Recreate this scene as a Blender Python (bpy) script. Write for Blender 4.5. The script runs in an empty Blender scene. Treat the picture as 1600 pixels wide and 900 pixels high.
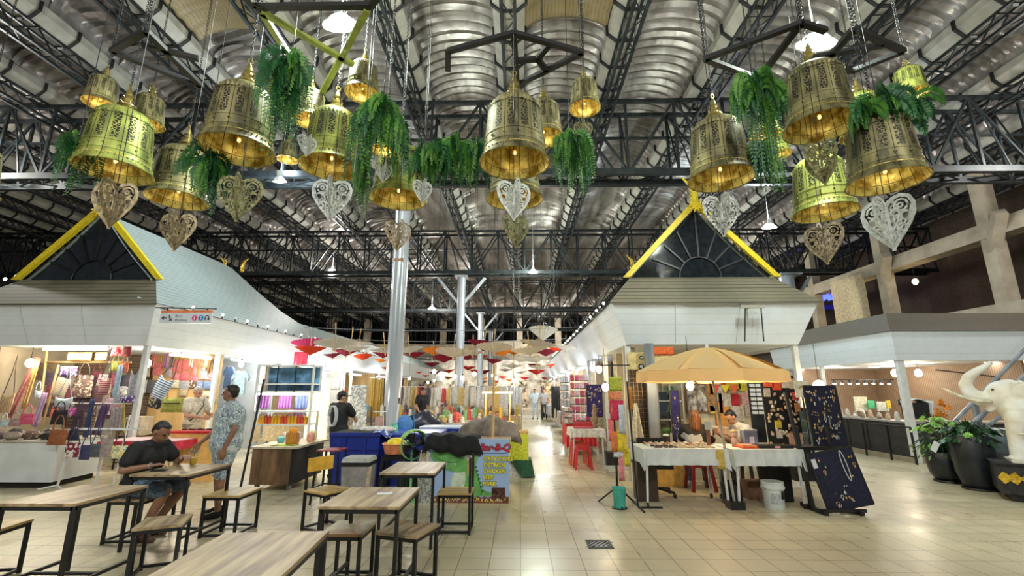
import bpy, bmesh, math, random
from mathutils import Vector, Matrix, Euler
random.seed(7)
R = math.radians
# ---------------------------------------------------------------- camera, world, exposure
sc = bpy.context.scene
COL = sc.collection
FPX = 710.0
PITCH = math.atan(160 / FPX); YAW = math.atan(12 / FPX)
CAM = Vector((0, 0, 1.62))
cd = bpy.data.cameras.new('camera'); cam = bpy.data.objects.new('camera', cd); COL.objects.link(cam)
cd.sensor_width = 36; cd.lens = FPX / 1600 * 36; cd.clip_end = 300; cd.clip_start = 0.05
cam.location = CAM; cam.rotation_euler = (math.pi / 2 + PITCH, 0, YAW)
sc.camera = cam
sc.view_settings.view_transform = 'Standard'; sc.view_settings.look = 'None'
sc.view_settings.gamma = 1; sc.view_settings.use_curve_mapping = False
sc.view_settings.exposure = 0.5
w = bpy.data.worlds.new('world'); sc.world = w; w.use_nodes = True
w.node_tree.nodes['Background'].inputs[0].default_value = (0.62, 0.72, 0.8, 1)
w.node_tree.nodes['Background'].inputs[1].default_value = 0.16
sc.cycles.max_bounces = 6; sc.cycles.diffuse_bounces = 3; sc.cycles.glossy_bounces = 3
sc.cycles.transmission_bounces = 4; sc.cycles.transparent_max_bounces = 8
sc.cycles.use_denoising = True; sc.cycles.caustics_reflective = False; sc.cycles.caustics_refractive = False
sc.cycles.sample_clamp_indirect = 4

_f = Vector((-math.sin(YAW) * math.cos(PITCH), math.cos(YAW) * math.cos(PITCH), math.sin(PITCH)))
_r = Vector((math.cos(YAW), math.sin(YAW), 0)); _u = _r.cross(_f)
def ray(x, y): return _f + _r * ((x - 800) / FPX) + _u * ((450 - y) / FPX)
def atz(x, y, h): d = ray(x, y); return CAM + d * ((h - CAM.z) / d.z)
def atY(x, y, Y): d = ray(x, y); return CAM + d * (Y / d.y)
def atD(x, y, dep): return CAM + ray(x, y) * dep
def depth(p): return (Vector(p) - CAM).dot(_f)
def mpx(p): return depth(p) / FPX       # metres per photo pixel there

def plight(name, loc, power, color, radius=0.1):
    l = bpy.data.lights.new(name, 'POINT'); l.energy = power; l.color = color; l.shadow_soft_size = radius
    o = bpy.data.objects.new(name, l); COL.objects.link(o); o.location = loc; return o

# ---------------------------------------------------------------- materials
def _nt(name):
    m = bpy.data.materials.new(name); m.use_nodes = True
    return m, m.node_tree, m.node_tree.nodes['Principled BSDF']
def c4(c): return (c[0], c[1], c[2], 1)
def srgb(r, g, b):
    f = lambda v: (v / 255 / 12.92) if v / 255 <= .04045 else ((v / 255 + .055) / 1.055) ** 2.4
    return (f(r), f(g), f(b))
def mat(name, col, rough=.6, metal=0, var=.12, scale=9, bump=0.0, col2=None, stretch=(1, 1, 1), spec=None, thr=None, tr=0):
    m, nt, b = _nt(name); N = nt.nodes; L = nt.links
    tc = N.new('ShaderNodeTexCoord'); mp = N.new('ShaderNodeMapping'); mp.inputs['Scale'].default_value = stretch
    L.new(tc.outputs['Object'], mp.inputs[0])
    no = N.new('ShaderNodeTexNoise'); no.inputs['Scale'].default_value = scale; no.inputs['Detail'].default_value = 5
    L.new(mp.outputs[0], no.inputs['Vector'])
    cr = N.new('ShaderNodeValToRGB')
    if col2 is None: col2 = tuple(max(0, c * (1 - var * 2.2)) for c in col); c1 = tuple(min(1, c * (1 + var)) for c in col)
    else: c1 = col
    cr.color_ramp.elements[0].position = .35 if thr is None else thr - .03
    cr.color_ramp.elements[1].position = .65 if thr is None else thr + .03
    cr.color_ramp.elements[0].color = c4(col2); cr.color_ramp.elements[1].color = c4(c1)
    L.new(no.outputs['Fac'], cr.inputs[0]); L.new(cr.outputs[0], b.inputs['Base Color'])
    b.inputs['Roughness'].default_value = rough; b.inputs['Metallic'].default_value = metal
    if spec is not None: b.inputs['Specular IOR Level'].default_value = spec
    if tr: b.inputs['Transmission Weight'].default_value = tr
    if bump:
        bp = N.new('ShaderNodeBump'); bp.inputs['Strength'].default_value = bump; bp.inputs['Distance'].default_value = .02
        L.new(no.outputs['Fac'], bp.inputs['Height']); L.new(bp.outputs[0], b.inputs['Normal'])
    return m
def emis(name, col, strength, base=(1, 1, 1)):
    m, nt, b = _nt(name); b.inputs['Base Color'].default_value = c4(base)
    b.inputs['Emission Color'].default_value = c4(col); b.inputs['Emission Strength'].default_value = strength
    return m
def stripes(name, c1, c2, axis='Z', period=.12, duty=.12, rough=.6, bump=.5, noise=.1, offset=0):
    """boards or stripes: thin lines of c2 every `period` metres along one axis"""
    m, nt, b = _nt(name); N = nt.nodes; L = nt.links
    tc = N.new('ShaderNodeTexCoord'); sx = N.new('ShaderNodeSeparateXYZ'); L.new(tc.outputs['Object'], sx.inputs[0])
    dv = N.new('ShaderNodeMath'); dv.operation = 'DIVIDE'; dv.inputs[1].default_value = period; L.new(sx.outputs[axis], dv.inputs[0])
    ad = N.new('ShaderNodeMath'); ad.operation = 'ADD'; ad.inputs[1].default_value = offset + 100; L.new(dv.outputs[0], ad.inputs[0])
    fr = N.new('ShaderNodeMath'); fr.operation = 'FRACT'; L.new(ad.outputs[0], fr.inputs[0])
    lt = N.new('ShaderNodeMath'); lt.operation = 'LESS_THAN'; lt.inputs[1].default_value = duty; L.new(fr.outputs[0], lt.inputs[0])
    no = N.new('ShaderNodeTexNoise'); no.inputs['Scale'].default_value = 6; L.new(tc.outputs['Object'], no.inputs['Vector'])
    mx0 = N.new('ShaderNodeMix'); mx0.data_type = 'RGBA'; L.new(no.outputs['Fac'], mx0.inputs['Factor'])
    mx0.inputs['A'].default_value = c4(tuple(c * (1 - noise * 2) for c in c1)); mx0.inputs['B'].default_value = c4(tuple(min(1, c * (1 + noise)) for c in c1))
    mx = N.new('ShaderNodeMix'); mx.data_type = 'RGBA'; L.new(lt.outputs[0], mx.inputs['Factor'])
    L.new(mx0.outputs['Result'], mx.inputs['A']); mx.inputs['B'].default_value = c4(c2)
    L.new(mx.outputs['Result'], b.inputs['Base Color']); b.inputs['Roughness'].default_value = rough
    if bump:
        bp = N.new('ShaderNodeBump'); bp.inputs['Strength'].default_value = bump; bp.inputs['Distance'].default_value = .01
        L.new(fr.outputs[0], bp.inputs['Height']); L.new(bp.outputs[0], b.inputs['Normal'])
    return m
def blotch(name, cols, scale=14, rough=.8, kind='VORONOI'):
    """patterned cloth: cells picking among several colours"""
    m, nt, b = _nt(name); N = nt.nodes; L = nt.links
    tc = N.new('ShaderNodeTexCoord')
    no = N.new('ShaderNodeTexNoise'); no.inputs['Scale'].default_value = scale; no.inputs['Detail'].default_value = 2
    L.new(tc.outputs['Object'], no.inputs['Vector'])
    if kind == 'VORONOI':
        vo = N.new('ShaderNodeTexVoronoi'); vo.inputs['Scale'].default_value = scale
        L.new(tc.outputs['Object'], vo.inputs['Vector'])
        sp = N.new('ShaderNodeSeparateColor'); L.new(vo.outputs['Color'], sp.inputs[0]); src = sp.outputs[0]
    else:
        mr = N.new('ShaderNodeMapRange'); mr.inputs[1].default_value = .3; mr.inputs[2].default_value = .7; L.new(no.outputs['Fac'], mr.inputs[0]); src = mr.outputs[0]
    cr = N.new('ShaderNodeValToRGB'); cr.color_ramp.interpolation = 'CONSTANT' if kind == 'VORONOI' else 'LINEAR'
    e = cr.color_ramp.elements
    while len(e) < len(cols): e.new(.5)
    for i, c in enumerate(cols): e[i].position = i / len(cols); e[i].color = c4(c)
    L.new(src, cr.inputs[0]); L.new(cr.outputs[0], b.inputs['Base Color']); b.inputs['Roughness'].default_value = rough
    return m
_fab = {}
def fab(c, rough=.8):
    k = (tuple(round(v, 2) for v in c), rough)
    if k not in _fab: _fab[k] = mat('cloth_%d' % len(_fab), c, rough, var=.14, scale=25, bump=.15)
    return _fab[k]

M = {}
M['steel_dark'] = mat('dark painted steel', (.018, .024, .027), .45, .3, var=.3, scale=4)
M['steel_black'] = mat('black steel', (.008, .009, .011), .5, 0, var=.2)
M['steel_white'] = mat('white steel', (.72, .74, .74), .4, 0, var=.05)
M['steel_grey'] = mat('galvanised steel', (.33, .37, .42), .3, .3, var=.15, scale=5, stretch=(1, 1, .15))
M['chrome'] = mat('chrome', (.6, .6, .6), .2, 1, var=.05)
M['white'] = mat('white paint', (.71, .76, .79), .55, var=.05, scale=3)
M['cream'] = mat('cream gutter', (.40, .38, .33), .6, var=.1, scale=3)
M['beige'] = mat('beige render', (.42, .36, .27), .8, var=.1, scale=2)
M['black'] = mat('black plastic', (.012, .012, .014), .45, var=.2)
M['shade'] = mat('dark shade', (.02, .015, .012), .9, var=.1)  # near-black tone: shade of hollows and recesses put into the colour
M['yellow'] = mat('yellow gold board', (.78, .60, .02), .5, var=.08, scale=20)
M['gold'] = mat('gold leaf', (.85, .55, .06), .3, .7, var=.2, scale=30)
M['ply'] = mat('plywood', (.66, .43, .18), .5, var=.12, scale=3, stretch=(1, 1, .2))
M['counter_wood'] = mat('brown counter wood', (.20, .11, .055), .5, var=.25, scale=7, stretch=(1, 1, .3), bump=.1)
M['tabletop'] = mat('worn pine tabletop', (.50, .38, .21), .42, var=.28, scale=16, stretch=(1, .10, 1), bump=.08, col2=(.20, .13, .07))
M['tabletop2'] = mat('yellow pine seat', (.62, .43, .16), .42, var=.2, scale=9, stretch=(1, .15, 1), bump=.08)
M['slatwall'] = stripes('dark slat wall', (.28, .2, .13), (.10, .07, .05), 'Z', .07, .3)
M['tile_roof'] = stripes('weathered shingle', (.21, .185, .13), (.05, .05, .04), 'Z', .085, .18, .7, .6)
M['clap'] = stripes('grey clapboard roof', (.36, .41, .39), (.15, .17, .16), 'Z', .085, .10, .5, .6)
M['brownroof'] = stripes('dark brown shingle', (.085, .068, .045), (.05, .04, .03), 'Z', .05, .2, .7, .5)
M['slatbrown'] = stripes('brown ribbed wall', (.30, .21, .135), (.16, .09, .05), 'X', .06, .25, .6, .8)
M['slatbrownY'] = stripes('brown ribbed wall side', (.30, .21, .135), (.16, .09, .05), 'Y', .06, .25, .6, .8)
M['fascia'] = stripes('white fascia boards', (.74, .81, .88), (.52, .57, .62), 'Z', .19, .03, .5, .2, .04)
M['plant1'] = mat('fern leaf', (.006, .07, .03), .5, var=.5, scale=5, col2=(.03, .16, .03))
M['plant2'] = mat('bright fern leaf', (.04, .20, .03), .5, var=.5, scale=6, col2=(.14, .34, .04))
M['leaf_dark'] = mat('glossy dark leaf', (.02, .09, .03), .35, var=.4)
M['leaf_lime'] = mat('lime leaf', (.20, .42, .05), .4, var=.3)
M['skin'] = mat('skin', (.50, .27, .17), .5, var=.06, scale=12)
M['skin2'] = mat('tanned skin', (.30, .15, .09), .5, var=.06, scale=12)
M['hair'] = mat('black hair', (.012, .010, .010), .5, var=.3, scale=60, stretch=(1, 1, .2))
M['hair_brown'] = mat('brown hair', (.22, .09, .035), .45, var=.3, scale=40, stretch=(1, 1, .15), bump=.3)
M['hair_grey'] = mat('grey hair', (.45, .45, .43), .6, var=.2, scale=50)
M['denim'] = mat('denim', (.13, .19, .27), .8, var=.25, scale=30)
M['grey_paint'] = mat('pale grey paint', (.5, .53, .55), .5, var=.06)
M['blue_plastic'] = mat('blue plastic', (.012, .03, .26), .35, var=.1)
M['blue_light'] = mat('blue lid', (.10, .15, .55), .3, var=.1)
M['bulb_warm'] = emis('warm bulb', (1, .80, .45), 28)
M['bulb_white'] = emis('cool bulb', (.85, .93, 1), 28)
M['tube_warm'] = emis('warm tube', (1, .88, .62), 9)
M['tube_white'] = emis('white tube', (.85, .95, 1), 9)
M['disc_white'] = emis('downlight', (1, .95, .88), 14)
M['bay'] = emis('high bay lens', (.80, 1, .86), 22)
M['bay_blue'] = emis('cool flood lens', (.55, .85, 1), 40)
M['blue_glow'] = emis('blue neon', (.05, .08, 1), 3, (.1, .1, .8))
def glass_mat():
    m, nt, b = _nt('clear glass'); N = nt.nodes; L = nt.links
    t = N.new('ShaderNodeBsdfTransparent'); t.inputs[0].default_value = (.9, .94, .95, 1)
    g = N.new('ShaderNodeBsdfGlossy'); g.inputs['Roughness'].default_value = .05
    mx = N.new('ShaderNodeMixShader'); mx.inputs[0].default_value = .12
    L.new(t.outputs[0], mx.inputs[1]); L.new(g.outputs[0], mx.inputs[2]); L.new(mx.outputs[0], N['Material Output'].inputs[0]); return m
M['glass'] = glass_mat()
def floor_mat():
    m, nt, b = _nt('glazed beige floor tiles'); N = nt.nodes; L = nt.links
    tc = N.new('ShaderNodeTexCoord')
    br = N.new('ShaderNodeTexBrick'); br.offset = 0; br.squash = 1
    br.inputs['Scale'].default_value = 1; br.inputs['Brick Width'].default_value = .3; br.inputs['Row Height'].default_value = .3
    br.inputs['Mortar Size'].default_value = .0045; br.inputs['Mortar Smooth'].default_value = .1
    br.inputs['Color1'].default_value = c4((.68, .58, .40)); br.inputs['Color2'].default_value = c4((.61, .52, .36)); br.inputs['Mortar'].default_value = c4((.20, .16, .10))
    mp = N.new('ShaderNodeMapping'); mp.inputs['Location'].default_value = (0, .13, 0)
    L.new(tc.outputs['Object'], mp.inputs[0]); L.new(mp.outputs[0], br.inputs['Vector'])
    no = N.new('ShaderNodeTexNoise'); no.inputs['Scale'].default_value = .6; no.inputs['Detail'].default_value = 1; L.new(tc.outputs['Object'], no.inputs['Vector'])
    cr = N.new('ShaderNodeValToRGB'); cr.color_ramp.interpolation = 'EASE'; cr.color_ramp.elements[0].position = .1; cr.color_ramp.elements[0].color = (.80, .87, .85, 1)
    cr.color_ramp.elements[1].position = .9; cr.color_ramp.elements[1].color = (1, 1, 1, 1); L.new(no.outputs['Fac'], cr.inputs[0])
    mx = N.new('ShaderNodeMix'); mx.data_type = 'RGBA'; mx.blend_type = 'MULTIPLY'; mx.inputs['Factor'].default_value = 1
    L.new(br.outputs['Color'], mx.inputs['A']); L.new(cr.outputs[0], mx.inputs['B']); L.new(mx.outputs['Result'], b.inputs['Base Color'])
    n2 = N.new('ShaderNodeTexNoise'); n2.inputs['Scale'].default_value = 1.3; n2.inputs['Detail'].default_value = 2; L.new(tc.outputs['Object'], n2.inputs['Vector'])
    mr = N.new('ShaderNodeMapRange'); mr.inputs[1].default_value = 0; mr.inputs[2].default_value = 1; mr.inputs[3].default_value = .12; mr.inputs[4].default_value = .50
    L.new(n2.outputs['Fac'], mr.inputs[0]); L.new(mr.outputs[0], b.inputs['Roughness'])
    bp = N.new('ShaderNodeBump'); bp.inputs['Strength'].default_value = .25; bp.inputs['Distance'].default_value = .004; bp.invert = True
    L.new(br.outputs['Fac'], bp.inputs['Height']); L.new(bp.outputs[0], b.inputs['Normal'])
    return m
M['floor'] = floor_mat()
def vault_mat():
    m, nt, b = _nt('corrugated vault sheet'); N = nt.nodes; L = nt.links
    tc = N.new('ShaderNodeTexCoord'); mp = N.new('ShaderNodeMapping'); mp.inputs['Scale'].default_value = (2.2, .35, 2.2)
    L.new(tc.outputs['Object'], mp.inputs[0])
    n1 = N.new('ShaderNodeTexNoise'); n1.inputs['Scale'].default_value = 1.1; n1.inputs['Detail'].default_value = 8; n1.inputs['Distortion'].default_value = .6; L.new(mp.outputs[0], n1.inputs['Vector'])
    cr = N.new('ShaderNodeValToRGB'); e = cr.color_ramp.elements
    e[0].position = .3; e[0].color = c4((.12, .105, .095)); e[1].position = .72; e[1].color = c4((.50, .47, .45))
    k = e.new(.48); k.color = c4((.29, .26, .24)); L.new(n1.outputs['Fac'], cr.inputs[0]); L.new(cr.outputs[0], b.inputs['Base Color'])
    b.inputs['Metallic'].default_value = .45; b.inputs['Roughness'].default_value = .36
    n2 = N.new('ShaderNodeTexNoise'); n2.inputs['Scale'].default_value = 1.6; n2.inputs['Detail'].default_value = 3; L.new(tc.outputs['Object'], n2.inputs['Vector'])
    bp = N.new('ShaderNodeBump'); bp.inputs['Strength'].default_value = .35; bp.inputs['Distance'].default_value = .12
    L.new(n2.outputs['Fac'], bp.inputs['Height']); L.new(bp.outputs[0], b.inputs['Normal'])
    return m
M['vault'] = vault_mat()
M['vault_brown'] = stripes('brown translucent sheet', (.32, .25, .13), (.14, .11, .06), 'X', .08, .1, .5, .2)
def brass_mat(name, ca, cb, green=None):
    """pierced brass: twelve upright panels, every second one cut through with dark scrollwork"""
    m, nt, b = _nt(name); N = nt.nodes; L = nt.links
    tc = N.new('ShaderNodeTexCoord'); sx = N.new('ShaderNodeSeparateXYZ'); L.new(tc.outputs['Object'], sx.inputs[0])
    at = N.new('ShaderNodeMath'); at.operation = 'ARCTAN2'; L.new(sx.outputs['Y'], at.inputs[0]); L.new(sx.outputs['X'], at.inputs[1])
    ml = N.new('ShaderNodeMath'); ml.operation = 'MULTIPLY_ADD'; ml.inputs[1].default_value = 7 / math.pi; ml.inputs[2].default_value = 50; L.new(at.outputs[0], ml.inputs[0])
    fr = N.new('ShaderNodeMath'); fr.operation = 'FRACT'; L.new(ml.outputs[0], fr.inputs[0])
    seam = N.new('ShaderNodeMath'); seam.operation = 'LESS_THAN'; seam.inputs[1].default_value = .05; L.new(fr.outputs[0], seam.inputs[0])
    inb = N.new('ShaderNodeMath'); inb.operation = 'COMPARE'; inb.inputs[1].default_value = .5; inb.inputs[2].default_value = .27; L.new(fr.outputs[0], inb.inputs[0])
    zb = N.new('ShaderNodeMath'); zb.operation = 'COMPARE'; zb.inputs[1].default_value = .60; zb.inputs[2].default_value = .22; L.new(sx.outputs['Z'], zb.inputs[0])
    vo = N.new('ShaderNodeTexVoronoi'); vo.feature = 'DISTANCE_TO_EDGE'; vo.inputs['Scale'].default_value = 22; L.new(tc.outputs['Object'], vo.inputs['Vector'])
    ho = N.new('ShaderNodeMath'); ho.operation = 'GREATER_THAN'; ho.inputs[1].default_value = .075; L.new(vo.outputs['Distance'], ho.inputs[0])
    a1 = N.new('ShaderNodeMath'); a1.operation = 'MULTIPLY'; L.new(inb.outputs[0], a1.inputs[0]); L.new(zb.outputs[0], a1.inputs[1])
    a2 = N.new('ShaderNodeMath'); a2.operation = 'MULTIPLY'; L.new(a1.outputs[0], a2.inputs[0]); L.new(ho.outputs[0], a2.inputs[1])
    a3 = N.new('ShaderNodeMath'); a3.operation = 'MAXIMUM'; L.new(a2.outputs[0], a3.inputs[0]); L.new(seam.outputs[0], a3.inputs[1])
    no = N.new('ShaderNodeTexNoise'); no.inputs['Scale'].default_value = 5; no.inputs['Detail'].default_value = 8
    mp = N.new('ShaderNodeMapping'); mp.inputs['Scale'].default_value = (1, 1, .35); L.new(tc.outputs['Object'], mp.inputs[0]); L.new(mp.outputs[0], no.inputs['Vector'])
    cr = N.new('ShaderNodeValToRGB'); cr.color_ramp.elements[0].position = .38; cr.color_ramp.elements[1].position = .60
    cr.color_ramp.elements[0].color = c4(cb); cr.color_ramp.elements[1].color = c4(ca); L.new(no.outputs['Fac'], cr.inputs[0])
    mx = N.new('ShaderNodeMix'); mx.data_type = 'RGBA'; L.new(a3.outputs[0], mx.inputs['Factor']); L.new(cr.outputs[0], mx.inputs['A']); mx.inputs['B'].default_value = c4((.02, .017, .008))
    L.new(mx.outputs['Result'], b.inputs['Base Color']); b.inputs['Metallic'].default_value = .35; b.inputs['Roughness'].default_value = .5
    bp = N.new('ShaderNodeBump'); bp.inputs['Strength'].default_value = .4; bp.inputs['Distance'].default_value = .02; L.new(no.outputs['Fac'], bp.inputs['Height']); L.new(bp.outputs[0], b.inputs['Normal'])
    return m
M['brass'] = brass_mat('antique pierced brass', (.30, .27, .12), (.075, .07, .03))
M['brass_greenlit'] = brass_mat('green-lit pierced brass', (.38, .42, .09), (.11, .13, .03))  # lit copy of the brass, green lamplight put into the colour
def lining_mat():
    m, nt, b = _nt('gold bell lining'); N = nt.nodes; L = nt.links
    tc = N.new('ShaderNodeTexCoord'); sx = N.new('ShaderNodeSeparateXYZ'); L.new(tc.outputs['Object'], sx.inputs[0])
    at = N.new('ShaderNodeMath'); at.operation = 'ARCTAN2'; L.new(sx.outputs['Y'], at.inputs[0]); L.new(sx.outputs['X'], at.inputs[1])
    ml = N.new('ShaderNodeMath'); ml.operation = 'MULTIPLY_ADD'; ml.inputs[1].default_value = 9 / math.pi; ml.inputs[2].default_value = 50; L.new(at.outputs[0], ml.inputs[0])
    fr = N.new('ShaderNodeMath'); fr.operation = 'FRACT'; L.new(ml.outputs[0], fr.inputs[0])
    seam = N.new('ShaderNodeMath'); seam.operation = 'LESS_THAN'; seam.inputs[1].default_value = .07; L.new(fr.outputs[0], seam.inputs[0])
    no = N.new('ShaderNodeTexNoise'); no.inputs['Scale'].default_value = 7; no.inputs['Detail'].default_value = 5; L.new(tc.outputs['Object'], no.inputs['Vector'])
    cr = N.new('ShaderNodeValToRGB'); cr.color_ramp.elements[0].color = c4((.40, .24, .02)); cr.color_ramp.elements[1].color = c4((1, .86, .28)); cr.color_ramp.elements[0].position = .38; cr.color_ramp.elements[1].position = .58
    L.new(no.outputs['Fac'], cr.inputs[0])
    mx = N.new('ShaderNodeMix'); mx.data_type = 'RGBA'; L.new(seam.outputs[0], mx.inputs['Factor']); L.new(cr.outputs[0], mx.inputs['A']); mx.inputs['B'].default_value = c4((.10, .05, .01))
    L.new(mx.outputs['Result'], b.inputs['Base Color']); b.inputs['Metallic'].default_value = .6; b.inputs['Roughness'].default_value = .4
    return m
M['lining'] = lining_mat()

# ---------------------------------------------------------------- mesh helpers
class MB:
    def __init__(s): s.v = []; s.f = []; s.mi = []; s.cur = 0
    def m(s, i): s.cur = i; return s
    def add(s, vs, fs):
        n = len(s.v); s.v += [tuple(v) for v in vs]
        s.f += [tuple(i + n for i in f) for f in fs]; s.mi += [s.cur] * len(fs); return s
    def quad(s, a, b, c, d): return s.add([a, b, c, d], [(0, 1, 2, 3)])
    def box(s, c, size, rot=None, top=1.0):
        x, y, z = (k / 2 for k in size); c = Vector(c)
        vs = [Vector(p) for p in ((-x, -y, -z), (x, -y, -z), (x, y, -z), (-x, y, -z), (-x * top, -y * top, z), (x * top, -y * top, z), (x * top, y * top, z), (-x * top, y * top, z))]
        if rot is not None:
            mt = Euler(rot).to_matrix() if not isinstance(rot, Matrix) else rot
            vs = [mt @ v for v in vs]
        return s.add([v + c for v in vs], [(3, 2, 1, 0), (4, 5, 6, 7), (0, 1, 5, 4), (1, 2, 6, 5), (2, 3, 7, 6), (3, 0, 4, 7)])
    def bb(s, x0, x1, y0, y1, z0, z1): return s.box(((x0 + x1) / 2, (y0 + y1) / 2, (z0 + z1) / 2), (abs(x1 - x0), abs(y1 - y0), abs(z1 - z0)))
    def bar(s, p0, p1, wd, hd=None, up=(0, 0, 1)):
        hd = hd or wd; p0 = Vector(p0); p1 = Vector(p1); d = p1 - p0; L = d.length
        if L < 1e-6: return s
        d.normalize(); u = Vector(up)
        if abs(d.dot(u)) > .95: u = Vector((0, 1, 0))
        a = d.cross(u).normalized(); b = a.cross(d)
        mt = Matrix((a, d, b)).transposed()
        return s.box((p0 + p1) / 2, (wd, L, hd), mt)
    def cyl(s, p0, p1, r0, r1=None, n=12, cap=True):
        r1 = r0 if r1 is None else r1; p0 = Vector(p0); p1 = Vector(p1); d = (p1 - p0)
        if d.length < 1e-6: return s
        d.normalize()
        a = d.orthogonal().normalized(); b = d.cross(a)
        vs = []
        for p, r in ((p0, r0), (p1, r1)):
            for i in range(n): t = 2 * math.pi * i / n; vs.append(p + (a * math.cos(t) + b * math.sin(t)) * r)
        fs = [(i, (i + 1) % n, n + (i + 1) % n, n + i) for i in range(n)]
        if cap: fs += [tuple(range(n - 1, -1, -1)), tuple(range(n, 2 * n))]
        return s.add(vs, fs)
    def tube(s, pts, r, n=8, cap=True):
        pts = [Vector(p) for p in pts]; vs = []; prev = None
        for i, p in enumerate(pts):
            d = (pts[min(i + 1, len(pts) - 1)] - pts[max(i - 1, 0)])
            d = d.normalized() if d.length > 1e-9 else Vector((0, 0, 1))
            if prev is None: a = d.orthogonal().normalized()
            else: a = (prev - d * prev.dot(d)); a = a.normalized() if a.length > 1e-6 else d.orthogonal().normalized()
            prev = a; b = d.cross(a); rr = r[i] if isinstance(r, (list, tuple)) else r
            vs += [p + (a * math.cos(2 * math.pi * k / n) + b * math.sin(2 * math.pi * k / n)) * rr for k in range(n)]
        fs = []
        for i in range(len(pts) - 1):
            for k in range(n): fs.append((i * n + k, i * n + (k + 1) % n, (i + 1) * n + (k + 1) % n, (i + 1) * n + k))
        if cap: fs += [tuple(range(n - 1, -1, -1)), tuple(range((len(pts) - 1) * n, len(pts) * n))]
        return s.add(vs, fs)
    def lathe(s, prof, c=(0, 0, 0), n=24, sx=1, sy=1):
        c = Vector(c); vs = []
        for r, z in prof: vs += [c + Vector((r * math.cos(2 * math.pi * k / n) * sx, r * math.sin(2 * math.pi * k / n) * sy, z)) for k in range(n)]
        fs = [(i * n + k, i * n + (k + 1) % n, (i + 1) * n + (k + 1) % n, (i + 1) * n + k) for i in range(len(prof) - 1) for k in range(n)]
        if prof[0][0] > 1e-4: fs.append(tuple(range(n - 1, -1, -1)))
        if prof[-1][0] > 1e-4: fs.append(tuple(range((len(prof) - 1) * n, len(prof) * n)))
        return s.add(vs, fs)
    def shell(s, prof, c=(0, 0, 0), n=24):
        c = Vector(c); vs = []
        for r, z in prof: vs += [c + Vector((r * math.cos(2 * math.pi * k / n), r * math.sin(2 * math.pi * k / n), z)) for k in range(n)]
        return s.add(vs, [(i * n + k, i * n + (k + 1) % n, (i + 1) * n + (k + 1) % n, (i + 1) * n + k) for i in range(len(prof) - 1) for k in range(n)])
    def ell(s, c, rad, n=12, m=8, rot=None):
        c = Vector(c); mt = Euler(rot).to_matrix() if rot else Matrix.Identity(3); vs = []
        for i in range(m + 1):
            ph = math.pi * i / m
            for k in range(n):
                t = 2 * math.pi * k / n
                vs.append(c + mt @ Vector((rad[0] * math.sin(ph) * math.cos(t), rad[1] * math.sin(ph) * math.sin(t), rad[2] * math.cos(ph))))
        return s.add(vs, [(i * n + k, (i + 1) * n + k, (i + 1) * n + (k + 1) % n, i * n + (k + 1) % n) for i in range(m) for k in range(n)])
    def sheet(s, fn, nu, nv, th=0.0):
        """surface fn(u,v)->point over a grid, with a second skin `th` away for thickness"""
        P = [[Vector(fn(i / nu, j / nv)) for j in range(nv + 1)] for i in range(nu + 1)]
        vs = [p for row in P for p in row]; W = nv + 1
        fs = [(i * W + j, (i + 1) * W + j, (i + 1) * W + j + 1, i * W + j + 1) for i in range(nu) for j in range(nv)]
        if th:
            nn = len(vs); nv2 = []
            for i in range(nu + 1):
                for j in range(nv + 1):
                    a = P[min(i + 1, nu)][j] - P[max(i - 1, 0)][j]; b = P[i][min(j + 1, nv)] - P[i][max(j - 1, 0)]
                    nrm = a.cross(b); nrm = nrm.normalized() if nrm.length > 1e-9 else Vector((0, 0, 1)); nv2.append(P[i][j] - nrm * th)
            vs += nv2; fs += [tuple(nn + k for k in reversed(f)) for f in list(fs)]
            B = [i * W for i in range(nu + 1)]; T = [i * W + nv for i in range(nu + 1)]
            for r_ in (B, [k for k in reversed(T)], [nu * W + j for j in range(nv + 1)], [j for j in range(nv, -1, -1)]):
                for a, b in zip(r_, r_[1:]): fs.append((b, a, a + nn, b + nn))
        return s.add(vs, fs)
    def prism(s, pts, y0, y1, axis='Y'):
        """polygon in the XZ plane (or YZ for axis X) pushed from y0 to y1"""
        f = (lambda p, y: (p[0], y, p[1])) if axis == 'Y' else ((lambda p, y: (y, p[0], p[1])) if axis == 'X' else (lambda p, y: (p[0], p[1], y)))
        n = len(pts); vs = [f(p, y0) for p in pts] + [f(p, y1) for p in pts]
        return s.add(vs, [tuple(range(n)), tuple(range(2 * n - 1, n - 1, -1))] + [(i, i + n, (i + 1) % n + n, (i + 1) % n) for i in range(n)])
    def torus(s, c, R0, r, n=12, m=6, rot=None):
        c = Vector(c); mt = Euler(rot).to_matrix() if rot else Matrix.Identity(3); vs = []
        for i in range(n):
            a = 2 * math.pi * i / n
            for k in range(m):
                b = 2 * math.pi * k / m
                vs.append(c + mt @ Vector(((R0 + r * math.cos(b)) * math.cos(a), (R0 + r * math.cos(b)) * math.sin(a), r * math.sin(b))))
        return s.add(vs, [(i * m + k, ((i + 1) % n) * m + k, ((i + 1) % n) * m + (k + 1) % m, i * m + (k + 1) % m) for i in range(n) for k in range(m)])
    def build(s, name, mats, parent=None, smooth=False, world=False, base=None):
        me = bpy.data.meshes.new(name)
        off = Vector((0, 0, 0))
        if world and parent is not None:
            p = parent
            while p is not None: off += p.location; p = p.parent
        me.from_pydata([tuple(Vector(v) - off) for v in s.v], [], s.f)
        if not isinstance(mats, (list, tuple)): mats = [mats]
        for m_ in mats: me.materials.append(m_)
        if len(mats) > 1: me.polygons.foreach_set('material_index', s.mi)
        if smooth:
            me.polygons.foreach_set('use_smooth', [True] * len(me.polygons))
            if smooth is not True: me.set_sharp_from_angle(angle=R(smooth))
        me.update()
        o = bpy.data.objects.new(name, me); COL.objects.link(o)
        if parent is not None: o.parent = parent
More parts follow.
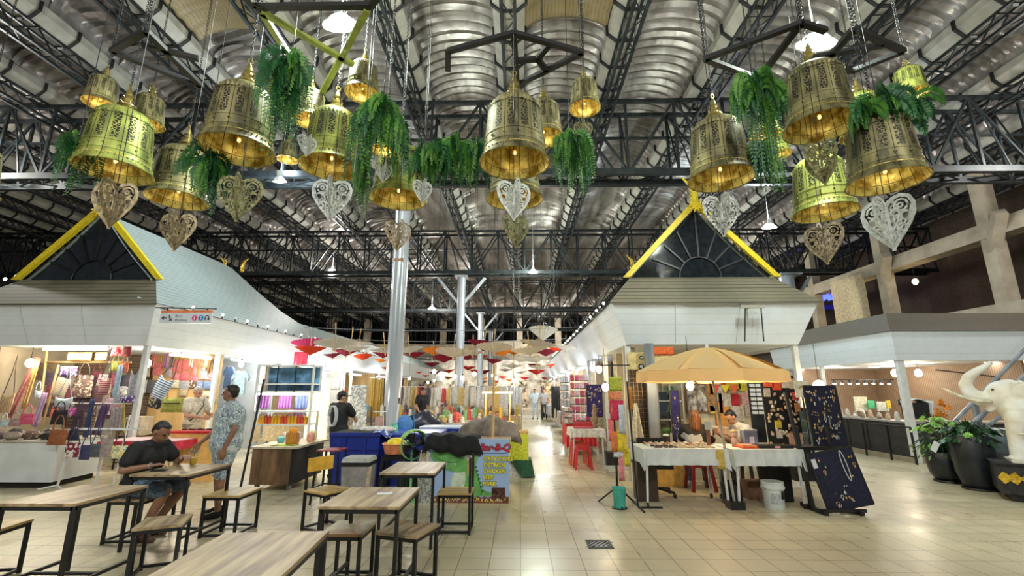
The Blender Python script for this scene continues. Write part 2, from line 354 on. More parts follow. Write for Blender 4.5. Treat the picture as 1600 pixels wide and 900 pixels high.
        if base is not None: o.location = base
        return o
def tag(o, label, cat, group=None, kind=None):
    if label: o['label'] = label
    if cat: o['category'] = cat
    if group: o['group'] = group
    if kind: o['kind'] = kind
    return o
def thing(name, label, cat, loc=(0, 0, 0), rz=0, group=None):
    o = bpy.data.objects.new(name, None); COL.objects.link(o); o.location = loc; o.rotation_euler = (0, 0, rz)
    o.empty_display_size = .1
    return tag(o, label, cat, group)
def struct(o): o['kind'] = 'structure'; return o
def dup(root, loc, rz=None, label=None, group=None, scale=None):
    r = root.copy(); COL.objects.link(r); r.location = loc
    if rz is not None: r.rotation_euler = (0, 0, rz)
    if scale is not None: r.scale = (scale,) * 3 if not isinstance(scale, (tuple, list)) else scale
    if label: r['label'] = label
    if group: r['group'] = group
    def rec(a, b):
        for ch in list(a.children):
            if ch.type == 'LIGHT' : pass
            c = ch.copy(); COL.objects.link(c); c.parent = b; rec(ch, c)
    rec(root, r); return r
def text(name, s, size, mt, parent, loc, rot=(math.pi / 2, 0, 0), depth_=.002, align='LEFT', offset=0.0, shear=0):
    cu = bpy.data.curves.new(name, 'FONT'); cu.body = s; cu.size = size; cu.extrude = depth_; cu.align_x = align; cu.offset = offset; cu.shear = shear; cu.resolution_u = 3
    t = bpy.data.objects.new(name, cu); COL.objects.link(t); bpy.context.view_layer.update()
    me = bpy.data.meshes.new_from_object(t.evaluated_get(bpy.context.evaluated_depsgraph_get()))
    bpy.data.objects.remove(t); me.materials.clear(); me.materials.append(mt)
    o = bpy.data.objects.new(name, me); COL.objects.link(o); o.parent = parent; o.location = loc; o.rotation_euler = rot; return o
def blob(name, prims, voxel, mt, parent=None, smooth_it=4, base=None):
    """one continuous skin over capsules ('c', p0, p1, r0, r1) and ellipsoids ('e', centre, radii, rot)"""
    b = MB()
    for p in prims:
        if p[0] == 'c':
            _, p0, p1, r0, r1 = p; b.cyl(p0, p1, r0, r1, 12); b.ell(p0, (r0,) * 3, 12, 8); b.ell(p1, (r1,) * 3, 12, 8)
        elif p[0] == 'e': b.ell(p[1], p[2], 16, 12, p[3] if len(p) > 3 else None)
        elif p[0] == 'b': b.box(p[1], p[2], p[3] if len(p) > 3 else None)
    o = b.build(name, mt, None, True)
    md = o.modifiers.new('r', 'REMESH'); md.mode = 'VOXEL'; md.voxel_size = voxel; md.use_smooth_shade = True
    if smooth_it: m2 = o.modifiers.new('s', 'SMOOTH'); m2.iterations = smooth_it; m2.factor = .5
    bpy.context.view_layer.update()
    me = bpy.data.meshes.new_from_object(o.evaluated_get(bpy.context.evaluated_depsgraph_get()))
    old = o.data; o.modifiers.clear(); o.data = me; bpy.data.meshes.remove(old)
    me.polygons.foreach_set('use_smooth', [True] * len(me.polygons))
    if not me.materials: me.materials.append(mt)
    if parent is not None: o.parent = parent
    return o
# ---------------------------------------------------------------- floor and setting
b = MB(); b.quad((-32, -6, 0), (32, -6, 0), (32, 62, 0), (-32, 62, 0)); struct(b.build('floor', M['floor']))
# barrel-vaulted corrugated roof: one vault repeated between gutters 2.5 m apart
GX0, GS = -.2, 2.5
def vault_mesh(seed, sag):
    rnd = random.Random(seed); W = GS - .42; H = .62; pitch = .29; n = int(64 / pitch); b = MB(); A = 12; K = 4
    prof = [(0, 0), (.30, .065), (.72, .11), (.95, .015)]
    rows = []
    for i in range(n):
        jig = rnd.uniform(-1, 1)
        for k in range(K):
            t, h = prof[k]; y = -3 + (i + t) * pitch
            row = []
            for a in range(A + 1):
                u = a / A; ang = math.pi * (u)
                x = -W / 2 * math.cos(ang * .999) ; zz = H * math.sin(ang) ** .8
                wob = sag * (math.sin(y * 1.7 + x * 2 + seed) * .10 + math.sin(y * .63 + seed * 2) * .10) * math.sin(ang)
                row.append((x, y + sag * .12 * math.sin(x * 3 + i + jig), zz + h * (1 + .25 * jig) + wob))
            rows.append(row)
    W1 = A + 1; vs = [p for r_ in rows for p in r_]
    fs = [(i * W1 + j, (i + 1) * W1 + j, (i + 1) * W1 + j + 1, i * W1 + j + 1) for i in range(len(rows) - 1) for j in range(A)]
    b.add(vs, fs); me = b.build('ceiling', M['vault'], None, 35); d = me.data; bpy.data.objects.remove(me); return d
VM = [vault_mesh(1, .05), vault_mesh(2, .9)]
ZG = 9.3
for k in range(-11, 12):
    o = bpy.data.objects.new('ceiling', VM[1 if k in (-5, -4, -3, -6, -7, 5) else 0]); COL.objects.link(o)
    o.location = (GX0 + GS * (k + .5), 0, ZG + .08); struct(o)
# patched brown sheets sagging under two of the vaults
def patch(cx, y0, y1, ang0=.12, ang1=.88):
    W = GS - .5; b = MB()
    b.sheet(lambda u, v: (cx - W / 2 * math.cos(math.pi * (ang0 + (ang1 - ang0) * u)), y0 + (y1 - y0) * v, ZG + .02 + .60 * math.sin(math.pi * (ang0 + (ang1 - ang0) * u)) ** .8 - .05 + .03 * math.sin(v * 25)), 14, 18, .02)
    struct(b.build('ceiling', M['vault_brown'], None, True))
patch(GX0 + GS * .5, 6.6, 8.7); patch(GX0 - GS * 2.5, 7.6, 8.9); patch(GX0 - GS * 1.5, 4.6, 6.0)
def vault_z(x):
    u = ((x - GX0) / GS) % 1.0; e_ = .21 / GS * 1.2
    if u < e_ or u > 1 - e_: return ZG - .15
    return ZG + .12 + .62 * math.sin(math.pi * (u * GS - .21) / (GS - .42)) ** .8
# gutter with brackets and the light lattice girder hung under it
def gutter_proto():
    g = thing('roof_gutter', 'x', 'gutter', (0, 0, ZG))
    b = MB(); b.prism([(-.33, .14), (-.33, -.04), (-.16, -.2), (.16, -.2), (.33, -.04), (.33, .14), (.3, .14), (.3, -.02), (.15, -.17), (-.15, -.17), (-.3, -.02), (-.3, .14)], -3, 60); b.build('channel', M['cream'], g)
    b = MB(); pts = [(-.35, .16), (-.35, -.05), (-.17, -.22), (.17, -.22), (.35, -.05), (.35, .16)]
    b.tube([(p[0], 0, p[1]) for p in pts], .042, 4)
    br = b.build('bracket', M['steel_black'], g); br.location = (0, 3.5, 0); y = 3.5 + .84
    while y < 34:
        c = br.copy(); COL.objects.link(c); c.location = (0, y, 0); y += .84
    b = MB(); T = -.24; Bm = -.62
    for x in (-.13, .13): b.bar((x, -3, T), (x, 60, T), .05); b.bar((x, -3, Bm), (x, 60, Bm), .06)
    y = -3; i = 0
    while y < 46:
        for x in (-.13, .13): b.bar((x, y, T), (x, y + .42, Bm), .026); b.bar((x, y + .42, Bm), (x, y + .84, T), .026)
        b.bar((-.13, y, Bm), (.13, y + .42, Bm), .02); b.bar((.13, y + .42, Bm), (-.13, y + .84, Bm), .02)
        y += .84; i += 1
    b.build('lattice_girder', M['steel_dark'], g)
    return g
gp = gutter_proto(); first = True
for k in range(-10, 11):
    x = GX0 + GS * k
    nm = 'left of' if x < -2.7 else ('right of' if x > -2.7 else 'over')
    lab = 'cream roof gutter with black brackets and lattice girder, running away between two vaults'
    if first: gp.location = (x, 0, ZG); gp['label'] = lab; gp['group'] = 'gutters between the roof vaults'; first = False
    else: dup(gp, (x, 0, ZG), 0, lab, 'gutters between the roof vaults')
# transverse box trusses on the columns
TY = [10.5, 20.3, 30.4, 40.5, 50.5]
def truss(Y0, lab):
    zb, zt, dw = 6.95, 8.95, .62; X0, X1 = -26, 26
    t = thing('roof_truss', lab, 'roof truss', (0, Y0, zb))
    b = MB()
    for y in (0, dw): b.bar((X0, y, 0), (X1, y, 0), .13, .16)
    b.build('bottom_chord', M['steel_dark'], t)
    b = MB()
    for y in (0, dw): b.bar((X0, y, zt - zb), (X1, y, zt - zb), .09, .10)
    b.bar((X0, dw, 1.3), (X1, dw, 1.3), .06)
    b.build('top_chord', M['steel_dark'], t)
    b = MB(); P = 1.25; n = int((X1 - X0) / P); H = zt - zb
    for i in range(n):
        x = X0 + i * P
        for y in (0, dw):
            if i % 2: b.bar((x, y, 0), (x + P, y, H), .055)
            else: b.bar((x, y, H), (x + P, y, 0), .055)
            b.bar((x, y, 0), (x, y, H), .06)
            if i % 2 == 0: b.bar((x + .14, y, H), (x + P * .55, y, 0), .03)
        b.bar((x, 0, 0), (x + P, dw, 0), .035); b.bar((x, dw, 0), (x + P, 0, 0), .035)
        b.bar((x, 0, 0), (x, dw, H), .03)
    b.build('web', M['steel_dark'], t)
names = ['nearest the camera, behind the brass bells', 'second from the front, on the thin white pipe column', 'third from the front', 'fourth from the front', 'farthest back']
for Y0, n_ in zip(TY, names): truss(Y0, 'wide black steel box roof truss, ' + n_)
# columns
def column(x, y, r, ztop, lab, mt, brace=True, nm='steel_column'):
    c = thing(nm, lab, 'column', (x, y, 0))
    MB().cyl((0, 0, 0), (0, 0, ztop), r, r, 24).build('shaft', mt, c, 40)
    MB().box((0, 0, .03), (r * 3.4, r * 3.4, .06)).build('base_plate', mt, c)
    MB().box((0, 0, ztop + .04), (r * 3, r * 3, .08)).build('cap', mt, c)
    if brace:
        for s_ in (-1, 1): MB().bar((s_ * r * .8, 0, ztop - 1.15), (s_ * 1.1, 0, ztop), .10, .12).build('brace', mt, c)
    return c
colm = mat('pale grey pipe', (.50, .53, .58), .25, .25, var=.12, scale=3, stretch=(1, 1, .1))
c1 = column(-2.84, 10.4, .178, 6.7, 'thick pale grey pipe column rising behind the blue tubs', colm, False)
MB().box((.01, -.19, 4.62), (.23, .012, .06)).build('label_strip', mat('brown tape', (.35, .18, .1)), c1)
for s_, nm in ((-1, 'left'), (1, 'right')): tag(MB().box((0, 0, 0), (.30, .32, .52)).build('loudspeaker', M['black'], None, base=(-2.84 + s_ * .325, 10.3, 6.35)), 'black box loudspeaker on the %s side of the thick column, under the truss' % nm, 'speaker')
column(-2.68, 20.4, .19, 6.7, 'second pale pipe column in the aisle with two slanting braces at its head', colm)
column(-2.63, 30.6, .19, 6.7, 'third pale pipe column in the aisle, behind the second', colm)
column(-2.62, 40.7, .2, 6.7, 'farthest pale pipe column in the aisle', colm)
column(12.2, 20.4, .32, 6.7, 'thick blue-grey column with braces above the brown roof on the right', M['steel_grey'])
# end and side walls
bk = mat('far mezzanine wall', (.30, .27, .22), .8, var=.1)
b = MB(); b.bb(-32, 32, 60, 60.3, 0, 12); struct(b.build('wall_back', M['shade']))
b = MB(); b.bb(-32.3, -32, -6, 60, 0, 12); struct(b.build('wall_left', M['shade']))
# far balcony
fb = thing('far_balcony', 'beige mezzanine with parapet and square pillars across the far end of the hall', 'balcony', (0, 47, 0))
b = MB(); b.bb(-22, 14, 47, 50, 4.6, 5.0); b.build('slab', bk, fb, world=True)
b = MB(); b.bb(-22, 14, 47, 47.2, 5.0, 6.3); b.build('parapet', M['beige'], fb, world=True)
for x in range(-20, 14, 4): MB().bb(x - .3, x + .3, 47.1, 47.7, 0, 9).build('pillar', M['beige'], fb, world=True)
for i, (x, wd, h) in enumerate(((-7, 6, .8), (-2, 4, 1.2), (4, 5, .9))): MB().bb(x - wd / 2, x + wd / 2, 46.8, 47, 5.4, 5.4 + h).build('panel', M['beige'], fb, world=True)
sf = thing('far_shopfronts', 'row of bright cream shopfronts at the far end of the aisle, under the balcony', 'shopfront', (-4, 46, 0))  # pale front added so the far end of the aisle reads bright
MB().bb(-20, 12, 46, 46.2, 0, 4.6).build('facade', mat('cream shopfront', (.62, .58, .50), .6, var=.2, scale=1.5), sf, world=True)
for x in range(-19, 12, 3): MB().bb(x, x + 1.7, 45.9, 46, .1, 2.6).build('display_window', mat('warm display', (.55, .45, .32), .5, var=.5, scale=3), sf, world=True)
for x in (-14, -7, -1, 5): plight('far_end_fill', (x, 43.5, 3), 260, (1, .93, .82), .2)  # fill lights added without fixtures, for the far end
# right-hand mezzanine building
mz = thing('mezzanine_building', 'two-storey beige building with dark brown openings along the right side', 'building', (15.2, 20, 0))
b = MB(); b.bb(15.4, 15.7, 9, 59.8, 0, 4.0); b.build('lower_wall', mat('brown wall', (.12, .09, .07), .8), mz, world=True)
b = MB(); b.bb(19, 19.3, 9, 59.8, 4, 9.2); b.build('rear_wall', mat('dark brown shutters', (.075, .048, .032), .8), mz, world=True)
b = MB(); b.bb(14.9, 19, 9, 59.8, 3.85, 4.25); b.build('floor_slab', M['beige'], mz, world=True)
b = MB(); b.bb(14.9, 15.5, 9, 59.8, 6.35, 6.85); b.build('edge_beam', M['beige'], mz, world=True)
for y in (11.4, 14.1, 18.5, 23, 27, 31, 36, 42): MB().bb(14.95, 15.35, y - .2, y + .2, 4.2, 8.8).build('pillar', M['beige'], mz, world=True)
for y in (14.1, 18.5): MB().bar((15.1, y, 6.0), (14.6, y - .9, 6.9), .3).build('corbel', M['beige'], mz, world=True)
MB().bb(14.85, 14.95, 19.4, 21.4, 3.9, 6.6).build('lit_wall_panel', mat('lamplit cream', (.55, .45, .28), .7), mz, world=True)  # paler than the beige pillars: lamplight put into the colour
bs = thing('neon_sign', 'blue glowing fan-shaped sign on the upper floor behind the right gable', 'sign', atY(1292, 470, 24))
b = MB()
for i in range(9):
    a = R(20 + i * 17.5); b.bar((math.cos(a) * .1, 0, math.sin(a) * .1), (math.cos(a) * .75, 0, math.sin(a) * .6), .07)
b.build('rays', M['blue_glow'], bs); MB().box((0, .05, -.35), (1.5, .1, .25)).build('base_board', mat('navy board', (.02, .02, .2)), bs)
plight('neon_light', atY(1292, 475, 23.6), 8, (.1, .15, 1), .3)
# ---------------------------------------------------------------- lamps of the hall
def bay(loc, col, power, lab, mt, tilt=(0, 0, 0), size=.26, lit=True):
    t = thing('high_bay_lamp', lab, 'lamp', loc)
    MB().lathe([(.02, .12), (size * .5, .10), (size * .8, .03), (size, 0), (size * .98, -.015), (size * .6, -.02)], n=28).build('reflector', M['steel_white'], t, 40)
    b = MB(); b.lathe([(.001, -.035), (size * .5, -.034), (size * .92, -.022)], n=28)
    b.build('lens', mt, t, 40)
    MB().cyl((0, 0, .1), (0, 0, .26), .06, .05, 12).build('driver_box', M['grey_paint'], t, 40)
    MB().cyl((0, 0, .26), (0, 0, vault_z(loc[0]) + .08 - loc[2]), .006, .006, 5).build('wire', M['steel_white'], t)
    for ch in list(t.children)[:3]: ch.rotation_euler = tilt
    if lit:
        plight('bay_light', (loc[0], loc[1], loc[2] - .28), power, col, .18)
        plight('bay_light', (loc[0], loc[1], loc[2] + .45), power * .35, col, .15)  # added upward fill above the reflector, brightens the vaults
    return t
GREEN = (.90, 1, .88); COOL = (.78, .92, 1); NEUT = (1, .97, .90)
bay(atD(532, 38, 6.3), GREEN, 330, 'round high bay lamp with green halo above the left bell frame', M['bay'], (R(22), R(-8), 0), .24)
bay(atD(1275, 68, 6.0), GREEN, 330, 'round high bay lamp above the dull bell on the right', M['bay'], (R(22), R(8), 0), .24)
bay(atD(437, 283, 11.2), COOL, 200, 'bluish flood lamp shining between bells on the left', M['bay_blue'], (R(20), 0, 0), .16)
bay(atD(833, 425, 19.5), GREEN, 420, 'small greenish high bay lamp far over the aisle', M['bay'], (0, 0, 0), .2)
bay(atD(675, 482, 29), NEUT, 500, 'white high bay lamp between the first two pipe columns', M['bay'], (0, 0, 0), .26)
bay((7.2, 12.5, 6.2), COOL, 260, 'white flood lamp seen beside the cut-out heart on the right', M['bay_blue'], (R(10), 0, 0), .2)
for x, y in ((-6, -2), (0, -2.5), (6, -2)):  # unseen lamps added to raise the overall brightness
    bay((x, y, 7.0), NEUT, 430, 'round high bay lamp over the floor behind the photographer', M['bay']).__setitem__('group', 'added high bay lamps behind the photographer')
for x, y in ((-9, 21), (-14, 10), (9, 22), (13, 9), (2, 44)):  # lamps added across the deep hall to brighten floor and roof
    bay((x, y, 7.2), NEUT, 420, 'round high bay lamp hanging deep in the hall', M['bay']).__setitem__('group', 'added deep hall high bay lamps')
# ================================================================ KIOSKS
def finial(name, parent, base, s=1, mt=None, mirror=1):
    """flame-shaped gable finial (curling tail)"""
    b = MB(); P = []
    for i in range(9):
        t = i / 8; P.append((mirror * s * (.10 * math.sin(t * 3.6) - .16 * t), 0, s * (.62 * t)))
    b.tube([Vector(p) + Vector(base) for p in P], [s * .07 * (1 - i / 9) + .008 for i in range(9)], 6)
    for i in range(1, 7):
        p = Vector(P[i]) + Vector(base); b.cyl(p, p + Vector((mirror * -.11 * s, 0, .13 * s)), s * .035, .004, 5); b.cyl(p, p + Vector((mirror * .07 * s, 0, .12 * s)), s * .03, .004, 5)
    return b.build(name, mt or M['gold'], parent, True, world=True)
def kiosk(nm, lab, cx, y0, ridge_end, y_end, mroof, zt=0):
    hw = 1.64
    k = thing('market_kiosk', lab, 'kiosk', (cx, y0, 0))
    yG = y0 + .22; zE, zF, zA, zR = 2.48, 3.26, 3.86, 5.36     # eave bottom, fascia top, apron top, ridge
    fw, aw = hw + .30, 1.42                                     # half widths: fascia top, gable base
    # fascia: four leaning boards (a frustum wider at its top)
    th = .04
    b = MB(); b.quad((cx - hw, y0, zE), (cx + hw, y0, zE), (cx + fw, y0 - .3, zF), (cx - fw, y0 - .3, zF))
    b.quad((cx + hw, y0, zE), (cx + hw, y_end, zE), (cx + fw, y_end, zF), (cx + fw, y0 - .3, zF))
    b.quad((cx - hw, y_end, zE), (cx - hw, y0, zE), (cx - fw, y0 - .3, zF), (cx - fw, y_end, zF))
    b.quad((cx - hw, y0, zE), (cx - hw, y_end, zE), (cx + hw, y_end, zE), (cx + hw, y0, zE))   # soffit
    fo = b.build('fascia', M['fascia'], k, world=True)
    for px in (-.7, .45): MB().bar((cx + px, y0 - .005, zE + .03), (cx + px * 1.06, y0 - .29, zF - .03), .012, .01).build('board_joint', M['grey_paint'], fo, world=True).location -= Vector((0, 0.004, 0))
    # apron roof
    b = MB(); b.quad((cx - fw - .04, y0 - .34, zF), (cx + fw + .04, y0 - .34, zF), (cx + aw, yG, zA), (cx - aw, yG, zA))
    b.quad((cx - fw - .04, y0 - .34, zF), (cx - fw - .04, y0 - .34, zF - .04), (cx + fw + .04, y0 - .34, zF - .04), (cx + fw + .04, y0 - .34, zF))
    b.build('apron_roof', M['tile_roof'], k, world=True)
    # side roofs: concave, from fascia top up to the ridge; the ridge stops and the roof falls to a low hip
    def prof(t):      # 0 at eave, 1 at ridge -> (half width, z)
        return (fw + .04) * (1 - t) ** 1.0 - .12 * math.sin(math.pi * t), zF + (zR - zF) * t
    def ridge(y):
        if y <= ridge_end: return 1.0
        return max(.30, 1 - (y - ridge_end) / 2.6)
    for s_ in (-1, 1):
        b = MB()
        def fn(u, v, s_=s_):
            y = (yG + (y_end - yG) * (u ** 1.6)); top = ridge(y)
            t = v * top; w_, z_ = prof(t)
            if t == 0 or v == 0: w_ = fw + .04
            lo = min(1, v * 2.2)
            ys = y if u > 0 else (y0 - .34) + (yG - y0 + .34) * min(1, t / .286)
            return (cx + s_ * w_, ys, z_)
        b.sheet(fn, 40, 10)
        b.build('side_roof', mroof, k, world=True)
    b = MB(); wl, zl = prof(.30); b.quad((cx - wl, ridge_end + 1.8, zl - .02), (cx + wl, ridge_end + 1.8, zl - .02), (cx + wl, y_end, zl - .02), (cx - wl, y_end, zl - .02)); b.build('flat_roof', M['tile_roof'], k, world=True)
    # gable: dark glass with fan bars, barge boards, flame finials
    b = MB(); b.prism([(cx - aw, zA), (cx + aw, zA), (cx, zR)], yG + .06, yG + .09); g = b.build('gable_glass', mat('dark glass', (.012, .016, .02), .08, 0, var=.2), k, world=True)
    b = MB(); b.torus((cx, yG + .04, zA + .02), .42, .022, 24, 6, (math.pi / 2, 0, 0))
    b2 = b
    for i in range(1, 8):
        a = R(22.5 * i); d = Vector((math.cos(a), 0, math.sin(a)))
        tmax = 1.36 / (abs(math.cos(a)) + math.sin(a) * 1.42 / 1.5) * .97
        b.bar(Vector((cx, yG + .04, zA + .02)) + d * .42, Vector((cx, yG + .04, zA + .02)) + d * (tmax), .035)
    b.v = [(v[0], v[1], max(v[2], zA)) for v in b.v]
    b.build('fan_bars', M['black'], g, world=True)
    for s_ in (-1, 1):
        b = MB(); n = Vector((s_ * 1.5, 0, 1.42)).normalized() * .07
        e = Vector((cx + s_ * (aw + .03), 0, zA)); r_ = Vector((cx, 0, zR + .02))
        P = [e, r_, r_ + Vector((0, 0, .17)), e + Vector((s_ * .14, 0, 0))]
        b.prism([(p.x, p.z) for p in (P if s_ > 0 else reversed(P))], yG - .06, yG + .02); b.build('barge_board', M['yellow'], k, world=True)
    finial('gable_finial', k, (cx - .02, yG - .02, zR + .08), 1.0, M['yellow'])
    b = MB()
    for i in range(10):
        a = R(i * 36); b.cyl((cx, yG - .09, zR + .02), (cx + .16 * math.cos(a), yG - .10, zR + .02 + .16 * math.sin(a)), .045, .01, 6)
    b.ell((cx, yG - .08, zR + .02), (.08, .05, .08)); b.build('rosette', M['yellow'], k, True, world=True)
    finial('rear_finial', k, (cx - .25, ridge_end + .1, zR - .1), .7, M['gold']); finial('rear_finial', k, (cx + .35, ridge_end + .1, zR - .15), .7, M['gold'], -1)
    return k
KL = kiosk('L', 'long white market kiosk with dark glass gable and pale clapboard roof on the left', -8.95, 8.8, 13.4, 44, M['clap'])
KR = kiosk('R', 'white market kiosk with yellow-edged gable behind the yellow parasol', 3.69, 8.8, 13.4, 42, M['clap'])
def posts(k, cx, ys, xs=(-1.6, 1.6), nm='corner_post', w_=.09):
    for y in ys:
        for x in xs: MB().bb(cx + x - w_ / 2, cx + x + w_ / 2, y, y + w_, 0, 2.5).build(nm, M['steel_white'], k, world=True)
posts(KL, -8.95, (8.84, 11.0, 13.6, 16.5, 20, 24, 28)); posts(KR, 3.69, (8.84, 11.2, 14, 17, 20, 24, 28))
# gutter light string along the two aisle eaves
def eave_lights(x, y0, y1, z, lab, n):
    t = thing('string_lights', lab, 'string lights', (x, y0, z))
    MB().tube([(0, (y1 - y0) * i / 30, -.02 * math.sin(i * 1.7) ** 2) for i in range(31)], .007, 5).build('cable', M['black'], t)
    sk = MB().cyl((0, 0, -.01), (0, 0, .05), .014, .014, 8)
    for i in range(n):
        y = (y1 - y0) * (i + .5) / n
        o = MB().cyl((0, y, -.01), (0, y, .05), .016, .016, 8).build('socket', M['black'], t); MB().ell((0, y, .08), (.026, .026, .034), 10, 7).build('bulb', M['bulb_off'] if i % 2 else M['bulb_small'], o, True)
M['bulb_off'] = mat('frosted bulb', (.8, .8, .78), .2); M['bulb_small'] = emis('small bulb', (1, .95, .9), 6)
eave_lights(-8.95 + 1.98, 9.2, 22, 3.27, 'string of small bulbs along the eave of the left kiosk', 26)
eave_lights(3.69 - 1.98, 8.9, 24, 3.27, 'string of small bulbs along the aisle eave of the right kiosk', 34)
# interior walls of the kiosks
b = MB(); b.bb(-11.4, -9.75, 10.6, 10.68, 0, 2.48); b.bb(-9.75, -7.9, 11.3, 11.38, 0, 2.48); b.build('back_wall', M['slatwall'], KL, world=True)
MB().bb(-9.0, -7.36, 11.2, 11.28, 0, 2.48).build('plywood_partition', M['ply'], KL, world=True)
for i, y in enumerate((13.6, 16.5, 20, 24, 28)): MB().bb(-10.4, -7.6, y, y + .06, 0, 2.48).build('partition', M['ply'] if i % 2 else M['white'], KL, world=True)
MB().bb(-10.5, -10.42, 9, 44, 0, 2.48).build('rear_wall', M['beige'], KL, world=True)
cw = mat('cream panel wall', (.72, .60, .42), .7, var=.05)
MB().bb(2.3, 5.2, 11.0, 11.06, 0, 2.48).build('back_wall', cw, KR, world=True)
for y in (11.2, 14, 17, 20, 24, 28): MB().bb(2.3, 5.2, y + .1, y + .16, 0, 2.48).build('partition', cw, KR, world=True)
MB().bb(5.1, 5.18, 11, 34, 0, 2.48).build('rear_wall', cw, KR, world=True)
# T-shaped bracket light on the right fascia, floodlight stub on the left one
t = thing('fascia_lamp', 'slim white strip lamp on two black rods in front of the right fascia', 'lamp', (4.3, 8.35, 2.55))
MB().box((0, 0, .58), (.42, .05, .06)).build('strip', M['cream'], t); MB().bar((0, 0, .58), (0, .3, .58), .03).build('arm', M['cream'], t)
for x in (-.13, .16): MB().bar((x, 0, .55), (x * 1.2, .1, -.05), .016).build('rod', M['black'], t)
t = thing('corner_spotlight', 'small white spotlight on a bracket at the corner of the left roof', 'lamp', atY(222, 468, 8.6))
MB().box((0, 0, 0), (.16, .07, .06), (0, R(20), 0)).build('housing', M['white'], t); MB().box((.07, 0, -.03), (.07, .06, .07)).build('head', M['steel_grey'], t); MB().bar((.07, 0, -.04), (.16, .1, -.16), .02).build('arm', M['white'], t)
# ---- the second kiosk on the right (brown roof)
K2 = thing('market_kiosk', 'low white kiosk with brown shingle roof and jewellery counter, at the far right', 'kiosk', (8.9, 11, 0))
x0, y0 = 8.95, 11.05; x1, y1 = 14.8, 16.3
b = MB(); zE, zF = 2.32, 3.0
b.quad((x0, y0, zE), (x1, y0, zE), (x1, y0 - .12, zF), (x0 - .12, y0 - .12, zF)); b.quad((x0, y1, zE), (x0, y0, zE), (x0 - .12, y0 - .12, zF), (x0 - .12, y1, zF))
b.quad((x0, y0, zE), (x0, y1, zE), (x1, y1, zE), (x1, y0, zE)); b.build('fascia', M['fascia'], K2, world=True)
b = MB(); b.quad((x0 - .16, y0 - .16, zF), (x1, y0 - .16, zF), (x1, y0 + .45, 3.52), (x0 + .3, y0 + .45, 3.52)); b.quad((x0 - .16, y1, zF), (x0 - .16, y0 - .16, zF), (x0 + .3, y0 + .45, 3.52), (x0 + .3, y1, 3.52)); b.quad((x0 + .3, y0 + .45, 3.52), (x1, y0 + .45, 3.52), (x1, y1, 3.52), (x0 + .3, y1, 3.52))
b.build('brown_roof', M['brownroof'], K2, world=True)
for (x, y, w_) in ((x0 + .03, y0 + .03, .16), (x0 + .03, 13.9, .1), (x0 + .03, 16.0, .1), (12.3, y0 + .03, .12), (12.75, y0 + .03, .1)): MB().bb(x, x + w_, y, y + w_ * .7, 0, 2.36).build('post', M['steel_white'], K2, world=True)
MB().bb(x0 + .5, 15.2, 16.0, 16.06, 0, 2.34).build('ribbed_rear_wall', M['slatbrown'], K2, world=True)
MB().bb(12.1, 12.16, 11.3, 16, 0, 2.34).build('ribbed_side_wall', M['slatbrownY'], K2, world=True)
MB().bb(x0, 15.2, 11.1, 16, 0, .12).build('plinth', M['beige'], K2, world=True)
b = MB(); b.bar((12.08, 11.9, 1.95), (12.08, 13.6, 2.2), .03); b.bar((12.08, 11.9, 1.95), (12.08, 11.75, .2), .03); b.build('door_outline', M['shade'], K2, world=True)
for i, (x, y) in enumerate(((9.6, 12.2), (9.7, 14.2), (10.8, 12.4), (12.0, 11.9), (11, 14.5), (9.6, 16))): MB().lathe([(.02, 0), (.12, 0), (.13, -.02), (.02, -.021)], (x, y, 2.335), 20).build('downlight', M['disc_white'], K2, world=True)
for x, y in ((10.2, 12.6), (11.2, 14), (9.9, 14.8)): plight('downlight_light', (x, y, 2.1), 30, (1, .86, .68), .12)
# bulbs ------------------------------------------------------------
def bulb(p, lab, col='w', r=.05, power=18, up=.35, group=None):
    """bare bulb on its cord"""
    t = thing('light_bulb', lab, 'light bulb', p, 0, group)
    if up == .35 and p[2] < 2.4: up = 2.46 - p[2] - r - .06
    MB().ell((0, 0, 0), (r, r, r * 1.25), 14, 10).build('globe', M['bulb_warm'] if col == 'w' else M['bulb_white'], t, True)
    MB().cyl((0, 0, r), (0, 0, r + .06), .018, .016, 10).build('socket', M['black'], t)
    MB().cyl((0, 0, r + .06), (0, 0, r + .06 + up), .005, .005, 5).build('cord', M['black'], t)
    if power: plight('bulb_light', p, power, (1, .78, .50) if col == 'w' else (.86, .93, 1), r)
    return t
def tube(p0, p1, lab, col='w', power=40, group=None):
    p0 = Vector(p0); p1 = Vector(p1); c = (p0 + p1) / 2
    t = thing('fluorescent_tube', lab, 'tube light', c, 0, group)
    MB().cyl(p0 - c, p1 - c, .02, .02, 10).build('tube', M['tube_warm'] if col == 'w' else M['tube_white'], t, True)
    b = MB(); b.bar(p0 - c + Vector((0, .02, .045)), p1 - c + Vector((0, .02, .045)), .05, .04); b.build('batten', M['steel_white'], t)
    d = (p1 - p0)
    for f_ in (.2, .5, .8): plight('tube_light', p0 + d * f_ - Vector((0, 0, .06)), power / 3, (1, .88, .68) if col == 'w' else (.88, .94, 1), .08)
    return t
tube(atY(68, 546, 8.95), atY(168, 546, 8.95), 'warm fluorescent tube under the front eave of the left kiosk', 'w', 70)
tube((-7.42, 9.6, 2.36), (-7.42, 10.9, 2.36), 'bright tube under the side eave of the left kiosk, before the plywood wall', 'w', 60)
tube((-7.3, 11.5, 2.38), (-7.3, 13.4, 2.38), 'white tube over the glass drinks counter', 'c', 38)
tube((-7.3, 14.0, 2.4), (-7.3, 16.3, 2.4), 'white tube over the stall with the black-capped vendor', 'c', 42)
tube((-7.3, 17, 2.4), (-7.3, 19.8, 2.4), 'tube over the stall of hanging yellow cloths', 'w', 48)
bulb(atY(47, 567, 9.0), 'glaring warm bulb at the left end of the bag stall', 'w', .07, 30)
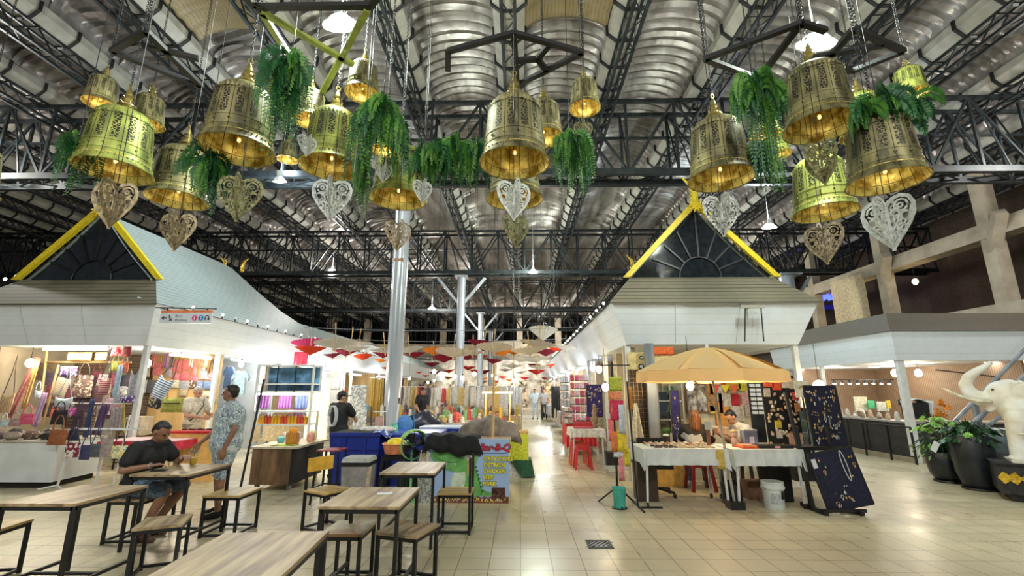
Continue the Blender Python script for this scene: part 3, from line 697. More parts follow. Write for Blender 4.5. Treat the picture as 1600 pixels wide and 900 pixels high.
bulb(atY(230, 568, 9.6), 'cool white bulb beside the white corner post of the bag stall', 'c', .07, 22)
bulb(atY(377, 569, 10.9), 'warm bulb on a wall arm by the hanging blue shirts', 'w', .06, 22)
bulb(atY(507, 587, 13.5), 'cool bulb left of the pair over the yellow goods', 'c', .06, 15)
bulb(atY(535, 587, 13.5), 'cool bulb right of the pair over the yellow goods', 'c', .06, 15)
bulb(atY(535, 618, 9.4), 'cool glaring bulb beside the cap of the black-shirted vendor', 'c', .05, 12)
bulb(atY(1078, 603, 7.3), 'warm bulb hanging under the yellow parasol', 'w', .055, 40)
bulb(atY(1280, 605, 8.6), 'big warm bulb in front of the navy earring board', 'w', .10, 45)
bulb(atY(946, 605, 9.3), 'warm bulb beside the red and green hanging clothes', 'w', .065, 25)
bulb(atY(936, 577, 11), 'warm bulb above the pink goods rack', 'w', .07, 22)
bulb(atY(926, 575, 12.5), 'white bulb above the pink goods rack', 'c', .07, 22)
bulb(atY(1398, 583, 12.2), 'glaring bulb by the post of the brown-roofed kiosk', 'w', .08, 30)
bulb(atY(1435, 583, 12.2), 'warm bulb on the ribbed brown wall', 'w', .08, 30)
for x, y, Y_, lab in ((1337, 467, 20.3, 'warm wall lamp left of three on the upper floor'), (1386, 462, 18.6, 'warm wall lamp in the middle of the upper floor'), (1430, 440, 17.2, 'warm wall lamp behind the thick blue-grey column'), (1312, 483, 21.4, 'warm wall lamp beside the blue neon sign')): bulb(atY(x, y, Y_), lab, 'w', .09, 12, max(.1, 6.42 - atY(x, y, Y_).z - .15))
# direction sign on the left kiosk
t = thing('direction_sign', 'hanging sign with arrows, orange top strip and toilet symbols at the left kiosk corner', 'sign', atY(291, 497, 8.3))
W_ = .98; H_ = .2
MB().box((0, 0, 0), (W_, .03, H_)).build('panel', mat('pale grey sign', (.66, .70, .76), .4, var=.02), t)
MB().box((0, 0, H_ / 2 + .02), (W_, .034, .045)).build('orange_strip', mat('orange strip', (.85, .22, .08), .4), t)
b = MB(); b.bar((-.62, .0, .20), (.55, 0, .17), .02); b.bar((-.52, 0, .19), (-.52, .42, .19), .02); b.bar((-.38, 0, .12), (-.38, 0, .2), .02); b.bar((.38, 0, .12), (.38, 0, .18), .02); b.build('hanging_bar', M['black'], t)
sd = mat('sign ink', (.05, .05, .08), .5)
def arrow(b, pts, w_=.016):
    for p, q in zip(pts, pts[1:]): b.bar((p[0], -.018, p[1]), (q[0], -.018, q[1]), w_, .006, (0, 1, 0))
b = MB(); arrow(b, [(-.36, 0), (-.44, 0)]); arrow(b, [(-.41, .03), (-.445, 0), (-.41, -.03)]); b.build('left_arrow', sd, t)
b = MB(); b.cyl((-.31, -.017, .045), (-.31, -.02, .045), .014, n=12); arrow(b, [(-.31, .03), (-.30, -.01), (-.27, -.03), (-.25, -.055)], .014); arrow(b, [(-.31, .02), (-.27, .01)], .01); arrow(b, [(-.34, -.055), (-.30, -.055), (-.30, -.035), (-.27, -.035), (-.27, -.015), (-.24, -.015)], .008); b.build('stairs_symbol', sd, t)
text('upper_lettering', '\u0e0a\u0e31\u0e49\u0e19 2', .062, sd, t, (-.2, -.017, .015), depth_=.001)
text('lower_lettering', '\u0e2a\u0e33\u0e19\u0e31\u0e01\u0e07\u0e32\u0e19', .062, sd, t, (-.2, -.017, -.065), depth_=.001)
for x, c, nm in ((.17, (.75, .04, .25), 'women_symbol'), (.29, (.02, .25, .7), 'men_symbol')):
    b = MB(); b.cyl((x, -.016, 0), (x, -.02, 0), .05, n=24); o = b.build(nm, mat(nm, c, .4), t)
    b = MB(); b.cyl((x, -.021, .025), (x, -.024, .025), .010, n=10); b.prism([(x - .006, .012), (x + .006, .012), (x + (.018 if 'wo' in nm else .010), -.025), (x + .004, -.025), (x + .004, -.038), (x - .004, -.038), (x - .004, -.025), (x - (.018 if 'wo' in nm else .010), -.025)], -.024, -.021); b.build('figure', M['white'], o)
b = MB(); arrow(b, [(.37, -.045), (.37, .02), (.39, .045), (.415, .045), (.435, .02), (.435, -.03)]); arrow(b, [(.415, -.01), (.435, -.04), (.455, -.01)]); b.build('u_turn_arrow', sd, t)
# ================================================================ BELLS
bell_shared = {}
BELL_PROF = [(.500, 0), (.503, .012), (.49, .03), (.470, .07), (.448, .13), (.440, .19), (.448, .195), (.448, .215), (.437, .22), (.432, .33), (.44, .335), (.44, .35), (.430, .356), (.415, .55), (.400, .72), (.385, .82), (.36, .90), (.31, .965), (.22, 1.005), (.10, 1.03)]
def make_bell(key, shell):
    d = {}
    b = MB(); b.shell(BELL_PROF, n=42)
    # saw-tooth crown edge and beaded rim
    for i in range(42):
        a = 2 * math.pi * (i + .5) / 42; c_, s_ = math.cos(a), math.sin(a)
        b.add([(.402 * math.cos(a - .06), .402 * math.sin(a - .06), .80), (.402 * math.cos(a + .06), .402 * math.sin(a + .06), .80), (.412 * c_, .412 * s_, .86), (.385 * c_, .385 * s_, .80)], [(0, 1, 2), (1, 3, 2), (3, 0, 2)])
        b.ell((.462 * c_, .462 * s_, .10), (.014, .014, .014), 6, 4)
    b.torus((0, 0, .005), .50, .010, 42, 6)
    for i in range(14):
        a = 2 * math.pi * i / 14; b.ell((.442 * math.cos(a), .442 * math.sin(a), .275), (.018, .018, .018), 6, 4)
    d['shell'] = (b, shell, 40)
    b = MB(); b.shell([(.493, .002), (.470, .03), (.455, .10), (.425, .24), (.415, .4), (.395, .7), (.35, .88), (.2, .98), (.01, 1.0)], n=42); d['lining'] = (b, M['lining'], 30)
    b = MB(); b.lathe([(.12, 1.02), (.13, 1.04), (.10, 1.055), (.085, 1.09), (.125, 1.12), (.125, 1.135), (.075, 1.16), (.065, 1.20), (.095, 1.225), (.06, 1.25), (.05, 1.29), (.075, 1.31), (.045, 1.33), (.035, 1.40), (.008, 1.46)], n=16)
    b.torus((0, 0, 1.49), .035, .009, 14, 6, (math.pi / 2, 0, 0)); d['finial'] = (b, mat('brass finial ' + key, (.50, .42, .18), .3, .8, var=.25, scale=8), 30)
    b = MB()
    for i in range(3):
        a = 2 * math.pi * i / 3; b.bar((0, 0, .30), (.41 * math.cos(a), .41 * math.sin(a), .36), .012)
    b.cyl((0, 0, .2), (0, 0, .3), .03, .04, 10); d['lamp_holder'] = (b, M['gold'], 30)
    b = MB(); b.ell((0, 0, .17), (.026, .026, .034), 12, 8); d['bulb'] = (b, M['bell_bulb'], True)
    out = {}
    for k_, (b, m_, sm) in d.items():
        o = b.build(k_, m_, None, sm); out[k_] = o.data; bpy.data.objects.remove(o)
    return out
M['bell_bulb'] = emis('bell bulb', (1, .72, .30), 1.2, (.8, .5, .1))  # faint glow added to bulbs that are all but off
BS = {'brass': make_bell('a', M['brass']), 'lime': make_bell('b', M['brass_greenlit'])}
chain_cache = {}
def chain_mb(L, link=.05):
    b = MB(); n = max(1, int(L / (link * .72))); st = L / n
    for i in range(n):
        c = (0, 0, st * (i + .5)); vs0 = len(b.v)
        b.torus((0, 0, 0), link * .3, link * .075, 8, 5, (math.pi / 2, 0, (i % 2) * math.pi / 2))
        for q in range(vs0, len(b.v)): v = b.v[q]; b.v[q] = (v[0], v[1], v[2] * 1.6 + c[2])
    return b
BELLS = [  # opening centre x, y, width in photo px, diameter, mesh, chain length, label
 (177, 268, 134, .80, 'lime', .7, 'largest brass bell at the far left, with a lime lit panel, above the left gable'),
 (371, 236, 126, .80, 'brass', .9, 'large brass bell over the left kiosk roof, second big one from the left'),
 (517, 262, 101, .80, 'lime', .8, 'large bell with lime crown left of the pale pipe column'),
 (566, 147, 56, .46, 'brass', .4, 'small brass bell high beside the left lamp, right of the green bars'),
 (482, 189, 56, .46, 'brass', .5, 'small grey-brown bell half hidden by the hanging fern at the left frame'),
 (622, 312, 90, .80, 'lime', .9, 'lime-tinted bell hanging directly in front of the pipe column head'),
 (804, 256, 109, .80, 'brass', .6, 'large pale brass bell at the centre of the picture'),
 (804, 312, 88, .80, 'brass', 1.0, 'brass bell lower and behind the big central one'),
 (914, 170, 50, .46, 'brass', .6, 'small brass bell right of the central group, hanging alone'),
 (850, 216, 62, .55, 'brass', .5, 'middle-sized bell tucked behind the right side of the central bell'),
 (1127, 280, 108, .80, 'brass', .7, 'large brass bell over the right gable'),
 (1283, 199, 126, .82, 'brass', .4, 'dull brown bell directly under the right high bay lamp'),
 (1386, 285, 138, .70, 'brass', .7, 'biggest dull bell at the right, lowest of the right-hand cluster'),
 (1289, 333, 109, .80, 'lime', 1.1, 'bright lime bell below the right lamp, partly behind the biggest dull bell'),
 (1425, 148, 60, .46, 'lime', .3, 'small lime bell at the upper right edge of the right frame'),
 (1196, 212, 52, .46, 'brass', .4, 'small bell behind the right-hand ferns'),
 (1215, 242, 46, .46, 'lime', .5, 'small bell just below the left side of the dull brown bell'),
 (156, 163, 62, .46, 'brass', .3, 'small bell at the top left, beside the broken frame corner'),
 (228, 195, 62, .55, 'brass', .5, 'middle-sized brown bell behind the top of the largest left bell'),
 (277, 313, 106, .80, 'brass', 1.1, 'dark brown bell low between the two largest left bells'),
 (602, 235, 50, .38, 'brass', .5, 'small bell half hidden under the fern right of the lime-crowned bell'),
 (449, 250, 34, .46, 'brass', .6, 'smallest-looking bell beside the bluish flood lamp'),
 (-60, 300, 128, .80, 'brass', .9, 'grey bell cut off by the left edge of the picture'),
 (1352, 210, 84, .70, 'lime', .5, 'bright lime bell behind the biggest dull bell on the right'),
]
ZF_ = 5.75     # height of the hanging frames
for cx, cy, wp, D_, key, cl, lab in BELLS:
    dep = FPX * D_ / wp
    for _ in range(6):      # off-axis circles look wider: settle the distance on the seen width
        p = atD(cx, cy, dep); xs = []
        for i in range(24):
            q = p + Vector((math.cos(i * .2618), math.sin(i * .2618), 0)) * D_ / 2 - CAM; xs.append(FPX * q.dot(_r) / q.dot(_f))
        dep *= (max(xs) - min(xs)) / wp
    p = atD(cx, cy, dep)
    t = thing('brass_bell', lab, 'hanging bell', p, random.uniform(0, 6), 'pierced brass bells hung from the ceiling frames')
    for k_, me in BS[key].items():
        o = bpy.data.objects.new(k_, me); COL.objects.link(o); o.parent = t; o.scale = (D_,) * 3
    top = 1.52 * D_; L_ = vault_z(p.x) - p.z - top
    c = chain_mb(L_).build('chain', M['steel_black'], t, True); c.location = (0, 0, top)
    plight('bell_fill', p + Vector((0, 0, .22 * D_)), 4.5 * D_, (1, .86, .58), .03)  # fill light added inside each bell to brighten the lining
# hanging frames of flat black bars --------------------------------
def frame(lab, segs, z, mt, group=None, hang=()):
    pts = [atz(x, y, z) for s_ in segs for x, y in s_]; c = sum(pts, Vector()) / len(pts)
    t = thing('bell_hanger', lab, 'hanging frame', c)
    for a, b_ in segs: MB().bar(atz(*a, z) - c, atz(*b_, z) - c, .07, .05).build('bar', mt, t)
    for x, y in hang:
        o = chain_mb(vault_z(atz(x, y, z).x) - z, .06).build('chain', M['steel_black'], t, True); o.location = atz(x, y, z) - c
    return t
greenlit_bar = mat('yellow-green bar', (.42, .50, .10), .5)  # dark steel bars, with the lamp's green light put into their colour
frame('yellow-green slanted bars of the left hanging frame beside the lamp', [((407, 18), (552, 101)), ((409, 20), (455, 92)), ((574, 15), (503, 145))], 5.7, greenlit_bar, hang=((407, 18), (574, 15)))
frame('black straight bar of the frame over the left lamp', [((398, 11), (580, 9)), ((398, 11), (372, -20)), ((580, 9), (600, -20))], 5.72, M['steel_black'], hang=((490, 10),))
frame('black bent bars of the broken hexagon frame at the top left', [((175, 80), (228, 48)), ((175, 80), (315, 135)), ((228, 48), (315, 135)), ((222, 70), (310, 92))], 5.6, M['steel_black'], hang=((175, 80), (228, 48)))
frame('black triangular bars of the central hanging frame', [((803, 52), (911, 82)), ((911, 82), (808, 133)), ((803, 52), (808, 133)), ((805, 95), (840, 92)), ((840, 92), (858, 70)), ((840, 92), (854, 110)), ((803, 52), (700, 80)), ((700, 80), (700, 110))], 5.75, M['steel_black'], hang=((911, 82), (803, 90)))
frame('black bars forming the left point of the right hanging frame', [((1102, 92), (1252, 36)), ((1102, 92), (1175, 120)), ((1252, 36), (1188, 120)), ((1252, 36), (1290, 48))], 5.6, M['steel_black'], hang=((1252, 36), (1102, 92)))
frame('black zigzag bars of the right hanging frame, right of the lamp', [((1334, 45), (1412, 80)), ((1412, 80), (1330, 112)), ((1334, 45), (1290, 95)), ((1290, 95), (1330, 112)), ((1270, 90), (1380, 70))], 5.6, M['steel_black'], hang=((1334, 45), (1412, 80)))
# cut-out hearts ----------------------------------------------------
def heart_mb():
    b = MB()
    def outl(t):   # one half of a pointed heart, t 0..1 from the cleft to the tip; height 1
        a = [(0, .86), (.12, .97), (.27, 1.0), (.40, .93), (.46, .78), (.44, .60), (.34, .42), (.20, .24), (.08, .10), (0, 0)]
        u = t * (len(a) - 1); i = min(int(u), len(a) - 2); f_ = u - i
        return Vector((a[i][0] * (1 - f_) + a[i + 1][0] * f_, a[i][1] * (1 - f_) + a[i + 1][1] * f_))
    def strip(pts, wd, mt, th=.02):
        for p, q in zip(pts, pts[1:]):
            P, Q = mt @ Vector((p[0], 0, p[1])), mt @ Vector((q[0], 0, q[1])); up = mt @ Vector((0, 1, 0))
            b.bar(P + (P - Q) * .08, Q + (Q - P) * .08, wd, th, up)
    for k in range(4):
        mt = Matrix.Rotation(k * math.pi / 2 + .5, 3, 'Z')
        strip([outl(i / 18) for i in range(19)], .068, mt)
        strip([(.012, .02), (.012, .86)], .04, mt)
        for (cx, cz, r, a0, a1) in ((.25, .80, .115, 0, 330), (.24, .80, .04, 0, 360), (.30, .58, .085, 60, 400), (.16, .56, .07, -90, 200), (.20, .38, .07, 0, 330), (.12, .68, .06, 0, 300), (.10, .26, .045, 0, 330)):
            n = 9; strip([(cx + r * math.cos(R(a0 + (a1 - a0) * i / n)), cz + r * math.sin(R(a0 + (a1 - a0) * i / n))) for i in range(n + 1)], .034, mt)
        strip([(.02, .30), (.14, .48), (.22, .70)], .034, mt); strip([(.02, .12), (.16, .32), (.36, .56), (.42, .74)], .030, mt)
    return b
hm = heart_mb().build('plate', M['white']); HM = hm.data; bpy.data.objects.remove(hm)
hcol = {'o': mat('old gold heart', (.42, .34, .20), .5, .4, var=.25), 'p': mat('pale heart', (.62, .66, .62), .5, .2, var=.12), 'g': mat('olive heart', (.28, .27, .12), .5, .4, var=.25)}
HMS = {}
for k_, m_ in hcol.items(): HMS[k_] = HM.copy(); HMS[k_].materials.clear(); HMS[k_].materials.append(m_)
HEARTS = [(170, 354, 62, 4.5, 'o', 'tan cut-out heart in front of the left gable peak'), (272, 390, 50, 4.9, 'o', 'brown cut-out heart against the pale clapboard roof'), (369, 343, 60, 4.6, 'g', 'olive cut-out heart beside the fern under the second big bell'),
 (478, 243, 28, 5.3, 'p', 'tiny pale heart overlapping the lime-crowned bell'), (515, 343, 56, 4.7, 'p', 'pale grey heart under the lime-crowned bell'), (598, 284, 26, 5.0, 'p', 'tiny pale heart in front of the lime-tinted bell'), (620, 391, 40, 5.4, 'o', 'brown cut-out heart in front of the pipe column'),
 (803, 342, 52, 4.7, 'p', 'white cut-out heart below the central bell'), (806, 385, 44, 5.6, 'g', 'dark olive heart just below the white one in the centre'), (912, 221, 28, 5.6, 'g', 'small pale olive heart under the lone small bell'), (1131, 367, 54, 5.0, 'p', 'pale heart in front of the right barge board'),
 (1289, 286, 56, 4.5, 'g', 'dark brown heart in front of the bright lime bell'), (1293, 410, 52, 5.1, 'o', 'tan heart below the bright lime bell'), (1397, 388, 70, 4.4, 'p', 'largest white cut-out heart below the biggest dull bell'), (574, 202, 26, 5.2, 'p', 'small grey heart beside the fern right of the left lamp'), (659, 316, 30, 5.1, 'p', 'pale heart seen almost edge-on beside the lime-tinted bell')]
for x, y, wp, dep, k_, lab in HEARTS:
    p = atD(x, y, dep); s_ = wp * dep / FPX / .9
    t = thing('heart_ornament', lab, 'heart ornament', p, random.uniform(-.5, .5), 'cut-out heart ornaments')
    o = bpy.data.objects.new('plate', HMS[k_]); COL.objects.link(o); o.parent = t; o.scale = (s_, s_, s_ * 1.05)
    zt_ = vault_z(p.x)
    MB().cyl((0, 0, s_ * .88), (0, 0, max(s_ + .2, zt_ - p.z)), .004, .004, 5).build('wire', M['steel_black'], t)
# ferns -------------------------------------------------------------
def fern(lab, spec, group='artificial fern garlands'):
    pts = [atD(x, y, d) for x, y, d, *_ in spec]; c = pts[0]
    t = thing('hanging_fern', lab, 'fern', c)
    leaf = MB(); stem = MB(); rnd = random.Random(int(c.x * 100) + 5)
    for (x, y, d, n, L_, spread) in spec:
        o = atD(x, y, d) - c
        for i in range(n):
            a = rnd.uniform(0, 2 * math.pi); out = rnd.uniform(.2, 1) * spread; ln = L_ * rnd.uniform(.45, 1); pt = []
            S = 15; base_ = o + Vector((rnd.uniform(-.3, .3) * spread, rnd.uniform(-.3, .3) * spread, rnd.uniform(-.05, .12)))
            for k in range(S + 1):
                u = k / S; pt.append(base_ + Vector((math.cos(a) * out * (1 - (1 - u) ** 2), math.sin(a) * out * (1 - (1 - u) ** 2), .12 * math.sin(min(1, u * 2.2) * math.pi / 2) * spread * 2 - ln * u ** 1.7)))
            stem.tube(pt, .004, 3, False); leaf.m(rnd.random() < .5 and 1 or 0)
            for k in range(1, S + 1):
                q = pt[k]; dr = (pt[k] - pt[k - 1]).normalized(); sd_ = dr.cross(Vector((math.cos(a + 1.2), math.sin(a + 1.2), .3))).normalized()
                lw = .058 * math.sin(math.pi * min(1, k / S * .85 + .14)) + .012
                for s2 in (-1, 1):
                    for off in (0, .5):
                        q2 = q + (pt[k] - pt[k - 1]) * off
                        tip = q2 + sd_ * s2 * lw + dr * lw * .55 + Vector((rnd.uniform(-.01, .01),) * 3); nn = dr * .013
                        m_ = (q2 + tip) / 2 + Vector((0, 0, .008)); leaf.add([q2, m_ - nn, tip, m_ + nn], [(0, 1, 2, 3)])
    leaf.build('fronds', [M['plant1'], M['plant2']], t); stem.build('stems', M['leaf_dark'], t)
    b = MB().cyl((0, 0, .05), (0, 0, vault_z(c.x) - c.z), .005, .005, 5); b.build('hook_wire', M['black'], t)
    return t
fern('green fern hanging from the yellow-green bar over the left bells', [(455, 100, 4.9, 34, .55, .28), (445, 125, 4.9, 16, 1.0, .16), (425, 118, 4.9, 8, .5, .34)])
fern('long fern strands at the left of the big second bell', [(318, 258, 5.2, 26, .45, .26), (330, 268, 5.2, 8, .7, .15)])
fern('wispy fern strands hanging beside the largest left bell', [(122, 225, 5.5, 12, .75, .22)])
fern('thick green fern between the small high bell and the lime-tinted bell', [(598, 172, 4.9, 36, .6, .26), (578, 178, 4.9, 14, .95, .2), (622, 200, 4.9, 14, .8, .14)])
fern('fern strands hanging between the lime-crowned bell and the lime-tinted bell', [(566, 250, 5.4, 12, .75, .14)])
fern('fern garland running from the lime-tinted bell to the central bell', [(665, 245, 5.6, 26, .5, .2), (690, 240, 5.6, 24, .45, .22), (718, 232, 5.6, 26, .6, .24), (742, 238, 5.6, 24, .65, .2)])
fern('fern tuft hanging right of the central bell', [(890, 222, 5.6, 40, .75, .24), (905, 225, 5.6, 16, .7, .16)])
fern('bright fern on the left point of the right frame', [(1178, 140, 5.0, 40, .5, .30), (1185, 160, 5.0, 16, 1.15, .18)])
fern('feathery fern over the biggest dull bell on the right', [(1372, 168, 4.6, 24, .35, .26), (1412, 176, 4.6, 24, .3, .3), (1345, 172, 4.6, 12, .35, .2)])
fern('short fern strands between the two lowest bells on the right', [(1190, 235, 5.5, 14, .6, .16)])
# ================================================================ TABLES, STOOLS, CHAIRS
def frame_table(nm, lab, cat, cx, cy, w_, d_, h, rz=0, group=None, top=None, th=.022, rails='H', leg=.028):
    t = thing(nm, lab, cat, (cx, cy, 0), rz, group)
    b = MB(); b.box((0, 0, h - th / 2), (w_, d_, th)); b.build('tabletop' if cat == 'table' else 'seat', top or M['tabletop'], t)
    x, y = w_ / 2 - .02, d_ / 2 - .02
    for sx, sy in ((-1, -1), (1, -1), (1, 1), (-1, 1)): MB().box((sx * x, sy * y, (h - th) / 2), (leg, leg, h - th)).build('leg', M['steel_black'], t)
    b = MB(); z = h - th - .016
    for s_ in (-1, 1): b.box((s_ * x, 0, z), (leg, d_ - .04, .03)); b.box((0, s_ * y, z), (w_ - .04, leg, .03))
    b.build('top_frame', M['steel_black'], t)
    b = MB()
    if rails == 'H':
        zz = .13
        for s_ in (-1, 1): b.box((s_ * x, 0, zz), (.024, d_ - .04, .024))
        b.box((0, 0, zz), (w_ - .04, .024, .024))
    else:
        zz = .03
        for s_ in (-1, 1): b.box((s_ * x, 0, zz), (.024, d_ - .04, .024))
        b.box((0, y, zz), (w_ - .04, .024, .024)); b.box((0, -y, zz), (w_ - .04, .024, .024))
    b.build('stretcher', M['steel_black'], t); return t
frame_table('cafe_table', 'square wooden café table with black steel frame, second from the left edge, nothing on it', 'table', -3.81, 4.16, .62, .72, .75)
frame_table('cafe_table', 'wooden café table by the seated man in black, a drink and a phone on it', 'table', -3.82, 5.43, .64, .74, .75)
frame_table('cafe_table', 'wooden café table in the middle foreground with a white slip of paper on it', 'table', -1.24, 4.11, .63, .72, .75, rails='H')
frame_table('cafe_table', 'wooden café table farther back, in front of the crocodile menu board', 'table', -1.22, 5.6, .60, .80, .75)
frame_table('cafe_table', 'weathered wooden tabletop cut off by the bottom edge of the picture', 'table', -1.5, 2.74, .64, .74, .75, R(5))
frame_table('wooden_stool', 'low square stool with pale worn seat between the two left tables', 'stool', -3.28, 4.5, .37, .41, .45, R(24), rails='B')
frame_table('wooden_stool', 'square stool at the right side of the drinking man\u2019s table'.replace('\u2019', "'"), 'stool', -3.41, 5.75, .43, .47, .45, rails='B', top=M['tabletop2'])
frame_table('wooden_stool', 'stool partly cut off by the left edge of the picture', 'stool', -4.72, 4.28, .42, .48, .45, R(10), rails='B', top=M['tabletop2'])
frame_table('wooden_stool', 'square stool with half pale, half brown seat under the middle table, the left of two', 'stool', -1.5, 4.33, .36, .41, .45, rails='B', top=mat('two-tone seat', (.45, .40, .27), .45, var=.1, scale=2, col2=(.30, .17, .07), thr=.5))
frame_table('wooden_stool', 'square stool turned slightly under the middle table, the right of two', 'stool', -.98, 4.32, .40, .40, .45, R(-18), rails='B')
frame_table('wooden_stool', 'stool the man in black sits on', 'stool', -4.33, 5.5, .40, .42, .45, rails='B')
def back_chair(lab, cx, cy, rz, board):
    t = frame_table('dining_chair', lab, 'chair', cx, cy, .38, .40, .45, rz, rails='B', top=M['tabletop2'])
    for s_ in (-1, 1): MB().box((s_ * .17, .18, .64), (.028, .028, .40)).build('back_post', M['steel_black'], t)
    MB().box((0, .16, .73), (.36, .018, .16)).build('backrest', board, t); return t
back_chair('wooden chair seen side-on between the far table and the menu board', -.77, 5.87, R(-90), M['tabletop2'])
back_chair('chair with yellow wooden backrest in front of the grey waste bin', -2.35, 5.9, R(60), mat('yellow backrest', (.85, .50, .06), .4, var=.1))
# tall dark red stool
t = thing('tall_stool', 'tall black stool with dark red top in front of the blue tub', 'stool', (-2.86, 7.25, 0))
MB().box((0, 0, .74), (.34, .34, .02)).build('seat', mat('dark red top', (.28, .03, .03), .4), t)
for sx in (-1, 1):
    for sy in (-1, 1): MB().bar((sx * .15, sy * .15, .73), (sx * .19, sy * .19, 0), .026).build('leg', M['steel_black'], t)
b = MB()
for s_ in (-1, 1): b.bar((-.18, s_ * .18, .22), (.18, s_ * .18, .22), .02); b.bar((s_ * .18, -.18, .22), (s_ * .18, .18, .22), .02)
b.build('footrest', M['steel_black'], t)
# things on the tables
t = thing('paper_slip', 'white slip of paper lying on the middle café table', 'paper', (-1.17, 4.2, .752)); MB().box((0, 0, 0), (.13, .075, .002), (0, 0, R(8))).build('sheet', M['white'], t)
t = thing('smartphone', 'black smartphone lying on the seated man\'s table', 'phone', (-3.99, 5.28, .753), R(8)); b = MB(); b.box((0, 0, .004), (.15, .08, .008)); b.build('body', M['black'], t); MB().box((0, 0, .0085), (.14, .07, .001)).build('screen', mat('dark screen', (.03, .03, .04), .08), t)
cp = atz(301, 726, .75)
t = thing('drink_cup', 'clear plastic cup of orange drink with a straw, held by the standing man', 'cup', (cp.x, cp.y, .751))
MB().lathe([(.028, 0), (.030, .005), (.038, .085), (.037, .085), (.001, .085)], n=20).build('juice', mat('orange drink', (.95, .55, .03), .2), t, 40)
MB().shell([(.031, 0), (.045, .135), (.047, .137)], n=20).build('cup_wall', M['glass'], t, True)
b = MB(); b.shell([(.048, .135), (.044, .16), (.03, .178), (.008, .186)], n=20); b.build('dome_lid', M['glass'], t, True); MB().cyl((0, 0, .05), (.012, 0, .24), .004, n=8).build('straw', fab((.3, .1, .05)), t)
# floor drain
t = thing('floor_drain', 'square metal floor drain grate in the tiled aisle', 'drain', (.85, 5.4, .001))
b = MB()
for s_ in (-1, 1): b.box((s_ * .125, 0, .002), (.02, .27, .004)); b.box((0, s_ * .125, .002), (.27, .02, .004))
b.build('frame', M['steel_dark'], t); b = MB()
for i in range(9): b.box((-.1 + i * .025, 0, .0015), (.008, .23, .003), (0, 0, R(35 if i % 2 else -35)))
b.build('grate', M['steel_grey'], t); MB().box((0, 0, .0003), (.25, .25, .0006)).build('pit', M['shade'], t)  # the pit is a thin dark plate, its shade put into the colour
# ================================================================ PEOPLE
def V(*a): return Vector(a)
def hand(P, wr, d, n, side, curl=.5):
    """palm of four bones, four fingers of unequal length, a thumb from the side; d points along the hand, n out of the palm"""
    d = d.normalized(); n = (n - d * n.dot(d)).normalized(); ac = d.cross(n).normalized() * side
    for i, L_ in enumerate((.066, .074, .070, .055)):
        o = (i - 1.5) * .021; k = wr + d * .085 + ac * o * 1.1; P.append(('c', wr + d * .015 + ac * o * .55, k, .015, .0115))
        q = k; dd = d.copy()
        for j, f_ in enumerate((.5, .3, .22)):
            dd = (dd + n * curl * (.7 + .25 * j)).normalized(); q2 = q + dd * L_ * f_ * 1.05; P.append(('c', q, q2, .0090 - j * .0007, .0083 - j * .0007)); q = q2
    k = wr + d * .025 - ac * .026; q = k - ac * .030 + d * .028 + n * .012 * curl; P.append(('c', k, q, .013, .0105)); P.append(('c', q, q + (d * .8 + n * curl * .6).normalized() * .032, .0100, .0085))
def head(P, c, rot, fr=1):
    mt = Euler(rot).to_matrix(); A = lambda x, y, z: c + mt @ V(x, y, z)
    P += [('e', A(0, .008, .015), (.076, .094, .098), rot), ('e', A(0, -.022, -.045), (.058, .066, .068), rot), ('e', A(0, -.058, -.083), (.026, .026, .022), rot),
          ('c', A(0, -.086, .012), A(0, -.112, -.028), .009, .014), ('e', A(0, -.088, -.053), (.026, .010, .007), rot), ('e', A(0, -.086, -.067), (.022, .010, .008), rot),
          ('e', A(.030, -.078, .018), (.018, .008, .006), rot), ('e', A(-.030, -.078, .018), (.018, .008, .006), rot),
          ('e', A(.079, .010, -.012), (.010, .020, .032), rot), ('e', A(-.079, .010, -.012), (.010, .020, .032), rot)]
    return A
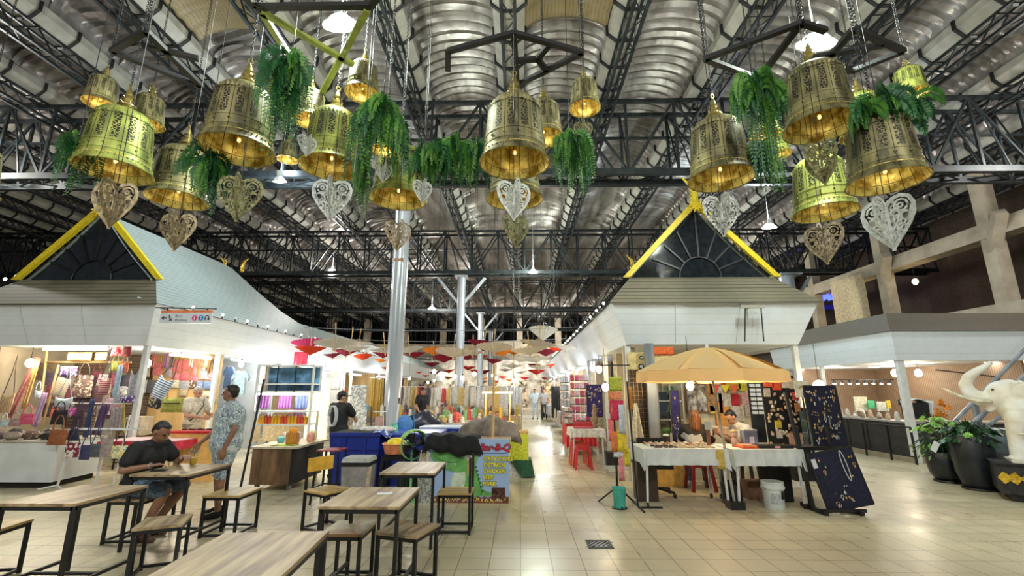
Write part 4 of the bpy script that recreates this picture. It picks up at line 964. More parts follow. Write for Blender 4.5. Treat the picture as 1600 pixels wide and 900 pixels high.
def person(lab, loc, rz, J, skin, shirt, pants, hair, hstyle='short', hrot=(0, 0, 0), sleeve=.55, short=True, curl=(.5, .5), shoes=True, hdir=None, hn=None, fat=1.0, extra=None, vox=.0065, grown=1.0):
    """J: joints in metres, body facing -Y; one continuous skin, clothes over it"""
    t = thing('person', lab, 'person', loc, rz)
    g = lambda k: Vector(J[k])
    P = []; pel, ch, nk, hd = g('pelvis'), g('chest'), g('neck'), g('head')
    torso = [('c', pel + V(-.075, 0, 0), pel + V(.075, 0, 0), .115 * fat, .115 * fat), ('c', pel + V(-.05, 0, .05), ch + V(-.06, 0, 0), .105 * fat, .115 * fat), ('c', pel + V(.05, 0, .05), ch + V(.06, 0, 0), .105 * fat, .115 * fat)]
    P += torso; P.append(('c', nk, hd + V(0, .01, -.05), .055, .050)); A = head(P, hd, hrot)
    up = []
    for s_, n_ in ((-1, 'r'), (1, 'l')):
        sh, el, wr = g('sh_' + n_), g('el_' + n_), g('wr_' + n_)
        up += [('c', nk - V(0, 0, .03), sh, .055, .056), ('c', sh, ch + V(s_ * .07, 0, 0), .060, .10 * fat)]
        P += [('c', nk - V(0, 0, .03), sh, .050, .052), ('c', sh, ch + V(s_ * .07, 0, 0), .055, .095 * fat), ('c', sh, sh + (el - sh) * .5, .050, .044), ('c', sh + (el - sh) * .5, el, .044, .036), ('c', el, el + (wr - el) * .35, .037, .037), ('c', el + (wr - el) * .35, wr, .036, .025)]
        d = Vector(hdir[n_]) if hdir else (wr - el).normalized(); nn = Vector(hn[n_]) if hn else V(-s_, 0, 0)
        hand(P, wr, d, nn, s_, curl[0 if n_ == 'r' else 1])
        up.append(('c', sh, sh + (el - sh) * sleeve, .066, .064)) if sleeve < .8 else up.extend([('c', sh, el, .064, .052), ('c', el, el + (wr - el) * .9, .052, .042)])
        hp, kn, an = g('hip_' + n_), g('kn_' + n_), g('an_' + n_); to = an + Vector(J.get('toe_' + n_, (0, -.15, -.05)))
        P += [('c', hp, kn, .085 * fat, .056), ('c', kn, kn + (an - kn) * .3, .055, .056), ('c', kn + (an - kn) * .3, an, .054, .036), ('c', an + V(0, .02, -.035), to, .036, .028), ('c', an, an + V(0, .025, -.04), .036, .034)]
    blob('body', P, vox, skin, t, 3)
    # shirt
    S = [(k, a, b_, r0 + .017, r1 + .017) if k == 'c' else None for (k, a, b_, r0, r1) in torso + up]
    S += [('c', pel + V(-.07, 0, -.04), pel + V(.07, 0, -.04), .128 * fat, .128 * fat)] if J.get('hem', 1) else []
    blob('shirt', S, .009, shirt, t, 3)
    if 'collar' in J:
        MB().torus(nk + V(0, -.005, .015), .062, .011, 18, 6, (R(12), 0, 0)).build('collar', shirt, t, True)
    # trousers
    T = [('c', pel + V(-.08, 0, -.02), pel + V(.08, 0, -.02), .128 * fat, .128 * fat)]
    for n_ in 'rl':
        hp, kn, an = g('hip_' + n_), g('kn_' + n_), g('an_' + n_)
        if short: T += [('c', hp, hp + (kn - hp) * .92, .104 * fat, .086)]
        else: T += [('c', hp, kn, .100 * fat, .072), ('c', kn, an + (kn - an) * .08, .072, .055)]
    blob('shorts' if short else 'trousers', T, .010, pants, t, 3)
    if shoes is not None:
        for n_ in 'rl':
            an = g('an_' + n_); to = an + Vector(J.get('toe_' + n_, (0, -.15, -.05)))
            blob('shoe', [('c', an + V(0, .025, -.038), to + V(0, 0, -.003), .043, .037), ('c', an + V(0, .035, -.02), an + (to - an) * .3 + V(0, 0, -.02), .043, .042)], .008, shoes, t, 2)
    # hair and eyes
    H = [('e', A(0, .026, .030), (.080, .088, .090), hrot)]
    if hstyle == 'short': H += [('e', A(0, -.028, .084), (.056, .042, .024), hrot), ('e', A(0, .06, -.01), (.068, .045, .06), hrot)]
    if hstyle == 'long': H += [('c', A(0, .05, .02), A(0, .085, -.18), .085, .075), ('c', A(.05, .05, -.02), A(.06, .08, -.24), .055, .035), ('c', A(-.05, .05, -.02), A(-.06, .08, -.24), .055, .035), ('c', A(.0, .07, -.1), A(0, .10, -.30), .07, .035)]
    if hstyle == 'bald': H = [('e', A(0, .035, .02), (.082, .085, .082), hrot)]
    blob('hair', H, .009, hair, t, 2)
    for s_ in (-1, 1):
        MB().ell(A(s_ * .030, -.080, .004), (.012, .008, .008), 10, 6, hrot).build('eye', M['eye'], t, True)
    if extra: extra(t, A, g)
    return t
M['eye'] = mat('dark eye', (.02, .015, .012), .15, var=.05)
stand = dict(pelvis=(0, 0, .96), chest=(0, .01, 1.27), neck=(0, 0, 1.45), head=(0, -.02, 1.585), sh_r=(-.185, 0, 1.40), el_r=(-.30, -.02, 1.13), wr_r=(-.36, -.20, .97), sh_l=(.185, 0, 1.40), el_l=(.25, .03, 1.12), wr_l=(.24, -.06, .88),
             hip_r=(-.09, 0, .90), kn_r=(-.10, -.02, .50), an_r=(-.12, .02, .085), hip_l=(.09, 0, .90), kn_l=(.11, -.03, .50), an_l=(.14, -.02, .085), collar=1)
floral = blotch('blue grey floral cloth', [(.62, .72, .74), (.22, .34, .44), (.75, .80, .78), (.08, .14, .22), (.55, .66, .68), (.16, .26, .36), (.7, .76, .76)], 10, .8, 'NOISE')
mp_ = atz(338, 806, 0)
def cupgrip(t, A, g): pass
person('tall standing man in a blue-grey floral shirt and shorts holding an orange drink', (mp_.x, mp_.y, 0), R(-48),
       dict(stand, wr_r=(-.32, -.26, .905), el_r=(-.34, -.02, 1.12), sh_r=(-.215, 0, 1.40), sh_l=(.215, 0, 1.40), el_l=(.29, .03, 1.12), wr_l=(.27, -.06, .88), hip_r=(-.11, 0, .90), hip_l=(.11, 0, .90)), M['skin2'], floral, floral, M['hair'], 'short', (R(0), 0, R(-38)), .62, True, (.8, .35), mat('black loafer', (.012, .012, .012), .3), hdir={'r': (-.1, -.45, -1), 'l': (0, -.15, -1)}, hn={'r': (.9, -.4, 0), 'l': (-1, 0, 0)}, fat=1.5)
seat = dict(pelvis=(0, .02, .57), chest=(0, -.04, .87), neck=(0, -.08, 1.03), head=(0, -.15, 1.15), sh_r=(-.185, -.04, .98), el_r=(-.26, -.08, .72), wr_r=(-.16, -.30, .70), sh_l=(.185, -.04, .98), el_l=(.25, -.16, .74), wr_l=(.12, -.36, .80),
            hip_r=(-.09, 0, .545), kn_r=(-.13, -.42, .54), an_r=(-.13, -.36, .085), hip_l=(.09, 0, .545), kn_l=(.15, -.42, .54), an_l=(.16, -.30, .085), hem=0)
def man_extra(t, A, g):
    b = MB(); b.tube([(-.19, .0, .9), (-.24, -.02, .84), (-.23, -.05, .80)], .006, 6)
    b = MB(); b.torus(g('wr_r'), .03, .006, 16, 6, (R(80), R(40), 0)); b.build('wristband', M['steel_grey'], t, True)
person('seated man in a black T-shirt and denim shorts bending over the café table', (-4.36, 5.52, 0), R(86),
       dict(seat, wr_r=(-.20, -.26, .80), el_r=(-.30, -.02, .76), wr_l=(.08, -.42, .86), el_l=(.27, -.18, .78), an_r=(-.13, -.20, .085), kn_r=(-.13, -.43, .53), an_l=(.14, -.10, .085)), M['skin2'], fab((.012, .012, .014)), M['denim'], M['hair'], 'short', (R(32), 0, 0), .6, True, (.6, .7), mat('brown sandal', (.12, .06, .04), .5), hdir={'r': (.7, -.6, .1), 'l': (-.5, -.7, .1)}, hn={'r': (0, 0, -1), 'l': (0, 0, -1)}, fat=1.08, extra=man_extra)
def cap_extra(t, A, g):
    b = MB(); b.ell(A(0, .01, .055), (.092, .105, .072), 20, 10); b.box(A(0, -.12, .045), (.15, .12, .014), (R(-6), 0, 0)); o = b.build('cap', M['black'], t, True)
    b = MB(); b.cyl(A(-.03, -.02, .115), A(-.04, -.03, .175), .03, .004, 8); b.build('red_cap_ornament', fab((.7, .03, .04)), t)
    for i in range(3):
        b = MB(); b.tube([V(.02 + .10 * math.cos(a) + i * .02, .155 + .012 * i, 1.22 + .20 * math.sin(a)) for a in [k * .35 for k in range(19)]], .008, 6); b.build('cord_loop', M['white'], t, True)
pc = atY(527, 700, 9.0)
person('vendor in black T-shirt and cap with white shoulder cords, behind the blue tub', (pc.x, pc.y, 0), R(160), dict(stand, wr_r=(.05, -.36, 1.30), el_r=(-.26, -.20, 1.12), wr_l=(.20, -.30, 1.12), el_l=(.28, -.05, 1.12)), M['skin'], fab((.012, .012, .014)), fab((.03, .03, .05)), M['hair'], 'short', (R(8), 0, R(-25)), .5, False, (.5, .5), M['black'], extra=cap_extra).scale = (.94,) * 3
def old_extra(t, A, g):
    b = MB(); b.tube([(.16, -.03, 1.47), (.05, -.16, 1.32), (-.08, -.17, 1.15), (-.16, -.08, 1.0)], .010, 6); b.build('bag_strap', M['black'], t, True)
    b = MB()
    for s_ in (-1, 1): b.torus(A(s_ * .032, -.098, .004), .022, .002, 14, 5, (math.pi / 2, 0, 0))
    b.build('glasses', M['black'], t)
po = atY(303, 700, 9.75)
person('grey-haired man in beige shirt with black shoulder strap in the bag stall', (po.x - .1, po.y, 0), R(78), dict(stand, wr_r=(-.12, -.34, 1.08), el_r=(-.26, -.08, 1.12), wr_l=(.10, -.34, 1.12), el_l=(.26, -.10, 1.12)), M['skin'], fab((.62, .55, .44)), fab((.30, .26, .2)), M['hair_grey'], 'short', (R(22), 0, 0), .6, False, (.6, .6), M['black'], extra=old_extra)
def rev(o): return o
pw = atY(1090, 700, 8.15)
person('seated woman with long brown hair and black top, back turned, at the souvenir stall', (pw.x, pw.y, 0), R(165), dict(seat, head=(0, -.07, 1.17), neck=(0, -.05, 1.03), wr_r=(-.14, -.36, .84), wr_l=(.14, -.36, .84)), M['skin'], blotch('black top with white print', [(.012, .012, .014), (.012, .012, .014), (.014, .014, .016), (.5, .5, .5)], 9), M['denim'], M['hair_brown'], 'long', (0, 0, 0), .6, False, (.5, .5), M['white'])
pm = atY(1163, 700, 8.3)
person('man in a white T-shirt bowed over his work, seated in profile at the souvenir stall', (pm.x, pm.y, 0), R(-80), dict(seat, pelvis=(0, .02, .62), head=(0, -.20, 1.17), neck=(0, -.10, 1.06), wr_r=(-.14, -.40, .90), wr_l=(.14, -.40, .90)), M['skin'], fab((.68, .66, .62)), fab((.05, .05, .06)), M['hair'], 'short', (R(38), 0, 0), .6, False, (.7, .7), mat('cream sneaker', (.72, .68, .58), .6))
pf = atY(659, 640, 15.5)
person('distant vendor in black standing among the mid-aisle stalls', (pf.x, pf.y, 0), R(60), stand, M['skin'], fab((.015, .015, .02)), fab((.04, .04, .05)), M['hair'], 'short', (R(15), 0, 0), .6, False, (.4, .4), M['black'], vox=.009)
for x, lab, c1_, c2_ in ((836, 'distant walker in pale blue clothes far down the aisle', (.65, .72, .78), (.55, .62, .7)), (850, 'distant walker in a dark patterned dress beside the pale one', (.45, .40, .36), (.04, .04, .04))):
    p_ = atY(x, 640, 27); person(lab, (p_.x, p_.y, 0), 0, stand, M['skin'], fab(c1_), fab(c2_), M['hair'], 'short', (0, 0, 0), .6, False, (.3, .3), M['black'], vox=.012)
# under-table legs of two more customers seen at the front stall come with the seated figures above
def prune(b):
    used = sorted({i for f in b.f for i in f}); mp_ = {u: k for k, u in enumerate(used)}
    b.v = [b.v[u] for u in used]; b.f = [tuple(mp_[i] for i in f) for f in b.f]; b.mi = b.mi[:len(b.f)]
# ================================================================ GOODS: bags, cloths, garments
PINK = (.75, .12, .22); CORAL = (.80, .22, .12); NAVY = (.03, .04, .10); MAROON = (.22, .02, .04); TAN = (.45, .30, .18); CREAM = (.70, .62, .48)
pat = {
 'flower_red': blotch('red flowers', [(.6, .05, .08), (.8, .55, .5), (.5, .03, .05)], 40), 'brownprint': blotch('brown cream print', [(.10, .06, .05), (.55, .48, .38), (.18, .10, .08)], 28),
 'bluewhite': stripes('blue white weave', (.72, .80, .84), (.06, .14, .30), 'Z', .045, .45, .8, 0), 'redstripe': stripes('dark red stripes', (.18, .03, .04), (.5, .32, .30), 'Z', .035, .3, .8, 0),
 'tanstripe': stripes('tan stripes', (.42, .24, .12), (.70, .52, .30), 'X', .03, .4, .8, 0), 'beigestripe': stripes('beige ribs', (.52, .44, .33), (.30, .22, .16), 'Z', .035, .3, .8, 0),
 'leafyellow': blotch('yellow leaf print', [(.85, .75, .40), (.75, .60, .12), (.25, .40, .35), (.90, .86, .70)], 38), 'check': blotch('white check', [(.20, .02, .05), (.75, .72, .68)], 26),
 'dots': blotch('purple dots', [(.12, .06, .25), (.70, .65, .75), (.10, .05, .2)], 36), 'blackflower': blotch('black floral', [(.015, .015, .02), (.30, .30, .20), (.02, .02, .02)], 26),
 'pinkcheck': stripes('pink check', (.78, .45, .45), (.85, .70, .68), 'X', .06, .4, .8, 0), 'redpolka': blotch('red polka', [(.7, .08, .12), (.85, .6, .55)], 45), 'greyflower': blotch('grey flower', [(.5, .5, .5), (.7, .68, .66), (.28, .26, .3)], 40),
 'magenta': blotch('magenta print', [(.55, .05, .35), (.75, .45, .6)], 36), 'gold': blotch('yellow goods', [(.85, .48, .04), (.95, .66, .10)], 26), 'purplecloth': stripes('purple folds', (.32, .10, .38), (.16, .04, .20), 'X', .06, .35, .8, 0),
}
def cm(c): return pat[c] if isinstance(c, str) else fab(c)
def bag(x, y, wp, hp, Y_, c, lab, strap=22, style='tote', tilt=0, group=None, flap=None):
    """a cloth or leather bag with its straps, hung at the pixel it is seen at and standing in plane Y_"""
    p = atY(x, y, Y_); k = mpx(p); W_, H_, S_ = wp * k, hp * k, strap * k; dth = max(.05, W_ * .22)
    t = thing('hanging_bag', lab, 'bag', p, 0, group); t.rotation_euler = (0, R(tilt), 0)
    def fn(s_):
        def f(u, v):
            a = (u - .5) * 2; b_ = (v - .5) * 2; bulge = (1 - abs(a) ** 3) * (1 - abs(b_) ** 3) ** .7
            if style == 'hobo': zz = b_ * H_ / 2 * (1 - .35 * (1 - a * a) * (b_ > 0)) - (0 if b_ > 0 else 0); xx = a * W_ / 2 * (1 - .18 * max(0, -b_))
            else: zz = b_ * H_ / 2; xx = a * W_ / 2 * (1 + .08 * -b_ * (style == 'tote'))
            return (xx, s_ * dth / 2 * (.25 + .75 * bulge), zz)
        return f
    b = MB(); N_ = 8
    b.sheet(fn(-1), N_, N_); b.sheet(fn(1), N_, N_)
    f0, f1 = fn(-1), fn(1)
    edge = [(i / N_, 0) for i in range(N_)] + [(1, j / N_) for j in range(N_)] + [(1 - i / N_, 1) for i in range(N_)] + [(0, 1 - j / N_) for j in range(N_)]
    for i in range(len(edge)):
        a, c_ = edge[i], edge[(i + 1) % len(edge)]; b.quad(f0(*a), f1(*a), f1(*c_), f0(*c_))
    b.build('pouch', cm(c), t, 60)
    if strap:
        sm = cm(c) if not isinstance(c, str) else fab((.10, .07, .06)); b = MB(); top = H_ / 2
        if strap > 30: b.tube([(-W_ * .42, 0, top), (-W_ * .12, 0, top + S_ * .55), (0, 0, top + S_), (W_ * .12, 0, top + S_ * .55), (W_ * .42, 0, top)], .008, 5)
        else: b.tube([(W_ * .30 * math.cos(math.pi * i / 10), -dth * .3, top - .01 + S_ * math.sin(math.pi * i / 10)) for i in range(11)], .009, 5)
        b.build('strap', sm, t, True)
    if flap: MB().box((0, -dth / 2 - .004, H_ * .12), (W_ * .8, .008, H_ * .06)).build('zip', M['black'], t)
    return t
def cloth(x, y, wp, hp, Y_, c, lab, waves=3, amp=.02, tilt=0, group=None, nm='hanging_cloth', cat='cloth', taper=0):
    p = atY(x, y, Y_); k = mpx(p); W_, H_ = wp * k, hp * k
    b = MB(); b.sheet(lambda u, v: ((u - .5) * W_ * (1 - taper * v), amp * math.sin(u * waves * 2 * math.pi) * (1.2 - v), (v - .5) * H_), 8 * max(1, int(waves)), 6, .006)
    o = b.build(nm, cm(c), None, True, base=None); o.location = p; o.rotation_euler = (0, R(tilt), 0); tag(o, lab, cat, group); return o
def shirt_obj(x, y, wp, hp, Y_, c, lab, group=None, sleeves=True):
    p = atY(x, y, Y_); k = mpx(p); W_, H_ = wp * k, hp * k
    t = thing('hanging_shirt', lab, 'garment', p, 0, group); w2, h2 = W_ / 2, H_ / 2
    pts = [(-w2 * .62, -h2), (w2 * .62, -h2), (w2 * .60, h2 * .45), (w2 * .95, h2 * .15), (w2, h2 * .45), (w2 * .62, h2 * .92), (w2 * .22, h2), (0, h2 * .88), (-w2 * .22, h2), (-w2 * .62, h2 * .92), (-w2, h2 * .45), (-w2 * .95, h2 * .15), (-w2 * .60, h2 * .45)]
    MB().prism(pts, -.03, .03).build('fabric', cm(c), t, 30)
    MB().tube([(-w2 * .5, 0, h2 * .96), (0, 0, h2 * 1.08), (w2 * .5, 0, h2 * .96)], .006, 5).build('hanger', M['ply'], t); return t
# --- front of the bag stall (left kiosk)
G1 = 'bags hung in the front of the left stall'
bag(10, 630, 20, 30, 8.9, 'tanstripe', 'tan striped shoulder bag at the very left edge', 60, 'hobo')
cloth(37, 605, 12, 95, 9.2, (.55, .22, .20), 'long salmon-pink scarf hanging slantwise left of the warm bulb', 2, .03, 14)
cloth(48, 600, 9, 75, 9.1, (.55, .34, .12), 'long ochre scarf beside the salmon one', 2, .02, 4)
cloth(14, 595, 24, 55, 9.6, (.50, .58, .66), 'pale blue garment at the far left under the eave', 3)
cloth(62, 640, 10, 52, 9.1, (.38, .25, .42), 'lavender scarf left of the slatted wall', 2, .02, 6)
bag(59, 615, 12, 14, 9.2, (.62, .70, .76), 'small pale blue cap-shaped pouch above the lavender scarf', 12, 'hobo')
bag(42, 655, 22, 16, 8.4, PINK, 'pink handbag with upright handle on the left display counter', 16)
bag(24, 660, 20, 12, 8.4, (.45, .30, .30), 'dusty pouch left of the pink handbag', 10)
bag(7, 662, 14, 10, 8.4, (.55, .68, .72), 'pale blue pouch at the left edge of the counter', 12)
bag(95, 606, 22, 30, 9.2, 'beigestripe', 'beige ribbed bag left of the brown patterned one', 0, 'box', 14)
bag(99, 628, 27, 15, 9.0, (.48, .58, .62), 'grey-blue hobo bag with very long straps', 46, 'hobo')
bag(107, 580, 26, 15, 9.2, 'dots', 'purple folded pouch high under the orange bags', 0, 'box')
bag(129, 604, 30, 34, 9.3, 'brownprint', 'big brown-and-cream patterned bag on hangers', 20)
bag(163, 604, 18, 26, 9.1, 'redstripe', 'dark red striped bag on a long maroon strap', 52, 'hobo')
bag(182, 549, 15, 14, 9.1, 'flower_red', 'red flowered purse at the top of the stall', 12)
bag(180, 573, 15, 13, 9.15, (.42, .42, .08), 'olive-yellow pouch below the red flowered purse', 12)
bag(194, 574, 13, 15, 9.05, CORAL, 'coral pouch next to the olive one', 12)
bag(198, 548, 14, 17, 9.05, (.33, .06, .07), 'maroon purse beside the white corner post', 10)
bag(117, 557, 22, 12, 9.2, (.78, .40, .10), 'orange bag on the top rail, left of three', 0, 'box'); bag(136, 557, 14, 12, 9.2, (.72, .58, .10), 'yellow bag on the top rail, the middle one', 0, 'box'); bag(158, 557, 18, 12, 9.2, (.70, .42, .14), 'light brown bag on the top rail, right of three', 0, 'box')
cloth(184, 596, 9, 50, 9.0, (.40, .55, .68), 'blue-white scarf hanging near the corner post', 2)
bag(186, 624, 18, 14, 9.0, (.40, .42, .46), 'grey pouch under the blue-white scarf', 0, 'box')
bag(199, 624, 22, 10, 8.8, 'dots', 'purple dotted bow-shaped pouch on the thin rail', 0, 'box')
bag(93, 652, 24, 22, 8.7, (.02, .02, .025), 'black tote above the brown leather bag', 14)
bag(112, 643, 13, 12, 9.0, 'magenta', 'magenta print pouch beside the black tote', 10); bag(85, 646, 12, 14, 9.1, CORAL, 'small coral bag behind the black tote', 8)
bag(122, 657, 16, 22, 8.9, (.07, .04, .07), 'dark plum bag right of the magenta pouch', 20)
cloth(139, 655, 9, 62, 8.8, (.04, .06, .14), 'navy scarf hanging by the plum bag', 2); cloth(158, 655, 14, 48, 8.9, (.10, .05, .14), 'violet cloth hanging by the navy scarf', 2, .02, 8)
cloth(181, 655, 18, 36, 8.7, (.38, .33, .33), 'greyish folded jacket hanging by the corner post', 3, .03, -6); cloth(192, 655, 6, 48, 8.7, (.45, .38, .12), 'olive strap hanging by the corner post', 1, .01, -10)
bag(207, 603, 12, 50, 9.0, (.35, .36, .42), 'slim grey bag beside the corner post', 0, 'hobo')
bag(150, 618, 22, 30, 9.4, (.10, .05, .06), 'black-brown bag under the patterned bag', 10, 'box'); bag(128, 632, 22, 24, 9.4, (.09, .06, .08), 'dark bag behind the thin rail', 16)
bag(70, 580, 26, 26, 9.8, (.25, .18, .12), 'brown woven pouch deep in the left stall', 0, 'box'); bag(172, 632, 16, 20, 9.4, (.30, .20, .25), 'mauve bag deep in the left stall', 10)
rnd = random.Random(12)
for i in range(26):
    c = rnd.choice([(.10, .06, .08), (.06, .05, .07), (.22, .12, .12), (.35, .28, .22), 'brownprint', 'blackflower', (.30, .08, .12), (.14, .12, .2), 'greyflower'])
    bag(78 + (i % 9) * 14 + rnd.uniform(-3, 3), 592 + (i // 9) * 24 + rnd.uniform(-4, 4), rnd.uniform(14, 22), rnd.uniform(16, 24), 9.75 + .1 * (i % 3), c, 'dim bag in the packed rows deep in the left stall', 12 if i % 2 else 0, 'tote' if i % 2 else 'box', rnd.uniform(-8, 8), 'dim bags deep in the left stall')
# the lower row hung from the table edge
bag(90, 683, 27, 24, 7.9, (.32, .11, .04), 'brown leather tote, first in the lower row', 22, flap=None)
bag(116, 679, 17, 18, 8.0, (.03, .04, .10), 'small navy pouch in the lower row', 8, 'box'); bag(113, 703, 22, 22, 7.9, 'check', 'maroon pouch with white check pattern, lowest row', 34, 'box')
bag(133, 707, 16, 22, 7.95, (.05, .05, .14), 'dark indigo bag in the lowest row', 40, 'box'); bag(149, 704, 18, 20, 7.95, (.10, .11, .14), 'charcoal bag in the lowest row', 34, 'box')
bag(166, 699, 19, 28, 7.95, (.40, .32, .32), 'mauve-grey bag in the lowest row', 14, 'box'); bag(186, 706, 24, 20, 7.85, 'leafyellow', 'white bag with yellow leaf print at the end of the lowest row', 22, 'box')
# rails
def rail(a, b_, lab, mt='steel_white', r=.012, Ya=9, Yb=None):
    p, q = atY(*a, Ya), atY(*b_, Yb or Ya); c = (p + q) / 2; o = MB().cyl(p - c, q - c, r, r, 8).build('display_rail', M[mt], None, True); o.location = c; tag(o, lab, 'rail'); return o
rail((70, 566), (205, 566), 'wooden rail above the patterned bags', 'ply', .018, 9.3); rail((110, 630), (205, 631), 'thin white rail across the bag stall', 'steel_white', .010, 8.95)
rail((78, 671), (205, 671), 'rail carrying the lower row of bags', 'steel_white', .012, 8.0)
rail((74, 545), (60, 660), 'slanted wooden upright left of the stall', 'ply', .02, 9.3); rail((92, 570), (66, 665), 'slanted wooden batten before the slatted wall', 'ply', .02, 9.35)
# counters
t = thing('display_counter', 'long white boxed display counter at the far left, bags piled on top', 'counter', (-9.5, 8.5, 0))
b = MB(); b.prism([(-12, 8.1), (-7.95, 8.1), (-8.1, 9.2), (-12, 9.2)], .1, .74, 'Z'); b.build('body', M['white'], t, world=True)
b = MB(); b.prism([(-12, 8.16), (-8.02, 8.16), (-8.15, 9.1), (-12, 9.1)], 0, .1, 'Z'); b.build('kick_plate', M['shade'], t, world=True)
b = MB(); b.prism([(-12, 8.08), (-7.93, 8.08), (-8.08, 9.2), (-12, 9.2)], .74, .76, 'Z'); b.build('top', M['cream'], t, world=True)
t = thing('display_stand', 'chrome stand on casters before the white counter, carrying the lower bags', 'stand', (-7.75, 8.02, 0))
MB().bar((0, 0, .04), (.12, 0, 1.0), .025).build('post', M['steel_white'], t); MB().tube([(-.2, -.12, .03), (0, 0, .07), (.2, -.12, .03)], .012).build('foot', M['steel_white'], t)
MB().bar((.95, 0, .02), (1.02, 0, 1.2), .02).build('post', M['steel_white'], t); MB().bar((0.1, 0, .98), (1.3, 0, .98), .02).build('rail', M['steel_white'], t)
for i in range(14):
    cx = -11.0 + i * .215; bag_c = random.choice([(.10, .07, .08), (.45, .38, .30), (.05, .05, .07), (.30, .24, .20), (.2, .08, .1)])
    q = Vector((cx, 8.35 + .12 * (i % 3), .76)); o = MB().ell((0, 0, .07), (.15, .10, .075 + .02 * (i % 3)), 14, 8).build('folded_pouch', [cm(random.choice(['brownprint', 'greyflower', 'blackflower', bag_c]))], None, True, base=q)
    tag(o, 'soft folded cloth pouch heaped on the white left counter', 'bag', 'pouches heaped on the white counter')
def draped_table(nm, lab, x0, x1, y0, y1, h, drop, ct, caster=True, legs=True, side=.5):
    t = thing(nm, lab, 'table', ((x0 + x1) / 2, (y0 + y1) / 2, 0)); w_, d_ = x1 - x0, y1 - y0
    MB().box((0, 0, h - .02), (w_, d_, .03)).build('tabletop', M['ply'], t)
    if legs:
        for sx in (-1, 1):
            for sy in (-1, 1):
                b = MB().bar((sx * (w_ / 2 - .06), sy * (d_ / 2 - .05), h - .03), (sx * (w_ / 2 - .03), sy * (d_ / 2 - .05), .07 if caster else 0), .028); l = b.build('leg', M['steel_white'], t)
                if caster: MB().cyl((sx * (w_ / 2 - .03) - .012, sy * (d_ / 2 - .05), .035), (sx * (w_ / 2 - .03) + .012, sy * (d_ / 2 - .05), .035), .035, .035, 14).build('caster', M['black'], l)
    def drape():
        b = MB(); N_ = 40; hw, hd = w_ / 2 + .012, d_ / 2 + .012; per = []
        for i in range(N_): per.append((-hw + 2 * hw * i / N_, -hd))
        for i in range(10): per.append((hw, -hd + 2 * hd * i / 10))
        for i in range(N_): per.append((hw - 2 * hw * i / N_, hd))
        for i in range(10): per.append((-hw, hd - 2 * hd * i / 10))
        n = len(per); rows = []
        for k in range(6):
            f_ = k / 5; row = []
            for i, (x, y) in enumerate(per):
                wv = math.sin(i * 1.05 + x * 3) * .018 * f_ + math.sin(i * .37) * .012 * f_; corner = max(0, (abs(x) / hw + abs(y) / hd - 1.8)) * 1.6
                o_ = 1 + .03 * f_ + wv / max(hw, hd); row.append((x * o_, y * (1 + .04 * f_) + (wv if abs(y) >= hd - 1e-6 else 0), h + .006 - f_ * (drop + side * corner * .5)))
            rows.append(row)
        vs = [p for r_ in rows for p in r_]; b.add(vs, [(k * n + i, k * n + (i + 1) % n, (k + 1) * n + (i + 1) % n, (k + 1) * n + i) for k in range(5) for i in range(n)] + [tuple(range(n - 1, -1, -1))])
        return b
    c = drape().build('tablecloth', ct, None, 50, base=None); c.location = t.location; tag(c, 'cloth draped over the ' + lab, 'tablecloth'); return t
draped_table('market_table', 'pink-topped table with red skirt behind the lowest bags', -7.35, -6.0, 8.2, 8.9, .74, .14, mat('red cloth', (.55, .02, .05), .8), False)
o = MB().box((0, 0, 0), (1.3, .66, .012)).build('pink_table_mat', cm('pinkcheck'), None, base=(-6.68, 8.55, .755)); tag(o, 'pink checked mat covering the red-skirted table', 'mat')
# goods over the plywood wall
ply = [(228, 582, 12, 13, (.62, .50, .36), 'beige'), (246, 577, 14, 18, (.72, .20, .22), 'rose pink'), (264, 580, 10, 18, (.42, .36, .40), 'grey striped'), (277, 572, 14, 18, (.78, .22, .20), 'bright salmon'), (275, 588, 10, 11, (.74, .26, .30), 'small salmon'), (291, 571, 13, 15, (.80, .20, .20), 'bright coral'),
       (289, 588, 16, 13, (.72, .16, .18), 'red patterned'), (304, 580, 9, 14, (.80, .28, .24), 'narrow coral'), (304, 592, 9, 10, (.72, .2, .3), 'tiny pink'), (318, 586, 12, 14, 'greyflower', 'grey flowered'), (329, 588, 9, 11, 'redpolka', 'red polka-dot'), (318, 576, 8, 8, (.8, .35, .4), 'little rose'), (284, 555, 9, 10, (.75, .65, .08), 'yellow'), (316, 570, 10, 10, (.4, .28, .15), 'light brown')]
for i, (x, y, a, b_, c, nm) in enumerate(ply): bag(x, y, a, b_, 11.17, c, '%s little bag in the upper rows on the plywood wall' % nm, 16 + (i % 3) * 5)
row2 = [(223, 604, 12, 20, (.60, .60, .58), 'light grey'), (237, 604, 15, 20, (.14, .15, .17), 'charcoal'), (272, 600, 15, 12, (.72, .68, .60), 'off-white'), (288, 602, 16, 14, (.36, .37, .40), 'mid grey'), (301, 600, 11, 12, 'brownprint', 'brown printed'), (312, 601, 10, 12, (.22, .28, .48), 'slate blue'), (325, 602, 14, 12, (.16, .24, .46), 'deep blue'), (286, 613, 14, 11, (.50, .40, .26), 'sand'), (321, 616, 22, 9, (.64, .56, .42), 'wide cream'), (331, 627, 16, 7, (.55, .42, .2), 'flat tan')]
for x, y, a, b_, c, nm in row2: bag(x, y, a, b_, 11.16, c, '%s boxy bag in the lower rows on the plywood wall' % nm, 0, 'box')
for x, c, nm in ((260, (.25, .12, .28), 'purple'), (270, (.12, .09, .10), 'black'), (240, (.45, .14, .10), 'rust'), (300, (.35, .25, .2), 'brown'), (323, (.5, .3, .12), 'tan')): cloth(x, 560, 6, 28, 10.9, c, '%s strap loop hanging at the top of the plywood wall' % nm, 1, .02)
